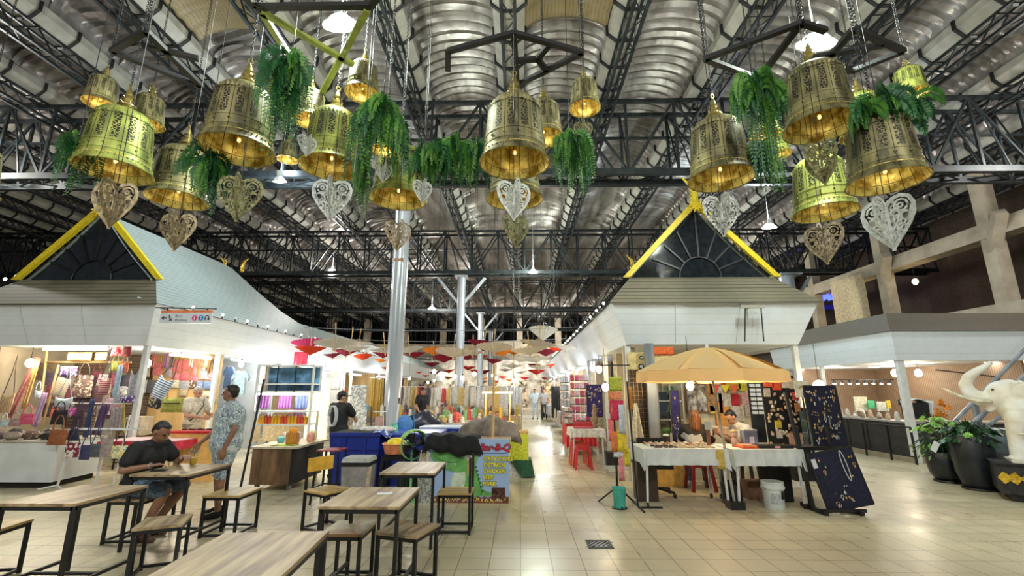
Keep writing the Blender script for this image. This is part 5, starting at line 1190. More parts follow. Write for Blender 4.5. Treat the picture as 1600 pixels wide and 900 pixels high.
bag(253, 606, 24, 36, 9.6, 'bluewhite', 'big blue and white striped tote hanging before the plywood wall', 44, 'hobo', 22)
bag(243, 630, 20, 16, 9.6, 'blackflower', 'black floral pouch under the striped tote', 0, 'box', 14)
bag(270, 633, 33, 22, 9.8, (.36, .38, .08), 'olive green leather handbag on the plywood wall', 26, 'tote', 0, None, True)
t = thing('microwave', 'beige box oven with dark door on the bag stall shelf', 'oven', atY(217, 664, 10.2)); MB().box((0, 0, 0), (.34, .35, .36)).build('body', mat('aged beige', (.48, .42, .33), .5), t); MB().box((-.02, -.18, .03), (.24, .01, .22)).build('door', mat('smoked', (.14, .13, .12), .2), t)
frame_table('shelf_table', 'small dark table under the beige box oven', 'table', t.location.x, 10.2, .5, .45, t.location.z - .18)
t = thing('sales_counter', 'glowing yellow-orange counter with red top edge before the grey-haired man', 'counter', (-6.05, 9.0, 0))
MB().box((0, 0, .42), (.85, .5, .84)).build('body', mat('orange laminate', (.85, .50, .15), .5, var=.06), t); MB().box((0, 0, .86), (.92, .56, .04)).build('red_top', fab((.6, .02, .03)), t)
for i in range(9):
    o = MB().torus((0, 0, 0), .035, .012, 12, 6).build('bracelet', fab((.05, .02, .02)), None, True, base=(-6.4 + i * .085, 8.95 + .06 * (i % 2), .895)); tag(o, 'dark beaded bracelet on the red-topped counter', 'bracelet', 'bracelets on the red-topped counter')
t = thing('red_box', 'bright red cloth box hanging beside the seated man', 'box', atY(266, 700, 8.9)); MB().box((0, 0, 0), (.2, .15, .28)).build('side', fab((.6, .02, .03)), t); MB().box((0, 0, .15), (.22, .17, .03)).build('rim', fab((.75, .5, .5)), t)
shirt_obj(375, 598, 28, 38, 11.5, (.38, .56, .72), 'pale blue shirt on a hanger beside the wall lamp'); shirt_obj(357, 590, 18, 34, 11.9, (.14, .24, .48), 'darker blue shirt left of the pale one')
# --- drinks counter with glazed shelves
t = thing('drinks_counter', 'brown wooden drinks counter on casters with black side and beige top', 'counter', (-4.15, 8.6, 0))
MB().box((0, -.02, .38), (.66, 1.26, .56)).build('carcass', M['counter_wood'], t); MB().box((.335, -.02, .38), (.012, 1.26, .58)).build('side_panel', M['black'], t); MB().box((.02, 0, .68), (.80, 1.34, .035)).build('top', mat('beige laminate', (.60, .52, .38), .4), t)
for sx in (-1, 1):
    for sy in (-1, 1): MB().cyl((sx * .27 - .02, sy * .5, .05), (sx * .27 + .02, sy * .5, .05), .05, .05, 14).build('caster', M['steel_grey'], t)
P0 = atY(393, 690, 9.0); P1 = atY(482, 690, 9.0); xl, xr = P0.x, P1.x
t = thing('display_shelf', 'white framed glass shelf unit with lit shelves above the drinks counter', 'shelf', (P0.x, 9.0, 0))
b = MB()
zt_ = 2.1
for x in (xl, xr):
    for y in (8.95, 9.3): MB().bar((x, y, .70), (x, y, zt_), .035).build('upright', M['steel_white'], t, world=True)
for z in (.98, 1.22, 1.58, 1.74, zt_): MB().bb(xl, xr, 8.93, 9.32, z - .012, z + .012).build('shelf_board', M['steel_white'], t, world=True)
MB().bb(xl + .03, xr - .03, 9.30, 9.32, 1.6, 2.08).build('blue_back_panel', mat('blue poster', (.20, .42, .68), .3, var=.25, scale=6), t, world=True)
for f_ in (.36, .68): MB().bar((xl + (xr - xl) * f_, 8.94, 1.58), (xl + (xr - xl) * f_, 8.94, zt_), .018).build('mullion', M['black'], t, world=True)
MB().bb(xl + .02, xr - .02, 8.94, 8.95, 1.25, 1.56).build('glass_front', M['glass'], t, world=True)
for i in range(16):
    x = xl + .08 + (xr - xl - .14) * i / 15
    c = ['drink orange', (.90, .45, .03)] if i % 5 not in (2, 3) else ['drink red', (.75, .10, .05)]
    t = thing('drink_bottle', '%s plastic bottle in the lit row over the drinks counter' % ('orange' if c[1][0] > .8 else 'red'), 'bottle', (x, 9.05, .992), 0, 'juice bottles on the lit shelf')
    MB().lathe([(.028, 0), (.03, .01), (.03, .12), (.015, .155), (.014, .17)], n=12).build('body', pat.setdefault(c[0], mat(c[0], c[1], .2, var=.08)), t, 40); MB().cyl((0, 0, .17), (0, 0, .19), .016, .016, 10).build('cap', M['steel_white'], t)
tube((xl + .05, 8.96, 1.55), (xr - .05, 8.96, 1.55), 'bright tube inside the glass shelf unit', 'w', 30)
for x, c, nm in ((.12, 'purplecloth', 'purple'), (.5, 'purplecloth', 'violet'), (.78, (.12, .16, .35), 'blue')): cloth(393 + x * 90 + 8, 625, 20, 26, 9.25, c, '%s cloth hanging behind the glass of the shelf unit' % nm, 4)
t = thing('drinks_canister', 'round copper-orange canister on the drinks counter', 'canister', (-4.02, 8.35, .70)); MB().lathe([(.10, 0), (.11, .02), (.11, .19), (.10, .20), (.09, .20)], n=22).build('body', stripes('copper slats', (.62, .26, .05), (.35, .12, .02), 'X', .03, .2, .3, 0), t, 40); MB().ell((0, 0, .22), (.07, .06, .06)).build('fruit', fab((.85, .35, .02)), t, True)
for x, y, c, nm, h in ((-3.85, 8.7, (.75, .35, .25), 'orange box of cups', .16), (-4.35, 8.6, (.15, .5, .55), 'teal patterned bowl', .10), (-4.2, 8.9, (.5, .5, .7), 'lilac jar', .15), (-3.95, 9.0, (.85, .7, .4), 'yellow jar', .17), (-4.45, 8.95, (.6, .55, .5), 'beige jar', .14)):
    o = MB().lathe([(.055, 0), (.07, h * .3), (.068, h * .8), (.045, h)], n=16).build('jar', fab(c, .3), None, 40, base=(x, y, .70)); tag(o, nm + ' standing on the drinks counter', 'jar')
t = thing('green_mat', 'lime green cloth lying at the front of the drinks counter', 'mat', (-4.05, 8.15, .70)); MB().sheet(lambda u, v: ((u - .5) * .4, (v - .5) * .22, .004 + .006 * math.sin(u * 9)), 10, 4, .004).build('cloth', fab((.45, .60, .04)), t, True)
# --- stalls further along the left row
tw = thing('clothes_rail', 'dense rail of yellow and dark cloths in the farther left stall', 'clothes rail', atY(612, 600, 17.2))
MB().cyl(atY(578, 590, 17.2) - tw.location, atY(640, 590, 17.2) - tw.location, .02).build('rail', M['chrome'], tw)
rcol = [(.62, .42, .10), (.70, .48, .14), (.55, .36, .08), (.68, .50, .2), (.12, .12, .10), (.40, .08, .10), (.55, .38, .10), (.10, .14, .20), (.45, .10, .22), (.20, .08, .2), (.6, .42, .15), (.30, .28, .22)]
for i, c in enumerate(rcol): cloth(581 + i * 5.2, 620 + 2 * (i % 3), 6.5, 60, 17.2 + .05 * (i % 2), c, 'long cloth hanging from the rail behind the pale pipe column', 2, .04, 0, 'cloths on the farther rail')
o = MB().box((0, 0, 0), (.42, .02, .62)).build('poster', blotch('sketch poster', [(.75, .78, .8), (.7, .72, .75), (.25, .25, .28), (.8, .82, .85)], 9, .5, 'NOISE'), None, base=atY(560, 620, 12.5)); tag(o, 'white poster with a dark sketch behind the vendor in the cap', 'poster')
o = MB().box((0, 0, 0), (.35, .02, .55)).build('poster', blotch('sketch poster b', [(.7, .7, .72), (.3, .3, .33), (.75, .78, .8)], 12, .5, 'NOISE'), None, base=atY(562, 655, 12.5)); tag(o, 'lower white panel with grey drawing, under the sketch poster', 'poster')
o = MB().box((0, 0, 0), (.55, .05, 1.5)).build('light_column', emis('yellow lightbox', (1, .74, .20), 1.0), None, base=atY(496, 640, 11.8)); tag(o, 'tall glowing yellow lightbox left of the vendor in the cap', 'lightbox')
for i, (x, y, a, b_, Y_, c, nm) in enumerate([(470, 560, 22, 20, 14.5, (.75, .05, .10), 'bright red'), (487, 600, 8, 22, 12.8, (.70, .05, .12), 'crimson'), (520, 600, 24, 18, 14, (.62, .62, .62), 'grey'), (505, 640, 14, 30, 13, (.75, .48, .10), 'amber'), (445, 630, 30, 34, 12.2, (.50, .28, .18), 'rusty'), (462, 640, 26, 26, 12.4, 'purplecloth', 'purple folded'), (660, 620, 12, 20, 22, (.6, .1, .12), 'dull red')]):
    cloth(x, y, a, b_, Y_, c, '%s cloth hanging in the row of left stalls' % nm, 3)
for i, (Yq, c, nm) in enumerate(((12.6, (.65, .50, .30), 'first'), (15.2, (.5, .46, .42), 'second'), (18.4, (.30, .24, .2), 'third'), (22, (.6, .5, .35), 'fourth'), (26, (.4, .35, .3), 'fifth'))):
    draped_table('stall_table', '%s goods table along the left row beyond the drinks counter' % nm, -7.2, -6.2, Yq, Yq + 1.8, .8, .5, fab(c), False, False)
    for j in range(12):
        cc = random.choice([(.7, .5, .1), (.6, .1, .1), (.1, .3, .5), (.7, .65, .6), (.12, .1, .12), (.5, .3, .12)])
        o = MB().lathe([(.06, 0), (.09, .06), (.08, .14 + .05 * (j % 3)), (.02, .2 + .05 * (j % 3))], n=10).build('stall_item', fab(cc), None, 40, base=(-7.05 + .26 * (j % 4), Yq + .25 + .5 * (j // 4), .808)); tag(o, 'small coloured ware on the %s left goods table' % nm, 'ware', 'wares on the %s left goods table' % nm)
    tube((-6.9, Yq + .2, 2.25), (-6.9, Yq + 1.6, 2.25), 'bright tube over the %s left goods table' % nm, 'c' if i % 2 else 'w', 38)
# --- right side of the aisle: racks of the long right kiosk
def rack(lab, x, y, w_, h, mt, Y_, cat='rack', nm='goods_rack', rows=6, cells=4):
    p = atY(x, y, Y_); k = mpx(p); W_, H_ = w_ * k, h * k; t = thing(nm, lab, cat, (p.x, p.y, p.z - H_ / 2))
    for s_ in (-1, 1): MB().bar((s_ * W_ / 2, 0, 0), (s_ * W_ / 2, 0, H_), .03).build('upright', M['chrome'], t)
    for i in range(rows):
        z = H_ * (i + .15) / rows; MB().box((0, .05, z), (W_, .2, .012)).build('shelf', M['chrome'], t)
        for j in range(cells): MB().box((-W_ / 2 + W_ * (j + .5) / cells, .02, z + H_ / rows * .42), (W_ / cells * .82, .10, H_ / rows * .70), (R(-12), 0, 0)).build('packet', mt[(i * 3 + j) % len(mt)], t)
    return t
pk = [fab((.62, .12, .20)), fab((.70, .35, .40)), fab((.72, .60, .62)), fab((.5, .08, .15))]
rack('tall rack packed with pink and red packets beside the right kiosk', 906, 622, 30, 72, pk, 13.2)
rack('wire rack of white packets left of the pink one', 884, 625, 16, 72, [fab((.70, .68, .66)), fab((.55, .6, .66)), fab((.35, .33, .36))], 14.6)
rack('small wire rack of pale goods near the red cloth table', 888, 650, 14, 26, [fab((.68, .6, .58)), fab((.55, .3, .3))], 12.2, rows=3, cells=2)
def board(lab, x, y, wp, hp, Y_, mt, n=30, seed=1, group=None, rot=(0, 0, 0), nm='jewellery_board'):
    p = atY(x, y, Y_); k = mpx(p); W_, H_ = wp * k, hp * k; t = thing(nm, lab, 'display board', p); t.rotation_euler = rot
    MB().box((0, 0, 0), (W_, .02, H_)).build('panel', mt, t)
    b = MB()
    for s_ in (-1, 1): b.box((s_ * W_ / 2, 0, 0), (.02, .03, H_)); b.box((0, 0, s_ * H_ / 2), (W_, .03, .02))
    b.build('frame', M['black'], t); rnd = random.Random(seed)
    for i in range(n):
        x_, z_ = rnd.uniform(-.42, .42) * W_, rnd.uniform(-.42, .42) * H_; s_ = rnd.uniform(.010, .022); b = MB()
        kk = i % 3
        if kk == 0: b.torus((x_, -.02, z_), s_, s_ * .3, 10, 5, (math.pi / 2, 0, 0)); b.ell((x_, -.02, z_ - s_ * 1.8), (s_ * .6, .005, s_ * .9), 8, 5)
        elif kk == 1: b.ell((x_, -.02, z_), (s_ * .9, .006, s_ * 1.2), 8, 5); b.cyl((x_, -.02, z_ + s_), (x_, -.02, z_ + s_ * 2.5), .002, n=4)
        else: b.ell((x_ - s_, -.02, z_), (s_ * .6, .005, s_ * .8), 8, 5); b.ell((x_ + s_, -.02, z_), (s_ * .6, .005, s_ * .8), 8, 5)
        b.build('earring', M['silver'] if i % 2 else M['goldware'], t, True)
    return t
M['silver'] = mat('silverware', (.75, .74, .70), .25, .7, var=.1); M['goldware'] = mat('gilt ware', (.75, .50, .20), .3, .7, var=.2)
navy = mat('navy velvet', (.012, .015, .042), .9, var=.2, scale=30); purple = mat('indigo velvet', (.04, .03, .16), .9, var=.2)
board('indigo board of small earrings beside the right kiosk corner, beyond the red stool', 929, 626, 24, 48, 11.8, purple, 26, 3)
draped_table('market_table', 'small white-clothed table with red stools in the aisle', 1.12, 1.85, 10.4, 11.2, .78, .16, fab((.70, .68, .64)), False)
draped_table('market_table', 'red-skirted table behind the small white-clothed one', 1.2, 2.0, 12.2, 13.2, .78, .55, fab((.62, .03, .04)), False)
t = thing('carved_figure', 'brown carved wooden figure standing on the small white-clothed table', 'figure', (1.72, 10.9, .79)); MB().lathe([(.07, 0), (.05, .05), (.075, .15), (.05, .27), (.06, .36), (.035, .42), (.05, .47), (.01, .53)], n=14).build('carving', mat('carved wood', (.35, .22, .14), .6, var=.3, scale=30, bump=.4), t, True); MB().box((0, 0, -.0), (.15, .13, .02)).build('plinth', M['counter_wood'], t)
o = MB().box((0, 0, 0), (.42, .3, .03)).build('red_tray', fab((.5, .05, .08)), None, base=(1.42, 10.75, .80)); tag(o, 'flat dark red tray on the small white-clothed table', 'tray')
o = MB().box((0, 0, 0), (.34, .12, .5)).build('brocade_panel', blotch('grey brocade', [(.45, .42, .3), (.25, .24, .18), (.55, .5, .36)], 30), None, base=atY(945, 672, 11.3)); tag(o, 'grey-gold brocade panel leaning behind the small white-clothed table', 'panel')
def plastic_stool(lab, loc, c, h=.46, s=1):
    t = thing('plastic_stool', lab, 'stool', loc); m_ = mat('stool plastic', c, .35, var=.05)
    MB().box((0, 0, h), (.29 * s, .29 * s, .03)).build('seat', m_, t); MB().box((0, 0, h - .04), (.28 * s, .28 * s, .05)).build('apron', m_, t)
    for sx in (-1, 1):
        for sy in (-1, 1): MB().bar((sx * .125 * s, sy * .125 * s, h - .03), (sx * .17 * s, sy * .17 * s, 0), .05, .04).build('leg', m_, t)
    return t
plastic_stool('bright red plastic stool standing in front of the small white-clothed table', (1.33, 10.25, 0), (.55, .03, .04)); plastic_stool('orange-red plastic stool behind the bright red one, under the small table', (1.30, 10.85, 0), (.70, .12, .08), .5)
o = MB().box((0, 0, 0), (.34, .3, .26)).build('black_crate', M['black'], None, base=(2.0, 10.4, .2)); tag(o, 'black crate beside the small white-clothed table', 'crate')
o = MB().box((0, 0, 0), (.5, .34, .07)).build('crate_stand', M['grey_paint'], None, base=(2.0, 10.4, .035)); tag(o, 'low grey stand under the black crate', 'stand')
for i, (x, Y_, c, nm) in enumerate(((873, 19, (.02, .02, .025), 'long black'), (866, 21, (.03, .03, .04), 'black'), (848, 30, (.16, .08, .12), 'dark plum'), (856, 30, (.62, .44, .18), 'golden'))): cloth(x, 628, 9 if Y_ < 25 else 6, 48, Y_, c, '%s dress hanging far along the right row' % nm, 2, .05)
for i, Yq in enumerate((14, 17.5, 21, 25, 29)):
    tube((2.0, Yq, 2.3), (2.0, Yq + 2.2, 2.3), 'bright tube under the right eave, number %s from the corner' % ['one', 'two', 'three', 'four', 'five'][i], 'c' if i != 1 else 'w', 60)
    draped_table('stall_table', 'pale goods table under the right eave, %s from the corner' % ['first', 'second', 'third', 'fourth', 'fifth'][i], 1.5, 2.3, Yq, Yq + 2.2, .82, .5, fab(((.7, .68, .66), (.55, .5, .45), (.7, .6, .5), (.5, .5, .55), (.6, .55, .4))[i]), False, False)
# --- clothes stand at the corner of the souvenir stall
t = thing('clothes_stand', 'black pole stand hung with bright garments at the left of the souvenir stall', 'clothes stand', (1.42, 7.15, 0))
MB().cyl((0, 0, 0), (0, 0, 2.05), .016).build('pole', M['steel_black'], t)
for a in range(3): MB().bar((0, 0, .25), (.3 * math.cos(a * 2.1 + .5), .3 * math.sin(a * 2.1 + .5), .01), .02).build('foot', M['steel_black'], t)
MB().bar((-.22, 0, 2.0), (.28, 0, 2.0), .018).build('crossbar', M['steel_black'], t)
t = thing('wire_panel_stand', 'black rectangular steel frame on the floor left of the first white table', 'stand', (1.68, 7.05, 0))
for x in (0, ): MB().bar((0, 0, 0), (-.06, 0, 1.75), .022).build('upright', M['steel_black'], t)
MB().bar((-.02, -.1, .012), (.32, -.1, .012), .022).build('base', M['steel_black'], t); MB().bar((0, -.35, .012), (0, .35, .012), .022).build('base', M['steel_black'], t)
for x, y, a, b_, c, nm in ((962, 600, 19, 22, (.42, .46, .05), 'olive lime'), (964, 641, 21, 30, (.62, .03, .10), 'crimson'), (955, 625, 8, 40, (.80, .45, .08), 'amber'), (972, 655, 9, 44, (.55, .62, .70), 'pale blue'), (962, 618, 18, 12, (.75, .25, .12), 'orange'), (960, 690, 9, 30, (.70, .22, .06), 'orange tie-dye'), (972, 688, 13, 32, (.80, .62, .04), 'bright yellow'), (966, 707, 14, 14, (.70, .70, .72), 'white'), (980, 715, 8, 26, (.78, .70, .05), 'lemon'), (971, 728, 8, 44, (.80, .30, .30), 'pink'), (984, 622, 7, 34, (.80, .35, .06), 'orange strip'), (955, 672, 8, 34, (.8, .2, .2), 'red strip')):
    cloth(x, y, a, b_, 7.1 + random.uniform(-.08, .08), c, '%s garment on the black clothes stand' % nm, 1.5, .015)
t = thing('plastic_bucket', 'teal plastic bucket at the foot of the clothes stand', 'bucket', (1.40, 6.95, 0)); MB().lathe([(.075, .01), (.08, .015), (.095, .26), (.102, .27), (.095, .275), (.09, .26), (.07, .03)], n=24).build('body', mat('teal plastic', (.06, .50, .42), .35), t, 40); MB().lathe([(.10, 0), (.11, .012), (.08, .015)], n=24).build('foot_ring', M['black'], t)
# wall goods of the right kiosk front
t = thing('lattice_panel', 'dark wicker panel with wire grid behind the clothes stand', 'panel', atY(998, 635, 8.75)); MB().box((0, 0, 0), (.33, .03, 1.35)).build('board', mat('dark rattan', (.09, .05, .03), .7, var=.3, scale=40), t)
b = MB()
for i in range(5): b.bar((-.15 + i * .075, -.02, -.67), (-.15 + i * .075, -.02, .67), .005)
for i in range(18): b.bar((-.165, -.02, -.66 + i * .078), (.165, -.02, -.66 + i * .078), .005)
b.build('wire_grid', M['goldware'], t)
cloth(995, 660, 22, 58, 8.4, (.68, .62, .46), 'cream cloth hanging in a point over the wicker panel', 2, .03, 0, None, 'hanging_cloth', 'cloth', .8)
MB().bb(2.02, 2.26, 9.0, 9.05, 0, 2.45).build('side_panel', cw, KR, world=True)
t = thing('yellow_notice_board', 'pale yellow panel with round clocks above the wicker panel', 'board', atY(997, 568, 8.8)); MB().box((0, 0, 0), (.38, .02, .42)).build('panel', mat('pale yellow', (.80, .62, .28), .6), t)
for x, z, r in ((.06, .11, .035), (.05, -.06, .055), (.05, -.16, .04)):
    q = MB().cyl((x, -.02, z), (x, -.035, z), r, n=18).build('clock', M['black'], t); MB().cyl((x, -.036, z), (x, -.04, z), r * .6, n=18).build('clock_face', M['white'], q)
cloth(1033, 548, 40, 12, 8.83, (.75, .14, .03), 'orange-red banner above the yellow panel, by the steel post', 2, .01); cloth(1033, 566, 40, 26, 8.86, (.80, .62, .30), 'pale yellow cloth behind the parasol edge', 2, .01)
MB().bb(2.33, 2.50, 8.55, 8.62, 0, 2.48).build('steel_door_post', M['steel_grey'], KR, world=True)
t = thing('glazed_cabinet', 'white framed glazed cabinet with green plants behind the first table', 'cabinet', atY(1050, 660, 9.6)); b = MB()
for x in (-.25, 0, .25): MB().bar((x, 0, -.4), (x, 0, .85), .03).build('stile', M['cream'], t)
for z in (-.4, .05, .42, .85): MB().bar((-.25, 0, z), (.25, 0, z), .03).build('shelf', M['cream'], t)
MB().box((0, .05, .22), (.5, .01, 1.2)).build('glass', M['glass'], t); MB().box((0, .3, 0), (.52, .02, 1.2)).build('back', M['shade'], t)
for i, (x, z) in enumerate(((.05, .62), (.08, .23), (-.1, -.2))):
    b = MB(); rnd = random.Random(i)
    for k in range(26): a = rnd.uniform(0, 6.28); p_ = Vector((x + rnd.uniform(-.09, .09), .12 + rnd.uniform(-.03, .03), z + rnd.uniform(-.08, .08))); d_ = Vector((math.cos(a), -.2, math.sin(a))) * .06; n_ = d_.cross(Vector((0, 1, 0))) * .35; b.add([p_ - d_, p_ - n_, p_ + d_, p_ + n_], [(0, 1, 2, 3)])
    o = b.build('leafy_plant', M['leaf_lime']); o.location = t.location; tag(o, 'small lime-green plant on the %s shelf of the glazed cabinet' % ['upper', 'middle', 'lower'][i], 'plant')
board('narrow indigo banner with small silver stars beside the seated woman', 1056, 650, 13, 78, 9.0, purple, 12, 9, nm='narrow_banner')
t = thing('photo_frame', 'brown framed glass case of pictures behind the seated woman', 'case', atY(1088, 622, 9.6)); MB().box((0, 0, 0), (.42, .06, .62)).build('case', M['counter_wood'], t)
for s_ in (-1, 1): MB().box((s_ * .1, -.035, 0), (.17, .01, .52)).build('pane', mat('pale print', (.45, .42, .38), .2, var=.4, scale=8), t)
wallg = [(1110, 620, 10, 44, (.62, .30, .12), 'amber strip'), (1125, 616, 11, 24, (.70, .64, .55), 'cream card'), (1133, 600, 10, 20, (.70, .08, .05), 'red pennant'), (1145, 598, 22, 20, (.72, .60, .06), 'yellow print'), (1130, 650, 22, 46, (.78, .30, .05), 'orange cloth'), (1126, 630, 5, 30, (.5, .04, .04), 'dark red strip'), (1136, 625, 12, 20, (.78, .74, .68), 'white card'), (1149, 625, 13, 18, (.60, .03, .04), 'red bag-shaped card'), (1165, 624, 12, 18, (.72, .40, .38), 'pink card'),
         (1160, 600, 12, 20, (.80, .68, .05), 'bright yellow card'), (1152, 645, 20, 26, (.70, .60, .50), 'framed cream print'), (1168, 640, 8, 20, (.6, .5, .4), 'beige card'), (1113, 608, 8, 16, (.7, .66, .62), 'white label'), (1113, 640, 8, 12, (.75, .62, .08), 'small yellow label')]
for x, y, a, b_, c, nm in wallg:
    p = atY(x, y, 9.9); k = mpx(p); o = MB().box((0, 0, 0), (a * k, .02, b_ * k)).build('wall_card', fab(c), None, base=p); tag(o, '%s pinned on the souvenir stall wall under the parasol' % nm, 'card')
o = MB().box((0, 0, 0), (2.1, .04, 1.9)).build('souvenir_wall', cw, None, base=(4.1, 10.0, 1.2)); tag(o, 'cream backing wall of the souvenir stall under the parasol', 'panel')
draped_table('market_table', 'rear work table of the souvenir stall heaped with cream parcels', 2.95, 4.0, 8.75, 9.35, .80, .3, fab((.6, .5, .36)), False)
rnd = random.Random(8)
for i in range(20):
    o = MB().box((0, 0, 0), (rnd.uniform(.07, .13), .09, rnd.uniform(.04, .08)), (0, 0, rnd.uniform(-.5, .5))).build('cream_parcel', fab((.78, .66, .48) if i % 3 else (.75, .45, .30)), None, base=(3.1 + .085 * (i % 10), 8.95 + .12 * (i % 2), .85 + .075 * (i // 10))); tag(o, 'small cream parcel heaped on the rear work table', 'parcel', 'parcels on the rear work table')
for i, (x, c) in enumerate(((1118, (.7, .06, .04)), (1133, (.75, .62, .05)), (1147, (.70, .12, .04)))):
    o = MB().prism([(-.09, .06), (.09, .06), (0, -.12)], -.006, .006).build('pennant', fab(c), None, base=atY(x, 606, 9.6)); tag(o, '%s pennant strung under the parasol' % ('left red', 'yellow', 'right red')[i], 'pennant')
# postcard racks
t = thing('spinner_rack', 'narrow grey metal louvre rack behind the man in white', 'rack', atY(1181, 628, 9.2)); MB().box((0, 0, -.1), (.24, .05, 1.3)).build('back', M['steel_dark'], t)
for s_ in (-1, 1):
    for i in range(9): MB().box((s_ * .06, -.04, .48 - i * .085), (.10, .02, .06), (R(-20), 0, 0)).build('louvre', M['grey_paint'], t)
t = thing('magnet_board', 'tall black grid crowded with cream carved magnets at the right of the souvenir stall', 'display board', atY(1222, 648, 7.9)); MB().box((0, 0, 0), (.56, .03, 1.25), (0, R(-2), 0)).build('grid_panel', M['black'], t); rnd = random.Random(5)
mg = [fab((.70, .58, .44)), fab((.55, .42, .3)), fab((.75, .7, .6)), fab((.4, .2, .12))]
for i in range(90):
    x_ = rnd.uniform(-.25, .25); z_ = rnd.uniform(-.55, .35); b = MB(); b.ell((x_, -.03, z_), (rnd.uniform(.016, .03), .012, rnd.uniform(.02, .035)), 8, 5, (0, rnd.uniform(-.6, .6), 0)); b.build('magnet', mg[i % 4], t, True)
for x, z, a, b_, c in ((-.18, .52, .16, .14, (.75, .10, .04)), (-.05, .50, .14, .2, (.72, .08, .03)), (.1, .52, .13, .17, (.65, .55, .42)), (.22, .50, .1, .17, (.60, .5, .36)), (.24, .30, .09, .14, (.6, .04, .05)), (.25, .12, .08, .14, (.75, .38, .2)), (-.1, -.15, .1, .12, (.75, .62, .05)), (-.1, -.30, .09, .14, (.72, .7, .66)), (.16, -.38, .22, .18, (.7, .45, .35)), (-.22, .36, .1, .14, (.5, .42, .36))): MB().box((x, -.03, z), (a, .02, b_)).build('card', fab(c), t)
# --- the two white tables
wc = mat('white tablecloth', (.62, .68, .68), .75, var=.05, scale=6, bump=.05)
draped_table('market_table', 'first white-clothed table of the souvenir stall, left of two', 1.78, 2.98, 6.95, 7.65, .79, .22, wc)
draped_table('market_table', 'second white-clothed table of the souvenir stall, right of two', 3.05, 4.02, 6.90, 7.60, .79, .22, wc)
for i in range(26):
    x = 2.0 + (i % 13) * .07 + random.uniform(-.01, .01); y = 7.08 + (i // 13) * .16
    c = (.06, .03, .02) if i % 13 < 5 else (.55, .42, .25)
    o = MB().torus((0, 0, .012), .026, .009, 12, 6).build('bracelet', fab(c), None, True, base=(x, y, .796)); tag(o, '%s bead bracelet laid out on the first white table' % ('dark' if c[0] < .1 else 'light'), 'bracelet', '%s bracelets on the first white table' % ('dark' if c[0] < .1 else 'light'))
for i in range(22):
    x = 1.95 + (i % 11) * .09; y = 7.38 + (i // 11) * .13
    o = MB().ell((0, 0, .02), (.035, .025, .022), 10, 6).build('trinket', mg[i % 4], None, True, base=(x, y, .796)); tag(o, 'small cream trinket toward the rear of the first white table', 'trinket', 'trinkets on the first white table')
t = thing('folder_stack', 'orange-red folders lying on the second white table', 'folder', (3.42, 7.15, .797)); MB().box((0, 0, .01), (.42, .28, .02), (0, 0, R(8))).build('lower_folder', fab((.75, .12, .03)), t); MB().box((.03, .02, .028), (.36, .22, .015), (0, 0, R(-6))).build('upper_folder', fab((.80, .35, .2)), t)
t = thing('cash_box', 'grey-blue metal box with a paper label at the rear of the second table', 'box', (3.55, 7.45, .797)); MB().box((0, 0, .11), (.2, .14, .22)).build('body', mat('slate box', (.20, .24, .38), .4), t); MB().box((.01, -.073, .08), (.07, .004, .1)).build('label', M['white'], t); MB().box((0, 0, .225), (.21, .15, .02)).build('lid', M['grey_paint'], t)
t = thing('figurine', 'small round-faced doll figurine with a cap beside the grey-blue box', 'figurine', (3.35, 7.5, .797)); MB().lathe([(.05, 0), (.055, .05), (.035, .11), (.02, .12)], n=16).build('body', fab((.65, .42, .35)), t, True); MB().ell((0, 0, .165), (.055, .05, .055)).build('head', fab((.78, .55, .42)), t, True); MB().ell((0, .005, .19), (.06, .055, .04)).build('cap', fab((.45, .38, .22)), t, True)
t = thing('display_tray', 'flat black tray with rings along the rear edge of the second table', 'tray', (3.72, 7.12, .797)); MB().box((0, 0, .02), (.50, .22, .04)).build('tray', M['black'], t); MB().box((.02, -.112, .02), (.08, .003, .028)).build('sticker', fab((.7, .3, .3)), t)
t = thing('table_sign', 'little white card on a brown wooden block between the white tables', 'sign', (2.87, 7.3, .797)); MB().box((0, 0, .12), (.05, .03, .24)).build('block', mat('reddish block', (.28, .10, .05), .5), t); MB().box((0, -.02, .30), (.1, .006, .12)).build('card', M['white'], t)
cloth(1126, 718, 12, 28, 6.92, (.62, .45, .10), 'mustard cloth tucked between the two white tables', 1.5, .01)
t = thing('coffee_mug', 'dark lidded mug at the rear left of the first white table', 'mug', (2.3, 7.55, .797)); MB().lathe([(.035, 0), (.042, .12), (.044, .125)], n=18).build('body', M['black'], t, 40); MB().lathe([(.046, .125), (.046, .14), (.03, .15)], n=18).build('lid', M['white'], t, 40)
# under the tables
t = thing('office_chair', 'black office chair base on casters under the first white table', 'chair', (2.15, 7.75, 0))
for i in range(5):
    a = R(72 * i - 40); l = MB().bar((0, 0, .12), (.30 * math.cos(a), .30 * math.sin(a), .08), .04, .03).build('base_arm', M['black'], t); MB().ell((.30 * math.cos(a), .30 * math.sin(a), .035), (.03, .03, .035)).build('caster', M['black'], l, True)
MB().cyl((0, 0, .1), (0, 0, .42), .025).build('column', M['black'], t); MB().box((0, 0, .46), (.46, .46, .07)).build('seat', M['black'], t); MB().box((0, .24, .68), (.42, .05, .34)).build('backrest', M['black'], t)
plastic_stool('dark red plastic stool under the seated woman', (pw.x, pw.y + .02, 0), (.22, .015, .02), .44, 1.1)
plastic_stool('dark plastic stool under the man in the white T-shirt', (pm.x, pm.y, 0), (.06, .04, .04), .48)
t = thing('paint_bucket', 'white paint bucket with printed label under the second white table', 'bucket', (3.58, 6.98, 0))
MB().lathe([(.125, 0), (.128, .01), (.14, .26), (.152, .265), (.155, .29), (.15, .30), (.145, .34), (.152, .345), (.15, .36)], n=30).build('body', mat('white plastic', (.62, .68, .66), .4, var=.05), t, 40)
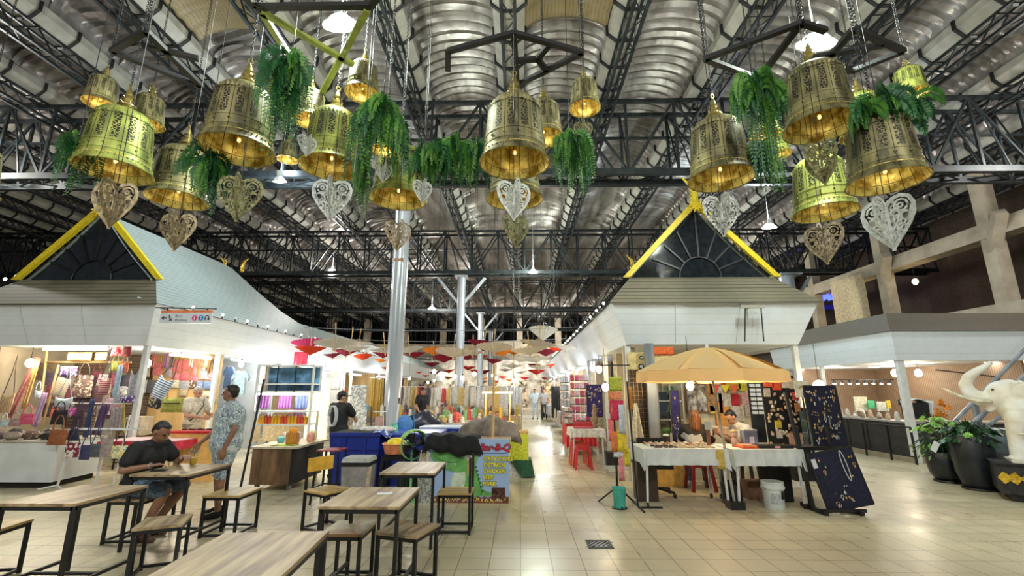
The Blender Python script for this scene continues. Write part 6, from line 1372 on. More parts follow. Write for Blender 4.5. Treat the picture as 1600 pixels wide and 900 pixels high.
b = MB(); b.shell([(.134, .08), (.139, .22)], n=30); b.f = [f for i, f in enumerate(b.f) if 19 <= i <= 24]; prune(b); b.build('printed_label', fab((.45, .50, .52)), t, True)
b = MB(); b.shell([(.1375, .14), (.142, .25)], n=30); b.f = [f for i, f in enumerate(b.f) if 24 <= i <= 26]; prune(b); b.build('black_label', M['black'], t, True)
MB().tube([(.155 * math.cos(a), -.155 * math.sin(a) * .3 - .05, .29 + .0 * a - .03 * math.sin(a)) for a in [math.pi * i / 14 for i in range(15)]], .004).build('wire_handle', M['chrome'], t)
t = thing('metal_drum', 'dark round drum lying under the gap between the white tables', 'drum', (3.12, 7.25, 0)); MB().lathe([(.12, 0), (.14, .02), (.14, .28), (.11, .30), (.04, .31)], n=22).build('drum', M['black'], t, 40); MB().torus((0, 0, .31), .06, .008).build('handle', M['steel_dark'], t)
o = MB().box((0, 0, .13), (.3, .26, .26)).build('storage_box', mat('brown box', (.25, .13, .07), .6), None, base=(3.62, 7.6, 0)); tag(o, 'brown storage box under the second table behind the paint bucket', 'box')
o = MB().box((0, 0, .28), (.3, .3, .56)).build('drawer_unit', mat('dark drawer', (.05, .03, .02), .5), None, base=(1.92, 7.5, 0)); tag(o, 'dark drawer unit under the left end of the first table', 'drawer unit')
o = MB().box((0, 0, .2), (.5, .3, .4)).build('lit_crate', mat('yellow crate', (.75, .5, .15), .6), None, base=(2.6, 8.6, 0)); tag(o, 'yellow crate on the floor behind the seated woman', 'crate')
o = MB().box((0, 0, .25), (.34, .3, .5)).build('speaker_case', M['black'], None, base=(3.9, 7.5, 0)); tag(o, 'black case under the right end of the second table', 'case')
# --- jewellery boards right of the tables
board('upright navy board crowded with silver earrings and chains under the big bulb', 1289, 650, 50, 92, 7.4, navy, 60, 11, rot=(R(-6), 0, 0))
t = board('lower black-navy board leaning on a wooden stand, with few pendants', 1312, 748, 70, 84, 6.75, navy, 15, 21, rot=(R(-8), R(-10), 0))
b = MB(); b.tube([(.13 + .03 * math.sin(i / 12 * 6.28), -.02, .15 + .20 * math.cos(i / 12 * 6.28)) for i in range(13)], .006, 5); b.build('pearl_necklace', M['white'], t, True); MB().box((-.27, -.02, .24), (.06, .006, .12)).build('price_tag', M['white'], t)
t = thing('board_stand', 'low black wooden foot frame under the leaning navy board', 'stand', (4.3, 6.78, 0))
for x in (-.25, .22): MB().bar((x, -.2, .03), (x, .35, .03), .05).build('foot', M['black'], t)
MB().bar((-.3, -.12, .05), (.32, -.12, .05), .04).build('rail', M['black'], t); MB().bar((-.27, .05, .05), (-.34, .25, 1.6), .04).build('upright', M['black'], t)
b = MB(); b.bar((-.22, .2, .05), (-.22, .28, 1.1), .03); b.bar((.22, .2, .05), (.22, .28, 1.1), .03); b.build('upright', M['black'], t)
o = MB().box((0, 0, 0), (.88, .34, .05)).build('shelf_board', M['black'], None, base=atY(1272, 699, 7.35)); tag(o, 'black shelf board under the upright navy board', 'shelf')
t = thing('card_sign', 'white square card with a small gold sunburst on a thin pole beside the navy board', 'sign', atY(1253, 608, 7.45)); MB().box((0, 0, 0), (.22, .01, .26)).build('card', mat('ivory', (.80, .76, .58), .6), t); MB().bar((0, .01, -.13), (.02, .01, -1.0), .018).build('pole', M['chrome'], t)
b = MB()
for i in range(9):
    a = R(20 * i + 10); b.bar((math.cos(a) * .03, -.008, math.sin(a) * .03), (math.cos(a) * .06, -.008, math.sin(a) * .06), .008, .003, (0, 1, 0))
b.build('sunburst', M['goldware'], t)
t = thing('glass_showcase', 'teal-tinted glass showcase between the magnet board and the navy board', 'showcase', atY(1243, 665, 8.3)); MB().box((0, 0, -.05), (.36, .3, .62)).build('glass_body', mat('teal glass', (.24, .36, .36), .08, var=.2), t); b = MB()
for z in (-.3, -.1, .1): b.box((0, -.155, z), (.34, .01, .015))
b.build('shelf_edge', M['chrome'], t); MB().box((0, 0, .28), (.40, .34, .04)).build('top_frame', M['black'], t); MB().box((0, 0, -.62), (.36, .3, .52)).build('cabinet_base', M['black'], t)
t = thing('white_goods_rack', 'pale rack of white cards and figures above the teal showcase', 'rack', atY(1240, 615, 9.0)); MB().box((0, .03, 0), (.36, .02, .8)).build('panel', mat('pale panel', (.5, .52, .55), .5, var=.2, scale=12), t)
for i in range(18): MB().ell((-.13 + .052 * (i % 6), -.01, -.28 + .25 * (i // 6)), (.018, .02, .06), 8, 5).build('figure', M['white'], t, True)
# --- parasol
PC = atY(1104, 540, 6.95)
t = thing('market_parasol', 'big yellow market parasol with scalloped valance over the white tables', 'parasol', (PC.x, PC.y, 0))
rr, zt0, zb0 = 1.05, 2.25, 1.90; NS = 10; b = MB()
ring = [(rr * math.cos(2 * math.pi * (i + .5) / NS), rr * math.sin(2 * math.pi * (i + .5) / NS)) for i in range(NS)]
b.sheet(lambda u, v: ((lambda i, f_: tuple(Vector((ring[i % NS][0], ring[i % NS][1], 0)).lerp(Vector((ring[(i + 1) % NS][0], ring[(i + 1) % NS][1], 0)), f_) * v + Vector((0, 0, zt0 - (zt0 - zb0) * (v ** 1.5) - .012 * math.sin(f_ * math.pi) * v))))(int(u * NS * .99999), (u * NS) % 1 if u < 1 else 1)), NS * 4, 8, .006)
can = mat('yellow canvas', (.74, .50, .17), .7, var=.04, scale=3); can.node_tree.nodes['Principled BSDF'].inputs['Subsurface Weight'].default_value = 0
def trans_cloth(name, col):
    m, nt, b_ = _nt(name); N = nt.nodes; L = nt.links; tr_ = N.new('ShaderNodeBsdfTranslucent'); tr_.inputs[0].default_value = c4(col); mx = N.new('ShaderNodeMixShader'); mx.inputs[0].default_value = .4
    b_.inputs['Base Color'].default_value = c4(col); b_.inputs['Roughness'].default_value = .8; no = N.new('ShaderNodeTexNoise'); no.inputs['Scale'].default_value = 4
    L.new(b_.outputs[0], mx.inputs[1]); L.new(tr_.outputs[0], mx.inputs[2]); L.new(mx.outputs[0], N['Material Output'].inputs[0]); return m
can = trans_cloth('translucent yellow canvas', (1, .78, .40))
b.build('canopy', can, t, 25)
b = MB()
for i in range(NS):
    a, c_ = Vector((*ring[i], 0)), Vector((*ring[(i + 1) % NS], 0))
    b.sheet(lambda u, v, a=a, c_=c_: tuple(a.lerp(c_, u) * (1.0 + .01 * v) + Vector((0, 0, zb0 - .012 * math.sin(u * math.pi) - v * .155))), 8, 2, .004)
b.build('valance', can, t, 25)
for i in range(NS): MB().bar((0, 0, zt0 - .10), (ring[i][0] * .97, ring[i][1] * .97, zb0 - .02), .014).build('rib', M['cream'], t)
MB().cyl((0, 0, zt0), (0, 0, zt0 + .06), .03, .015, 10).build('finial', M['white'], t)
MB().cyl((.0, 0, zt0), (.20, .02, .0), .019, .019, 12).build('pole', M['cream'], t); MB().cyl((-.35, .1, 1.98), (.12, .02, 1.28), .014, .014, 10).build('strut', M['cream'], t); MB().box((.2, .02, .05), (.2, .2, .1)).build('base', M['black'], t)
plight('under_parasol', (PC.x + .3, PC.y + .6, 1.70), 30, (1, .72, .38), .06)
# ================================================================ MIDDLE: tubs, fan, menu board
def tub(lab, cx, cy, w_, d_, h, rz=0, lid=None, z0=0):
    t = thing('plastic_tub', lab, 'tub', (cx, cy, z0), rz)
    b = MB(); b.box((0, 0, h / 2), (w_ * .90, d_ * .90, h), None, 1.09); b.build('body', M['blue_plastic'], t)
    b = MB(); b.box((0, 0, h - .03), (w_ * 1.03, d_ * 1.03, .05)); b.box((0, 0, h * .72), (w_ * 1.0, d_ * 1.0, .03)); b.build('rim', M['blue_plastic'], t)
    if lid: MB().box((0, 0, h + .012), (w_ * 1.04, d_ * 1.04, .03)).build('lid', lid, t)
    else: MB().box((0, 0, h - .004), (w_ * .95, d_ * .95, .01)).build('inside', M['shade'], t)  # dark plate for the shaded hollow, the body below is solid
    for s_ in (-1, 1): MB().box((s_ * w_ * .2, -d_ * .5, h * .5), (.05, .03, h * .8)).build('rib', M['blue_plastic'], t)
    return t
tub('deep blue plastic tub with open top in front of the vendor in the cap', -2.78, 8.35, .85, .75, .92)
tub('deep blue tub with lilac-blue lid beside the pipe column', -1.90, 8.75, .95, .8, .86, 0, M['blue_light'])
tub('blue tub with white-rimmed lid behind, right of the pipe column', -1.55, 10.0, 1.0, .6, .86, 0, mat('pale blue lid', (.5, .56, .75), .4))
tub('blue tub under the black cloth, left of the menu board', -1.05, 8.8, .7, .6, .84)
for i in range(3):
    o = MB().ell((0, 0, .04), (.16, .11, .06)).build('ice_bag', mat('clear bag', (.70, .64, .60), .25, var=.12, scale=20, bump=.4), None, True, base=(-2.72 + .17 * i, 8.45, .90)); tag(o, 'crumpled translucent bag of goods on the open blue tub', 'bag', 'bags on the open blue tub')
t = thing('patterned_cloth', 'blue and white patterned cloth over the right edge of the open blue tub', 'cloth', (-2.36, 8.2, .93)); MB().sheet(lambda u, v: ((u - .5) * .25, (v - .5) * .5, .02 * math.sin(v * 12) - .18 * max(0, u - .5)), 8, 8, .005).build('cloth', blotch('blue leaf cloth', [(.03, .05, .3), (.6, .65, .8), (.04, .08, .35)], 24), t, True)
t = thing('sack', 'light blue sack standing between the two front tubs', 'sack', (-2.25, 9.2, .9)); MB().ell((0, 0, .06), (.16, .12, .2)).build('sack', fab((.10, .28, .62)), t, True); 
t = thing('mint_jug', 'mint green plastic jug beside the blue tub', 'jug', (-2.28, 8.55, .86)); MB().lathe([(.07, 0), (.08, .03), (.06, .12), (.05, .16), (.055, .18)], n=16).build('body', mat('mint plastic', (.15, .65, .42), .35), t, 40)
t = thing('mop', 'white-handled mop leaning against the pipe column', 'mop', (-2.58, 9.6, .0)); MB().cyl((0, 0, .05), (.06, .1, 1.35), .013).build('handle', M['white'], t); MB().cyl((.06, .1, 1.35), (.065, .108, 1.47), .016).build('grip', M['black'], t); MB().ell((0, 0, .06), (.12, .1, .07)).build('mop_head', fab((.5, .5, .48)), t, True)
t = thing('broom', 'blue-handled broom standing right of the pipe column', 'broom', (-2.1, 9.7, .0)); MB().cyl((0, 0, .1), (-.12, .05, 1.35), .012).build('handle', fab((.05, .18, .45)), t); MB().box((0, 0, .07), (.3, .06, .14)).build('brush', fab((.05, .1, .3)), t)
t = thing('folding_trolley', 'black folded trolley handle leaning near the pipe column', 'trolley', (-2.75, 9.3, 0));
for s_ in (-1, 1): MB().bar((s_ * .14, 0, 0), (s_ * .14 - .15, .25, 1.3), .025).build('side_rail', M['black'], t)
for i in range(4): MB().bar((-.14 - .03 * i, .06 * i + .03, .3 + .3 * i), (.14 - .03 * i, .06 * i + .03, .3 + .3 * i), .02).build('rung', M['white'], t)
# black stool + basin
plastic_stool('black plastic stool carrying the peach basin', (-2.02, 7.75, 0), (.012, .012, .014), .60, 1.25)
t = thing('washing_basin', 'peach-orange plastic basin on the black stool', 'basin', (-2.02, 7.75, .617)); MB().shell([(.001, 0), (.16, 0), (.175, .01), (.205, .15), (.225, .16), (.22, .168), (.20, .155), (.17, .02), (.001, .015)], n=32).build('bowl', mat('peach plastic', (.90, .32, .14), .35), t, 40)
t = thing('yellow_bowl', 'upturned yellow bowl lying in the peach basin', 'bowl', (-2.02, 7.75, .74)); MB().lathe([(.165, 0), (.16, .03), (.13, .09), (.08, .12), (.001, .125)], n=28).build('bowl', mat('yellow plastic', (.85, .65, .02), .35), t, 40)
o = MB().box((0, 0, .14), (.2, .16, .28)).build('jug_box', fab((.3, .16, .1)), None, base=(-1.62, 8.1, .3)); tag(o, 'brown jar beside the stool with the basin', 'jar')
o = MB().box((0, 0, .15), (.3, .3, .3)).build('low_crate', M['black'], None, base=(-1.62, 8.1, 0)); tag(o, 'black crate under the brown jar', 'crate')
# waste bin
t = thing('waste_bin', 'grey square waste bin with pale lid behind the yellow-backed chair', 'bin', (-2.33, 6.95, 0)); MB().box((0, 0, .29), (.34, .32, .58), None, 1.14).build('body', mat('grey bin', (.33, .32, .31), .5), t); MB().box((0, 0, .60), (.41, .39, .05)).build('rim', M['black'], t); MB().box((0, 0, .65), (.40, .38, .07), None, .9).build('lid', mat('bin lid', (.50, .52, .48), .5), t); MB().box((.19, -.17, .3), (.05, .02, .55), (0, R(4), 0)).build('liner', fab((.6, .48, .36)), t)
# fan
t = thing('standing_fan', 'green electric fan with a lime towel over its cage', 'fan', (-1.66, 7.35, 0), R(38)); gm = mat('fan green', (.22, .55, .22), .35)
MB().lathe([(.16, 0), (.16, .03), (.05, .05)], n=24).build('base', gm, t, 40); MB().cyl((0, 0, .04), (0, 0, .72), .022).build('pole', gm, t); MB().ell((0, .12, .80), (.075, .11, .075)).build('motor', gm, t, True)
b = MB()
for r in (.05, .10, .15, .20): b.torus((0, -.06, .80), r, .003, 26, 4, (math.pi / 2, 0, 0)); b.torus((0, -.01, .80), r, .003, 26, 4, (math.pi / 2, 0, 0))
for i in range(24):
    a = R(15 * i); b.bar((.03 * math.cos(a), -.07, .8 + .03 * math.sin(a)), (.205 * math.cos(a), -.035, .8 + .205 * math.sin(a)), .003); b.bar((.03 * math.cos(a), .01, .8 + .03 * math.sin(a)), (.205 * math.cos(a), -.035, .8 + .205 * math.sin(a)), .003)
b.build('cage', M['steel_dark'], t); MB().torus((0, -.035, .80), .208, .012, 30, 6, (math.pi / 2, 0, 0)).build('cage_rim', gm, t, True)
for i in range(4):
    a = R(90 * i + 20); b = MB(); b.sheet(lambda u, v, a=a: ((.03 + .15 * u) * math.cos(a + (v - .5) * .9), -.035 + .03 * (v - .5), .8 + (.03 + .15 * u) * math.sin(a + (v - .5) * .9)), 4, 4, .003); b.build('blade', M['black'], t, True)
b = MB(); b.sheet(lambda u, v: ((.215 + .01 * math.sin(v * 9)) * math.cos(R(30 + 120 * u)), -.12 + .14 * v, .80 + .215 * math.sin(R(30 + 120 * u)) + .01 * math.sin(v * 7)), 14, 5, .006); b.build('towel', fab((.35, .68, .18)), t, True)
t = thing('plastic_carrier_bag', 'cream carrier bag hanging beside the fan', 'bag', (-1.42, 7.25, .45)); MB().sheet(lambda u, v: ((u - .5) * .2 * (1.2 - .5 * v), .05 * math.sin(u * 7), .3 * v - .02), 8, 6, .02).build('bag', fab((.66, .62, .50)), t, True); MB().tube([(-.03, 0, .27), (0, 0, .36), (.03, 0, .27)], .006).build('handle', M['white'], t)
t = thing('woven_basket', 'grey-white mesh basket on the floor beside the fan', 'basket', (-1.42, 7.3, 0)); MB().lathe([(.11, 0), (.13, .35), (.135, .36), (.12, .35), (.10, .02)], n=18).build('basket', blotch('mesh', [(.5, .52, .5), (.2, .22, .2)], 60), t, 40)
o = MB().box((0, 0, .2), (.25, .28, .40)).build('dark_box', mat('dark teal box', (.02, .06, .05), .5), None, base=(-1.9, 8.15, 0)); tag(o, 'dark teal box on the floor behind the fan', 'box')
# barbecue counter with covers and menu board
t = thing('barbecue_counter', 'wooden barbecue counter hidden under black and grey-brown covers', 'counter', (-.72, 7.95, 0)); MB().box((0, 0, .42), (1.05, .9, .84)).build('body', M['counter_wood'], t); MB().box((0, 0, .86), (1.15, 1.0, .03)).build('top', mat('pale ply', (.6, .45, .3), .5), t)
def cover(nm, lab, cx, cy, z, w_, d_, h, mt, seed, drop):
    rnd = random.Random(seed); ph = [rnd.uniform(0, 6) for _ in range(4)]
    def f(u, v):
        a, c_ = (u - .5) * 2, (v - .5) * 2; e_ = max(abs(a), abs(c_)); x, y = a * w_ / 2, c_ * d_ / 2
        top = h * (1 - .45 * abs(a) ** 2) * (.75 + .25 * math.sin(a * 2.3 + ph[0])) * (1 - .3 * c_ * c_) + .03 * math.sin(a * 9 + ph[1]) * (1 - e_ * .5)
        zz = top if e_ < .82 else top - (e_ - .82) / .18 * (drop + .035 * math.sin(a * 3.1 + ph[2]) + .01 * math.sin(a * 11)); k = 1 + .02 * math.sin(a * 14 + c_ * 12)
        return (x * k if e_ < .82 else x * k, y * k, zz)
    o = MB().sheet(f, 36, 28, .008).build(nm, mt, None, True, base=(cx, cy, z)); tag(o, lab, 'cover')
cover('dust_cover', 'crumpled grey-brown tarpaulin covering the barbecue counter top', -.55, 8.25, .885, 1.15, .75, .30, mat('brown tarpaulin', (.22, .18, .14), .55, var=.25, scale=6, bump=.3), 4, .25)
cover('black_cloth', 'black cloth draped over the counter front and the top of the menu board', -1.02, 7.42, .90, .92, .52, .08, M['black_cloth'] if 'black_cloth' in M else mat('black cloth', (.008, .008, .009), .85, var=.3, bump=.2), 9, .24)
t = thing('menu_board', 'pale blue Bar-B-Q menu board with a green crocodile and yellow meat names', 'menu board', (-.78, 7.24, 0), R(-2)); BW, BH = 1.22, .90
MB().box((0, 0, BH / 2), (BW, .03, BH)).build('panel', mat('pale blue board', (.36, .52, .80), .5, var=.04, scale=2), t)
FR = -.0165
def flat(pts, mt, nm, parent, lvl=0, th=.002):
    """a shape printed on the board: polygon with real but paper-thin ink thickness"""
    y = FR - lvl * .0022; b = MB(); b.prism(list(reversed(pts)), y - th, y); return b.build(nm, mt, parent)
def el(cx, cz, rx, rz_, n=26, a0=0, a1=360): return [(cx + rx * math.cos(R(a0 + (a1 - a0) * i / n)), cz + rz_ * math.sin(R(a0 + (a1 - a0) * i / n))) for i in range(n if a1 - a0 >= 360 else n + 1)]
cg = mat('croc green', (.16, .45, .12), .5); cl = mat('croc pale belly', (.62, .74, .58), .5); cdk = mat('croc dark green', (.03, .16, .07), .5); wh = M['white']
L0 = -.61
flat([(L0 + .40, .10), (L0 + .62, .07), (L0 + .83, .10), (L0 + .80, .30), (L0 + .70, .52), (L0 + .45, .52), (L0 + .38, .35)], cg, 'crocodile_body', t, 1)
flat([(L0 + .34, .12), (L0 + .52, .10), (L0 + .58, .32), (L0 + .56, .48), (L0 + .44, .50), (L0 + .37, .36)], cl, 'crocodile_belly', t, 2)
flat([(L0 + .03, .66), (L0 + .10, .56), (L0 + .24, .47), (L0 + .44, .42), (L0 + .62, .44), (L0 + .72, .52), (L0 + .76, .64), (L0 + .72, .76), (L0 + .60, .80), (L0 + .45, .76), (L0 + .30, .70), (L0 + .12, .72), (L0 + .05, .71)], cg, 'crocodile_head', t, 3)
b = MB(); pts = [(L0 + .10, .655), (L0 + .20, .59), (L0 + .32, .565), (L0 + .44, .57), (L0 + .54, .62)]
for p, q in zip(pts, pts[1:]): b.bar((p[0], FR - .010, p[1]), (q[0], FR - .010, q[1]), .009, .002, (0, 1, 0))
b.build('mouth_line', cdk, t)
for x, z in ((.27, .555), (.40, .55)): flat([(L0 + x, z), (L0 + x + .03, z), (L0 + x + .015, z - .03)], wh, 'tooth', t, 4)
flat(el(L0 + .60, .70, .085, .075), wh, 'eye_white', t, 4); flat(el(L0 + .58, .715, .045, .045), M['black'], 'pupil', t, 5); flat(el(L0 + .65, .605, .06, .045), mat('cheek', (.62, .42, .45), .5), 'cheek', t, 4)
for i in range(7): z = .50 - i * .055; x = L0 + .71 + i * .017; flat([(x, z + .02), (x + .045, z + .005), (x, z - .03)], cdk, 'back_spike', t, 2)
for i in range(3): x, z = L0 + .74 + .02 * i, .76 - .05 * i; flat([(x - .02, z + .02), (x + .03, z + .01), (x, z - .02)], cdk, 'head_spike', t, 2)
flat([(L0 + .80, .11), (L0 + .92, .09), (L0 + 1.02, .13), (L0 + .90, .16), (L0 + .82, .20)], cg, 'crocodile_tail', t, 1)
br = mat('brown grill print', (.20, .06, .03), .5); ye = mat('yellow ink', (.85, .82, .05), .5); rd = mat('red ink', (.70, .03, .06), .5); bl = mat('dark ink', (.03, .02, .03), .5)
flat([(-BW / 2, 0), (BW / 2, 0), (BW / 2, .09)] + [(BW / 2 - BW * i / 24, .075 + .02 * (i % 2)) for i in range(1, 24)] + [(-BW / 2, .09)], br, 'flame_border', t, 1)
rnd = random.Random(3)
for i in range(44):
    x = -BW / 2 + .03 + (BW - .08) * i / 44; z = rnd.uniform(.01, .04); dx = rnd.choice((-.02, .03)); flat([(x, z), (x + .010, z), (x + .010 + dx, z + .04), (x + dx, z + .04)] if True else [], ye if i % 2 else wh, 'straw_stroke', t, 2)
flat([(L0 + .97, .07), (L0 + 1.17, .07), (L0 + 1.17, .22), (L0 + .97, .22)], mat('meat photo', (.10, .04, .03), .4, var=.5, scale=30), 'meat_picture', t, 2)
text('heading_outline', 'Bar-B-Q', .135, bl, t, (L0 + .78, FR - .001, .735), depth_=.001, offset=.009, shear=.2); text('heading', 'Bar-B-Q', .135, rd, t, (L0 + .78, FR - .0035, .735), depth_=.001, offset=.002, shear=.2)
MB().box((L0 + .96, FR - .002, .70), (.46, .003, .008)).build('rule', bl, t)
for i, s_ in enumerate(('CROCODILE', 'OSTRICH', 'CHICKEN', 'BEEF', 'PORK')):
    z = .595 - i * .088; text('item_outline', s_, .078, bl, t, (L0 + .845 - .004 * i, FR - .001, z), depth_=.001, offset=.0085); text('item_lettering', s_, .078, ye, t, (L0 + .845 - .004 * i, FR - .0035, z), depth_=.001, offset=.0035)
t = thing('wooden_post', 'tall tan wooden pole rising behind the menu board', 'post', (-.46, 7.75, 0)); MB().cyl((0, 0, 0), (.03, 0, 2.05), .026, .024, 14).build('pole', M['ply'], t, 40); MB().box((0, 0, .03), (.3, .3, .06)).build('foot', M['steel_black'], t)
t = thing('goods_box', 'yellow-green topped box with green and white cloth, right of the menu board', 'box', (-.02, 9.4, 0)); MB().box((0, 0, .55), (.36, .4, .5)).build('lime_box', fab((.75, .78, .06)), t); MB().box((0, 0, .82), (.36, .4, .05)).build('orange_top', fab((.75, .45, .15)), t); b = MB(); b.prism([(-.17, .32), (.24, .32), (.30, -.0 + .02), (.05, .02)], -.22, .22); b.build('green_cloth', fab((.03, .12, .06)), t); MB().box((-.1, 0, .15), (.3, .38, .3)).build('white_cloth', fab((.7, .7, .66)), t)
# --- middle row stalls behind
def lamp_table(lab, cx, cy, z=.85):
    t = thing('lit_lantern_table', lab, 'table', (cx, cy, 0)); MB().box((0, 0, z), (.8, .6, .03)).build('top', M['ply'], t)
    for sx in (-1, 1):
        for sy in (-1, 1): MB().box((sx * .36, sy * .26, z / 2), (.04, .04, z)).build('leg', M['ply'], t)
    for i in range(3):
        for x in (-.3, .3): MB().box((x, 0, z + .35 + .0 * i), (.03, .03, .7)).build('stand_post', M['ply'], t) if i == 0 else None
    MB().box((0, 0, z + .72), (.75, .3, .03)).build('light_shelf', emis('warm shelf light', (1, .78, .35), 5), t); return t
lamp_table('wooden lantern table with a glowing shelf behind the wooden pole', -.55, 11.6); plight('lantern_light', (-.55, 11.5, 1.45), 40, (1, .78, .4), .1)
mid = [(-1.9, 11.6, (.45, .42, .38), 'grey-brocade topped table behind the column'), (-1.0, 13.2, (.6, .05, .06), 'red-clothed table in the middle row'), (-.55, 15, (.62, .50, .30), 'wooden goods table in the middle row, beyond the lantern table'), (-1.9, 15.5, (.7, .66, .62), 'white-clothed table left of the second pipe column'), (-.6, 18.2, (.55, .35, .15), 'brown goods table near the second pipe column'), (-.6, 22, (.6, .55, .4), 'pale goods table beyond the second pipe column'), (-.7, 27, (.5, .4, .3), 'farthest goods table of the middle row'), (-3.9, 14.5, (.45, .3, .3), 'goods table left of the middle row'), (-4.2, 18.5, (.3, .35, .5), 'bluish goods table left of the middle row'), (-4.0, 23, (.55, .3, .2), 'reddish goods table left of the middle row')]
for i, (x, y, c, lab) in enumerate(mid):
    draped_table('stall_table', lab, x - .55, x + .55, y, y + 1.3, .82, .5, fab(c), False, False)
    rnd = random.Random(i)
    for j in range(14):
        cc = rnd.choice([(.7, .5, .1), (.6, .1, .1), (.7, .65, .6), (.75, .75, .72), (.12, .1, .12), (.6, .35, .12), (.2, .4, .2)]); h = rnd.uniform(.12, .38); q = (x - .45 + .15 * (j % 7), y + .25 + .6 * (j // 7), .828)
        o = MB().lathe([(.05, 0), (.06, h * .3), (.045, h * .6), (.055, h * .8), (.01, h)], n=10).build('stall_ware', fab(cc), None, 40, base=q); tag(o, 'small upright ware on the ' + lab, 'ware', 'wares on the ' + lab)
    bulb((x - .35, y + .5, 2.1), 'bulb hanging over the ' + lab, 'w' if i % 2 == 0 else 'c', .05, 20, vault_z(x - .35) - 2.2)
    if i % 2 == 0: bulb((x + .35, y + .9, 1.95), 'lower bulb over the ' + lab, 'c' if i % 3 else 'w', .045, 16, vault_z(x + .35) - 2.05)
    if i > 0:
        t = thing('goods_rail', 'clothes rail behind the ' + lab, 'clothes rail', (x, y + 1.5, 0))
        for s_ in (-1, 1): MB().bar((s_ * .6, 0, 0), (s_ * .6, 0, 1.75), .025).build('post', M['chrome'], t)
        MB().bar((-.6, 0, 1.75), (.6, 0, 1.75), .02).build('rail', M['chrome'], t)
        for j in range(5):
            cc = rnd.choice([(.78, .74, .68), (.75, .55, .22), (.6, .08, .08), (.72, .72, .74), (.12, .1, .12), (.7, .55, .4), (.78, .7, .6)])
            o = MB().sheet(lambda u, v, j=j: ((u - .5) * (.22 + .06 * v) + .015 * math.sin(v * 6), .04 * math.sin(u * 9 + j), -(.6 + .07 * j) * v), 8, 5, .01).build('hanging_garment', fab(cc), None, True, base=(x - .5 + .25 * j, y + 1.5, 1.73)); tag(o, 'garment on the rail behind the ' + lab.split(',')[0], 'garment', 'garments behind the ' + lab)
t = thing('covered_heap', 'big heap under a dark plastic sheet right of the pipe column', 'heap', (-2.25, 11.0, 0)); MB().box((0, 0, .4), (.9, .7, .8)).build('base_box', M['shade'], t); MB().sheet(lambda u, v: ((u - .5) * 1.0, (v - .5) * .8, .8 + .35 * math.sin(math.pi * u) ** .7 * math.sin(math.pi * v) ** .6 + .03 * math.sin(u * 14)), 18, 12, .01).build('sheet', mat('dark plastic', (.03, .03, .05), .3, bump=.4), t, True)
t = thing('fruit_basket', 'basket of green and pale goods on the grey-brocade table', 'basket', (-1.95, 11.9, .83)); MB().lathe([(.12, 0), (.17, .12), (.16, .12), (.1, .02)], n=18).build('basket', M['ply'], t, 40)
for i in range(6): MB().ell((.08 * math.cos(i), .08 * math.sin(i), .14), (.05, .05, .05)).build('fruit', fab((.45, .55, .2)), t, True)
o = MB().ell((0, 0, .1), (.11, .11, .12)).build('red_gourd', fab((.65, .12, .07)), None, True, base=(-1.62, 12.1, .86)); tag(o, 'red round gourd on the grey-brocade table', 'gourd')
t = thing('green_net_bag', 'bright green net bag under the grey-brocade table', 'bag', (-1.55, 10.9, 0)); MB().ell((0, 0, .45), (.3, .2, .22)).build('bag', fab((.03, .38, .10)), t, True); MB().box((0, 0, .12), (.4, .3, .25)).build('crate', M['black'], t)
t = thing('black_pole', 'thin black upright pole leaning at the left of the drinks counter', 'pole', (-4.42, 7.6, 0)); p_ = atY(413, 592, 7.75) - Vector((-4.42, 7.6, 0)); MB().bar((0, 0, 0), p_, .026).build('pole', M['steel_black'], t); MB().box((0, 0, .01), (.2, .2, .02)).build('foot', M['steel_black'], t)
# ================================================================ paper parasols hung upside down over the aisle
RED, DR, OR, WH, RO, MG = (.62, .02, .03), (.30, .005, .03), (.85, .30, .02), (.74, .70, .64), (.80, .08, .02), (.55, .02, .16)
US = [(481, 542, 42, MG), (484, 551, 40, RO), (524, 541, 44, WH), (547, 546, 40, WH), (540, 553, 34, DR), (520, 556, 24, DR), (567, 559, 24, RO), (560, 538, 30, WH), (598, 556, 28, DR), (594, 563, 16, OR), (602, 548, 34, WH), (604, 574, 14, RED), (648, 556, 30, DR), (678, 551, 30, OR), (708, 555, 40, WH), (694, 563, 32, DR), (675, 570, 20, DR), (700, 559, 20, OR), (640, 548, 30, WH),
      (730, 559, 28, DR), (755, 545, 46, DR), (752, 558, 18, RO), (738, 552, 34, WH), (786, 553, 30, OR), (772, 547, 40, WH), (655, 580, 9, RED), (680, 582, 16, DR), (702, 579, 16, RED), (700, 589, 12, OR), (731, 575, 20, RED), (743, 580, 16, RO), (757, 581, 18, DR), (757, 590, 11, OR), (665, 585, 9, RED), (690, 575, 14, WH), (720, 585, 12, WH),
      (848, 529, 40, WH), (840, 541, 40, WH), (868, 546, 22, RO), (883, 544, 26, WH), (853, 553, 30, DR), (828, 551, 40, WH), (803, 551, 20, OR), (834, 571, 19, DR), (860, 571, 16, RO), (842, 574, 24, WH), (838, 582, 24, RED), (838, 563, 30, WH), (815, 580, 16, WH), (820, 590, 12, RED), (785, 588, 10, RED), (800, 572, 22, WH), (812, 562, 26, WH), (770, 565, 24, DR), (790, 577, 18, WH), (850, 589, 10, RED), (775, 595, 8, RED), (795, 592, 9, OR)]
cname = {MG: 'magenta', RO: 'red-orange', WH: 'white', DR: 'dark red', OR: 'orange', RED: 'bright red'}
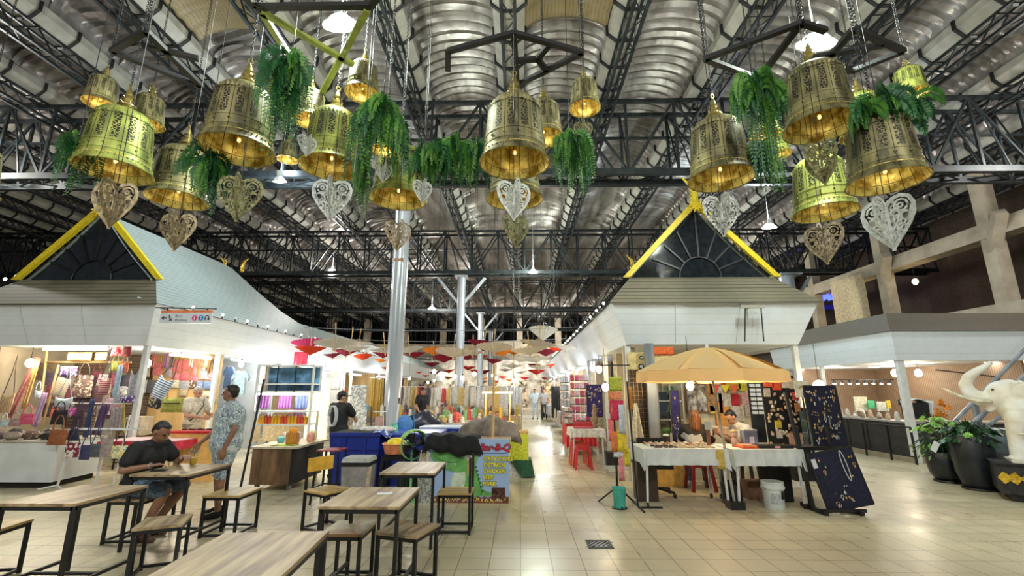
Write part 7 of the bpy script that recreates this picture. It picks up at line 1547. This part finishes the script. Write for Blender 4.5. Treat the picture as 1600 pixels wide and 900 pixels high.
def um_mesh(col, fold):
    b = MB(); N_ = 28; b2 = []
    for i in range(N_):
        a0, a1 = 2 * math.pi * i / N_, 2 * math.pi * (i + 1) / N_; am = (a0 + a1) / 2; r = .5; h = fold
        b.add([(0, 0, 0), (r * math.cos(a0), r * math.sin(a0), h), (r * .985 * math.cos(am), r * .985 * math.sin(am), h - .02), (r * math.cos(a1), r * math.sin(a1), h)], [(0, 1, 2), (0, 2, 3)])
        b.add([(0, 0, .012), (r * math.cos(a0), r * math.sin(a0), h + .008), (r * .985 * math.cos(am), r * .985 * math.sin(am), h - .012), (r * math.cos(a1), r * math.sin(a1), h + .008)], [(2, 1, 0), (3, 2, 0)])
    o = b.build('paper_canopy', trans_cloth('oiled paper %s %.2f' % (cname[col], fold), col)); d = o.data; bpy.data.objects.remove(o)
    b = MB(); b.cyl((0, 0, -.07), (0, 0, .62), .010, .010, 8); b.cyl((0, 0, -.09), (0, 0, .01), .004, .03, 8); b.cyl((0, 0, .5), (0, 0, .66), .016, .016, 8); o = b.build('handle', M['ply']); e = o.data; bpy.data.objects.remove(o)
    b = MB()
    for i in range(14): a = 2 * math.pi * i / 14; b.bar((0, 0, .30), (.27 * math.cos(a), .27 * math.sin(a), fold * .56), .006)
    o = b.build('ribs', M['ply']); g = o.data; bpy.data.objects.remove(o); return d, e, g
UM = {}; placed = []
for i, (x, y, wp, c) in enumerate(US):
    wp = wp * (1.45 if c == WH and wp > 20 and y > 535 else 1.15); dep = min(44, max(11.5, FPX * 1.05 / wp)); dep = min(dep, FPX * 6.3 / max(1, 812 - x), FPX * 1.5 / max(1, x - 812)) if abs(x - 812) > 3 else dep; p = atD(x, y + 4, dep); s_ = wp * dep / FPX
    for k_ in range(14):      # keep neighbouring parasols clear of each other in depth
        if all(abs(p.y - q.y) > (s_ + s2) * .5 or (p - q).length > (s_ + s2) * .52 for q, s2 in placed): break
        dep *= .94; p = atD(x, y + 4, dep); s_ = wp * dep / FPX
    placed.append((p.copy(), s_))
    fold = .42 if (x, y) == (848, 529) else (.17 if c == WH else .27)
    if (c, fold) not in UM: UM[(c, fold)] = um_mesh(c, fold)
    side = 'left part' if x < 630 else ('middle part' if x < 760 else 'right part'); far = 'near row' if wp > 33 else ('middle rows' if wp > 17 else 'far rows')
    t = thing('paper_parasol', '%s paper parasol hanging upside down over the aisle, %s, %s' % (cname[c], side, far), 'parasol', p, random.uniform(0, 6), '%s paper parasols, %s, %s' % (cname[c], side, far))
    tl = (random.uniform(-.13, .13), random.uniform(-.15, .15))
    for me, nm in zip(UM[(c, fold)], ('paper_canopy', 'handle', 'ribs')): o = bpy.data.objects.new(nm, me); COL.objects.link(o); o.parent = t; o.scale = (s_,) * 3; o.rotation_euler = (tl[0], tl[1], 0)
    MB().cyl((0, 0, .6 * s_), (0, 0, vault_z(p.x) - p.z), .003, .003, 4).build('string', M['steel_black'], t)
# support wires for the parasols
for Yw, nm in ((14.6, 'nearest'), (18, 'second'), (22, 'third'), (28, 'fourth')):
    o = MB().tube([(-7 + 9 * i / 20, 0, -.12 * math.sin(math.pi * i / 20)) for i in range(21)], .008, 5).build('support_wire', M['steel_grey'], None, True, base=(0, Yw, 3.62)); tag(o, '%s cable strung across the aisle above the paper parasols' % nm, 'cable')
# ================================================================ RIGHT: jewellery counter, planters, elephant
t = thing('jewellery_counter', 'dark panelled counter along the side of the brown-roofed kiosk', 'counter', (9.3, 12.4, 0))
MB().bb(9.12, 9.6, 11.25, 15.4, .12, .86).build('body', mat('charcoal panel', (.035, .035, .035), .6), t, world=True)
MB().bb(9.08, 9.64, 11.2, 15.4, .86, .90).build('top', mat('grey top', (.35, .35, .35), .3), t, world=True)
for y in (11.9, 12.6, 13.3, 14.0, 14.7): MB().bb(9.105, 9.12, y, y + .04, .14, .86).build('seam', M['black'], t, world=True)
t = thing('black_railing', 'low black steel railing in front of the jewellery counter', 'railing', (8.9, 11.8, 0))
for y in (10.9, 11.6, 12.4, 13.2): MB().bar((8.85, y, 0), (8.85, y, .80), .035).build('post', M['steel_black'], t, world=True)
for z in (.16, .8): MB().bar((8.85, 10.9, z), (8.85, 13.2, z), .03).build('rail', M['steel_black'], t, world=True)
t = thing('corner_counter', 'front counter of the brown-roofed kiosk with cream top, behind the planters', 'counter', (10.8, 11.5, 0)); MB().bb(9.7, 12.0, 11.3, 11.8, .12, .86).build('body', mat('charcoal panel b', (.035, .035, .035), .6), t, world=True); MB().bb(9.66, 12.04, 11.26, 11.84, .86, .90).build('top', M['cream'], t, world=True)
for i in range(26):
    y = 11.5 + i * .145; rnd = random.Random(i); c = rnd.choice([(.7, .66, .58), (.6, .45, .3), (.5, .5, .48), (.75, .72, .65), (.3, .22, .15)])
    o = MB().lathe([(.05, 0), (.06, .04), (.04, .07 + .06 * (i % 3)), (.01, .10 + .06 * (i % 3))], n=12).build('jewellery_stand', fab(c), None, 40, base=(9.3 + .12 * (i % 2), y, .90)); tag(o, 'small jewellery bust on the dark panelled counter', 'jewellery stand', 'jewellery stands on the dark counter')
for x, y, a, b_, Y_, c, nm in ((1345, 631, 20, 22, 13.2, (.78, .74, .60), 'open white book-like display card'), (1361, 632, 10, 12, 13.1, (.08, .50, .25), 'green round emblem card'), (1379, 635, 18, 14, 13.0, (.60, .64, .62), 'grey leaflet holder'), (1388, 632, 6, 12, 12.8, (.80, .60, .08), 'yellow bottle-shaped card')):
    o = MB().box((0, 0, 0), (a * mpx(atY(x, y, Y_)), .04, b_ * mpx(atY(x, y, Y_)))).build('display_card', fab(c), None, base=atY(x, y, Y_)); tag(o, nm + ' on the jewellery counter', 'card')
t = thing('spot_light_rail', 'ceiling rail of eight small spotlights in the brown-roofed kiosk', 'spotlights', atY(1355, 596, 14.6)); MB().bar((-1.1, 0, .05), (.8, 0, .05), .03).build('rail', M['black'], t)
for i in range(8): q = MB().cyl((-1.0 + .24 * i, 0, .03), (-1.05 + .24 * i, -.04, -.07), .035, .05, 10).build('spot_head', M['black'], t); MB().cyl((-1.05 + .24 * i, -.04, -.072), (-1.052 + .24 * i, -.042, -.076), .042, .042, 10).build('lens', M['disc_white'], q)
t = thing('till_machine', 'dark sewing-machine-like till with grey hood at the counter corner', 'machine', atY(1430, 640, 11.4)); MB().box((0, 0, -.02), (.42, .3, .36)).build('body', M['black'], t); b = MB(); b.sheet(lambda u, v: ((u - .5) * .56, (v - .5) * .32, .16 + .10 * math.sin(math.pi * min(1, u * 1.1))), 12, 4, .02); b.build('grey_hood', M['grey_paint'], t, True)
for x in (-.3, -.22): MB().torus((x, 0, .16), .07, .02, 16, 6, (0, math.pi / 2, 0)).build('ring', M['black'], t, True)
MB().box((.24, -.1, .06), (.03, .22, .3), (0, R(12), 0)).build('side_plate', M['white'], t)
def leaf_plant(nm, lab, loc, specs, cat='plant'):
    """specs: (n, length, leaf size, material, droop)"""
    t = thing(nm, lab, cat, loc); rnd = random.Random(int(loc[0] * 10)); i_ = 0
    for n, L_, ls, mt, droop, shape in specs:
        b = MB(); st = MB()
        for i in range(n):
            a = rnd.uniform(0, 6.28); out = rnd.uniform(.3, 1) * L_; up = L_ * rnd.uniform(.35, 1)
            P_ = [Vector((math.cos(a) * out * u, math.sin(a) * out * u, up * math.sin(u * math.pi * .6) - droop * u * u)) for u in (0, .33, .66, 1)]; st.tube(P_, .006, 4)
            e_ = P_[-1]; d_ = (P_[-1] - P_[-2]).normalized(); s_ = d_.cross(Vector((0, 0, 1))).normalized(); n_ = s_.cross(d_); sz = ls * rnd.uniform(.7, 1.2)
            if shape == 'lobed':
                ring = []
                for k in range(18):
                    th = math.pi * 2 * k / 18; r = sz * (.75 + .35 * math.cos(th * 1) + .22 * (1 if k % 2 else -1) * .6); ring.append(e_ + d_ * (r * math.cos(th) + sz * .3) + s_ * r * math.sin(th) * .8 + n_ * (-.12 * abs(math.sin(th)) * sz))
                c_ = e_ + d_ * sz * .3 + n_ * .02; b.add([c_] + ring, [(0, k + 1, (k + 1) % 18 + 1) for k in range(18)])
            else:
                b.add([e_, e_ + d_ * sz * .5 + s_ * sz * .28, e_ + d_ * sz - n_ * sz * .2, e_ + d_ * sz * .5 - s_ * sz * .28, e_ + d_ * sz * .5 - n_ * .02], [(0, 1, 4), (1, 2, 4), (2, 3, 4), (3, 0, 4)])
        b.build('foliage', mt, t); st.build('stems', M['leaf_dark'], t)
    return t
def planter(lab, loc, r, h, s=1):
    t = thing('round_planter', lab, 'planter', loc); MB().lathe([(r * .62, .03), (r * .70, .05), (r * .92, h * .30), (r, h * .62), (r * .96, h * .98), (r * .93, h), (r * .86, h), (r * .84, h * .9), (.001, h * .9)], n=40).build('pot', mat('matt black pot', (.012, .016, .02), .38, var=.15), t, 40)
    MB().lathe([(r * .78, 0), (r * .82, .015), (r * .80, .035), (r * .5, .03)], n=36).build('saucer', M['black'], t, 40); MB().lathe([(r * .84, h * .9), (.001, h * .93)], n=24).build('soil', mat('soil', (.05, .03, .02), .95, bump=.5), t, 40); return t
pa = atz(1556, 770, 0); planter('big round black planter beside the elephant plinth', (pa.x, pa.y + .25, 0), .29, .86); PA = (pa.x, pa.y + .25)
pb = atz(1503, 757, 0); planter('smaller round black planter left of the big one', (pb.x, pb.y + .25, 0), .27, .52); PB = (pb.x, pb.y + .25)
leaf_plant('leafy_shrub', 'dark glossy split-leaved plant growing in the big black planter', (PA[0], PA[1], .80), [(24, .42, .14, M['leaf_dark'], .15, 'lobed'), (6, .45, .11, M['leaf_lime'], .1, 'lobed'), (20, .35, .10, M['leaf_dark'], .1, 'leaf')])
leaf_plant('leafy_shrub', 'bushy lime and yellow-green plant in the smaller planter', (PB[0], PB[1], .52), [(70, .42, .10, M['leaf_lime'], .22, 'leaf'), (10, .42, .12, M['leaf_lime'], .0, 'lobed'), (22, .30, .09, M['plant2'], .1, 'leaf')])
t = thing('orange_flowers', 'cluster of orange and peach flowers above the two planters', 'flowers', atY(1470, 640, 8.6)); rnd = random.Random(4)
for i in range(16):
    c_ = Vector((rnd.uniform(-.16, .14), rnd.uniform(-.06, .06), rnd.uniform(-.14, .16))); b = MB()
    for k in range(5): a = k * 1.257; b.ell(c_ + Vector((.03 * math.cos(a), 0, .03 * math.sin(a))), (.026, .012, .026), 8, 5)
    b.build('flower', fab((.82, .28, .03) if i % 3 else (.75, .45, .32)), t, True)
b = MB(); b.tube([(0, 0, -.1), (.05, .02, -.4), (.08, .05, -1.05)], .008); b.build('stem', M['leaf_dark'], t)
leaf_plant('leafy_shrub', 'trailing lime vine with lobed leaves beside the orange flowers', (atY(1455, 668, 8.8).x, 8.8, .95), [(14, .34, .11, M['leaf_lime'], .1, 'lobed')])
t = thing('plant_tag', 'white paper tag stuck in the lime plant', 'tag', atY(1461, 698, 8.1)); MB().box((0, 0, 0), (.10, .006, .17), (0, R(35), 0)).build('card', M['white'], t); MB().bar((0, 0, 0), (-.02, .05, -.2), .006).build('stick', M['black'], t)
# elephant on its plinth ------------------------------------------------
PR = R(-38); pl = Vector((7.22, 7.44, 0)) + Matrix.Rotation(PR, 3, 'Z') @ Vector((1.0, .73, 0)); eo = atz(1606, 723, .555) - Matrix.Rotation(PR, 3, 'Z') @ Vector((.18, -.17, 0))
t = thing('stone_plinth', 'long black plinth with gold diamond motif carrying the white elephant', 'plinth', (pl.x, pl.y, 0), PR)
MB().box((.25, 0, .06), (2.3, 1.25, .12)).build('foot', M['black'], t); MB().box((.25, 0, .32), (2.5, 1.4, .42)).build('body', mat('black stone', (.022, .02, .02), .6, var=.3), t); MB().box((.25, 0, .54), (2.56, 1.46, .03)).build('cap', M['black'], t)
for k, x0_ in enumerate((-.58, .25, 1.05)):
    b = MB(); y_ = -.706
    for cx_, w_ in ((-.30, .13), (0, .20), (.30, .13)):
        b.prism([(x0_ + cx_ - w_, .34), (x0_ + cx_ - w_ * .5, .25), (x0_ + cx_, .30), (x0_ + cx_ + w_ * .5, .25), (x0_ + cx_ + w_, .34), (x0_ + cx_ + w_ * .5, .43), (x0_ + cx_, .38), (x0_ + cx_ - w_ * .5, .43)], y_ - .01, y_)
    b.build('gold_motif', M['gold'], t)
ew = mat('weathered white stone', (.74, .75, .72), .5, var=.12, scale=4, bump=.25, col2=(.60, .53, .40))
et = thing('elephant_statue', 'white stone elephant statue with raised trunk and long tusks', 'statue', (eo.x, eo.y, .555), PR)
HX = .28     # the head sits close over the forelegs
E_ = [('e', (.75, 0, .82), (.62, .36, .40)), ('e', (.34, 0, .80), (.34, .31, .36)), ('e', (1.2, 0, .78), (.36, .34, .38)), ('e', (-.16 + HX, 0, .98), (.23, .21, .24)), ('e', (-.10 + HX, .0, 1.11), (.17, .18, .13)), ('c', (.45, 0, .92), (-.12 + HX, 0, .98), .29, .21)]
trunk = [(-.30, 0, .94), (-.44, 0, .93), (-.54, 0, 1.01), (-.58, 0, 1.14), (-.53, 0, 1.27), (-.43, 0, 1.36), (-.32, 0, 1.43), (-.24, 0, 1.50)]
trunk = [(x + HX, y, z) for x, y, z in trunk]
for i in range(len(trunk) - 1): E_.append(('c', trunk[i], trunk[i + 1], .13 - .013 * i, .13 - .013 * (i + 1)))
for x, y, dx in ((.18, -.17, -.05), (.34, .17, .04), (1.08, -.18, .02), (1.26, .17, .05)):
    E_ += [('c', (x, y, .62), (x + dx, y, .34), .155, .115), ('c', (x + dx, y, .34), (x + dx, y, .07), .115, .125), ('e', (x + dx - .02, y, .05), (.14, .13, .055))]
E_ += [('c', (-.28 + HX, 0, .82), (-.36 + HX, 0, .76), .07, .045), ('c', (1.52, 0, .95), (1.62, 0, .55), .035, .02)]
for s_ in (-1, 1): E_ += [('e', (.02 + HX, s_ * .235, .94), (.17, .045, .24), (s_ * R(-12), 0, s_ * R(22))), ('e', (-.25 + HX, s_ * .14, 1.06), (.05, .04, .035))]
blob('body', E_, .016, ew, et, 3)
for s_ in (-1, 1):
    MB().tube([(-.32 + HX, s_ * .09, .90), (-.50 + HX, s_ * .14, .90), (-.70 + HX, s_ * .16, .98), (-.86 + HX, s_ * .15, 1.10)], [.04, .034, .025, .008], 12).build('tusk', mat('ivory tusk', (.72, .66, .52), .4), et, True)
    MB().ell((-.30 + HX, s_ * .172, 1.08), (.02, .012, .014)).build('eye', M['eye'], et, True)
for i, y in enumerate((-.17, .17)): MB().torus((.2 + .14 * i, y, .42), .128, .018, 20, 6).build('leg_band', ew, et, True)
MB().torus((.42, 0, .90), .32, .022, 26, 6, (0, R(72), 0)).build('collar', ew, et, True)
b = MB(); b.sheet(lambda u, v: (.45 + .6 * u, .40 * math.sin((v - .5) * 2.3), .82 + .43 * math.cos((v - .5) * 2.3)), 10, 14, .02); b.build('saddle_cloth', ew, et, True)
MB().box((.80, 0, .0), (1.6, .7, .05)).build('base_slab', ew, et)
# stair rail behind
for i, (a, b_, nm) in enumerate((((1494, 656), (1602, 545), 'uppermost'), ((1508, 672), (1606, 582), 'second'), ((1520, 684), (1612, 612), 'lowest'))):
    p, q = atY(*a, 9.6), atY(*b_, 9.6); c = (p + q) / 2; o = MB().cyl((p - c) * 1.25, (q - c) * 2.2, .035, .035, 12).build('handrail_pipe', M['steel_grey'], None, 40); o.location = c; tag(o, '%s of three slanting grey stair pipes behind the elephant' % nm, 'handrail')
t = thing('grey_container', 'pale blue-grey box behind the big planter and elephant legs', 'box', (8.75, 8.9, 0)); MB().box((0, 0, .45), (.6, .5, .9)).build('body', mat('blue grey box', (.28, .36, .42), .5), t); MB().box((0, 0, .91), (.64, .54, .04)).build('lid', M['grey_paint'], t)
t = thing('stair_stringer', 'grey steel stair support standing behind the elephant', 'post', (9.25, 9.7, 0)); MB().bar((0, 0, 0), (0, 0, 1.5), .08).build('post', M['steel_grey'], t); MB().bar((-.4, 0, .7), (.8, 0, 1.7), .06).build('stringer', M['steel_grey'], t)
K3 = thing('textile_stall', 'stall of dark red and printed textiles at the far right behind the stair pipes', 'stall', (13.4, 12.2, 0))
MB().bb(12.5, 16, 12.6, 12.7, 0, 2.3).build('back_panel', mat('mauve wall', (.26, .15, .20), .7), K3, world=True)
for i in range(10): MB().bb(12.7 + i * .32, 12.95 + i * .32, 12.5, 12.56, .6 + .1 * (i % 3), 2.2).build('textile', [cm('flower_red'), fab((.3, .03, .06)), cm('blackflower'), fab((.4, .3, .35))][i % 4], K3, world=True)
tube((12.6, 12.0, 2.2), (15, 12.0, 2.2), 'bright tube in the textile stall at the far right', 'w', 50)
# left background beyond the left kiosk and floor lamps of the far hall
for x, y in ((25, 432), (8, 436)): bulb(atY(x, y, 18), 'small far lamp glimpsed under the roof at the left edge', 'c', .05, 0, 4.6, 'far lamps at the left edge')
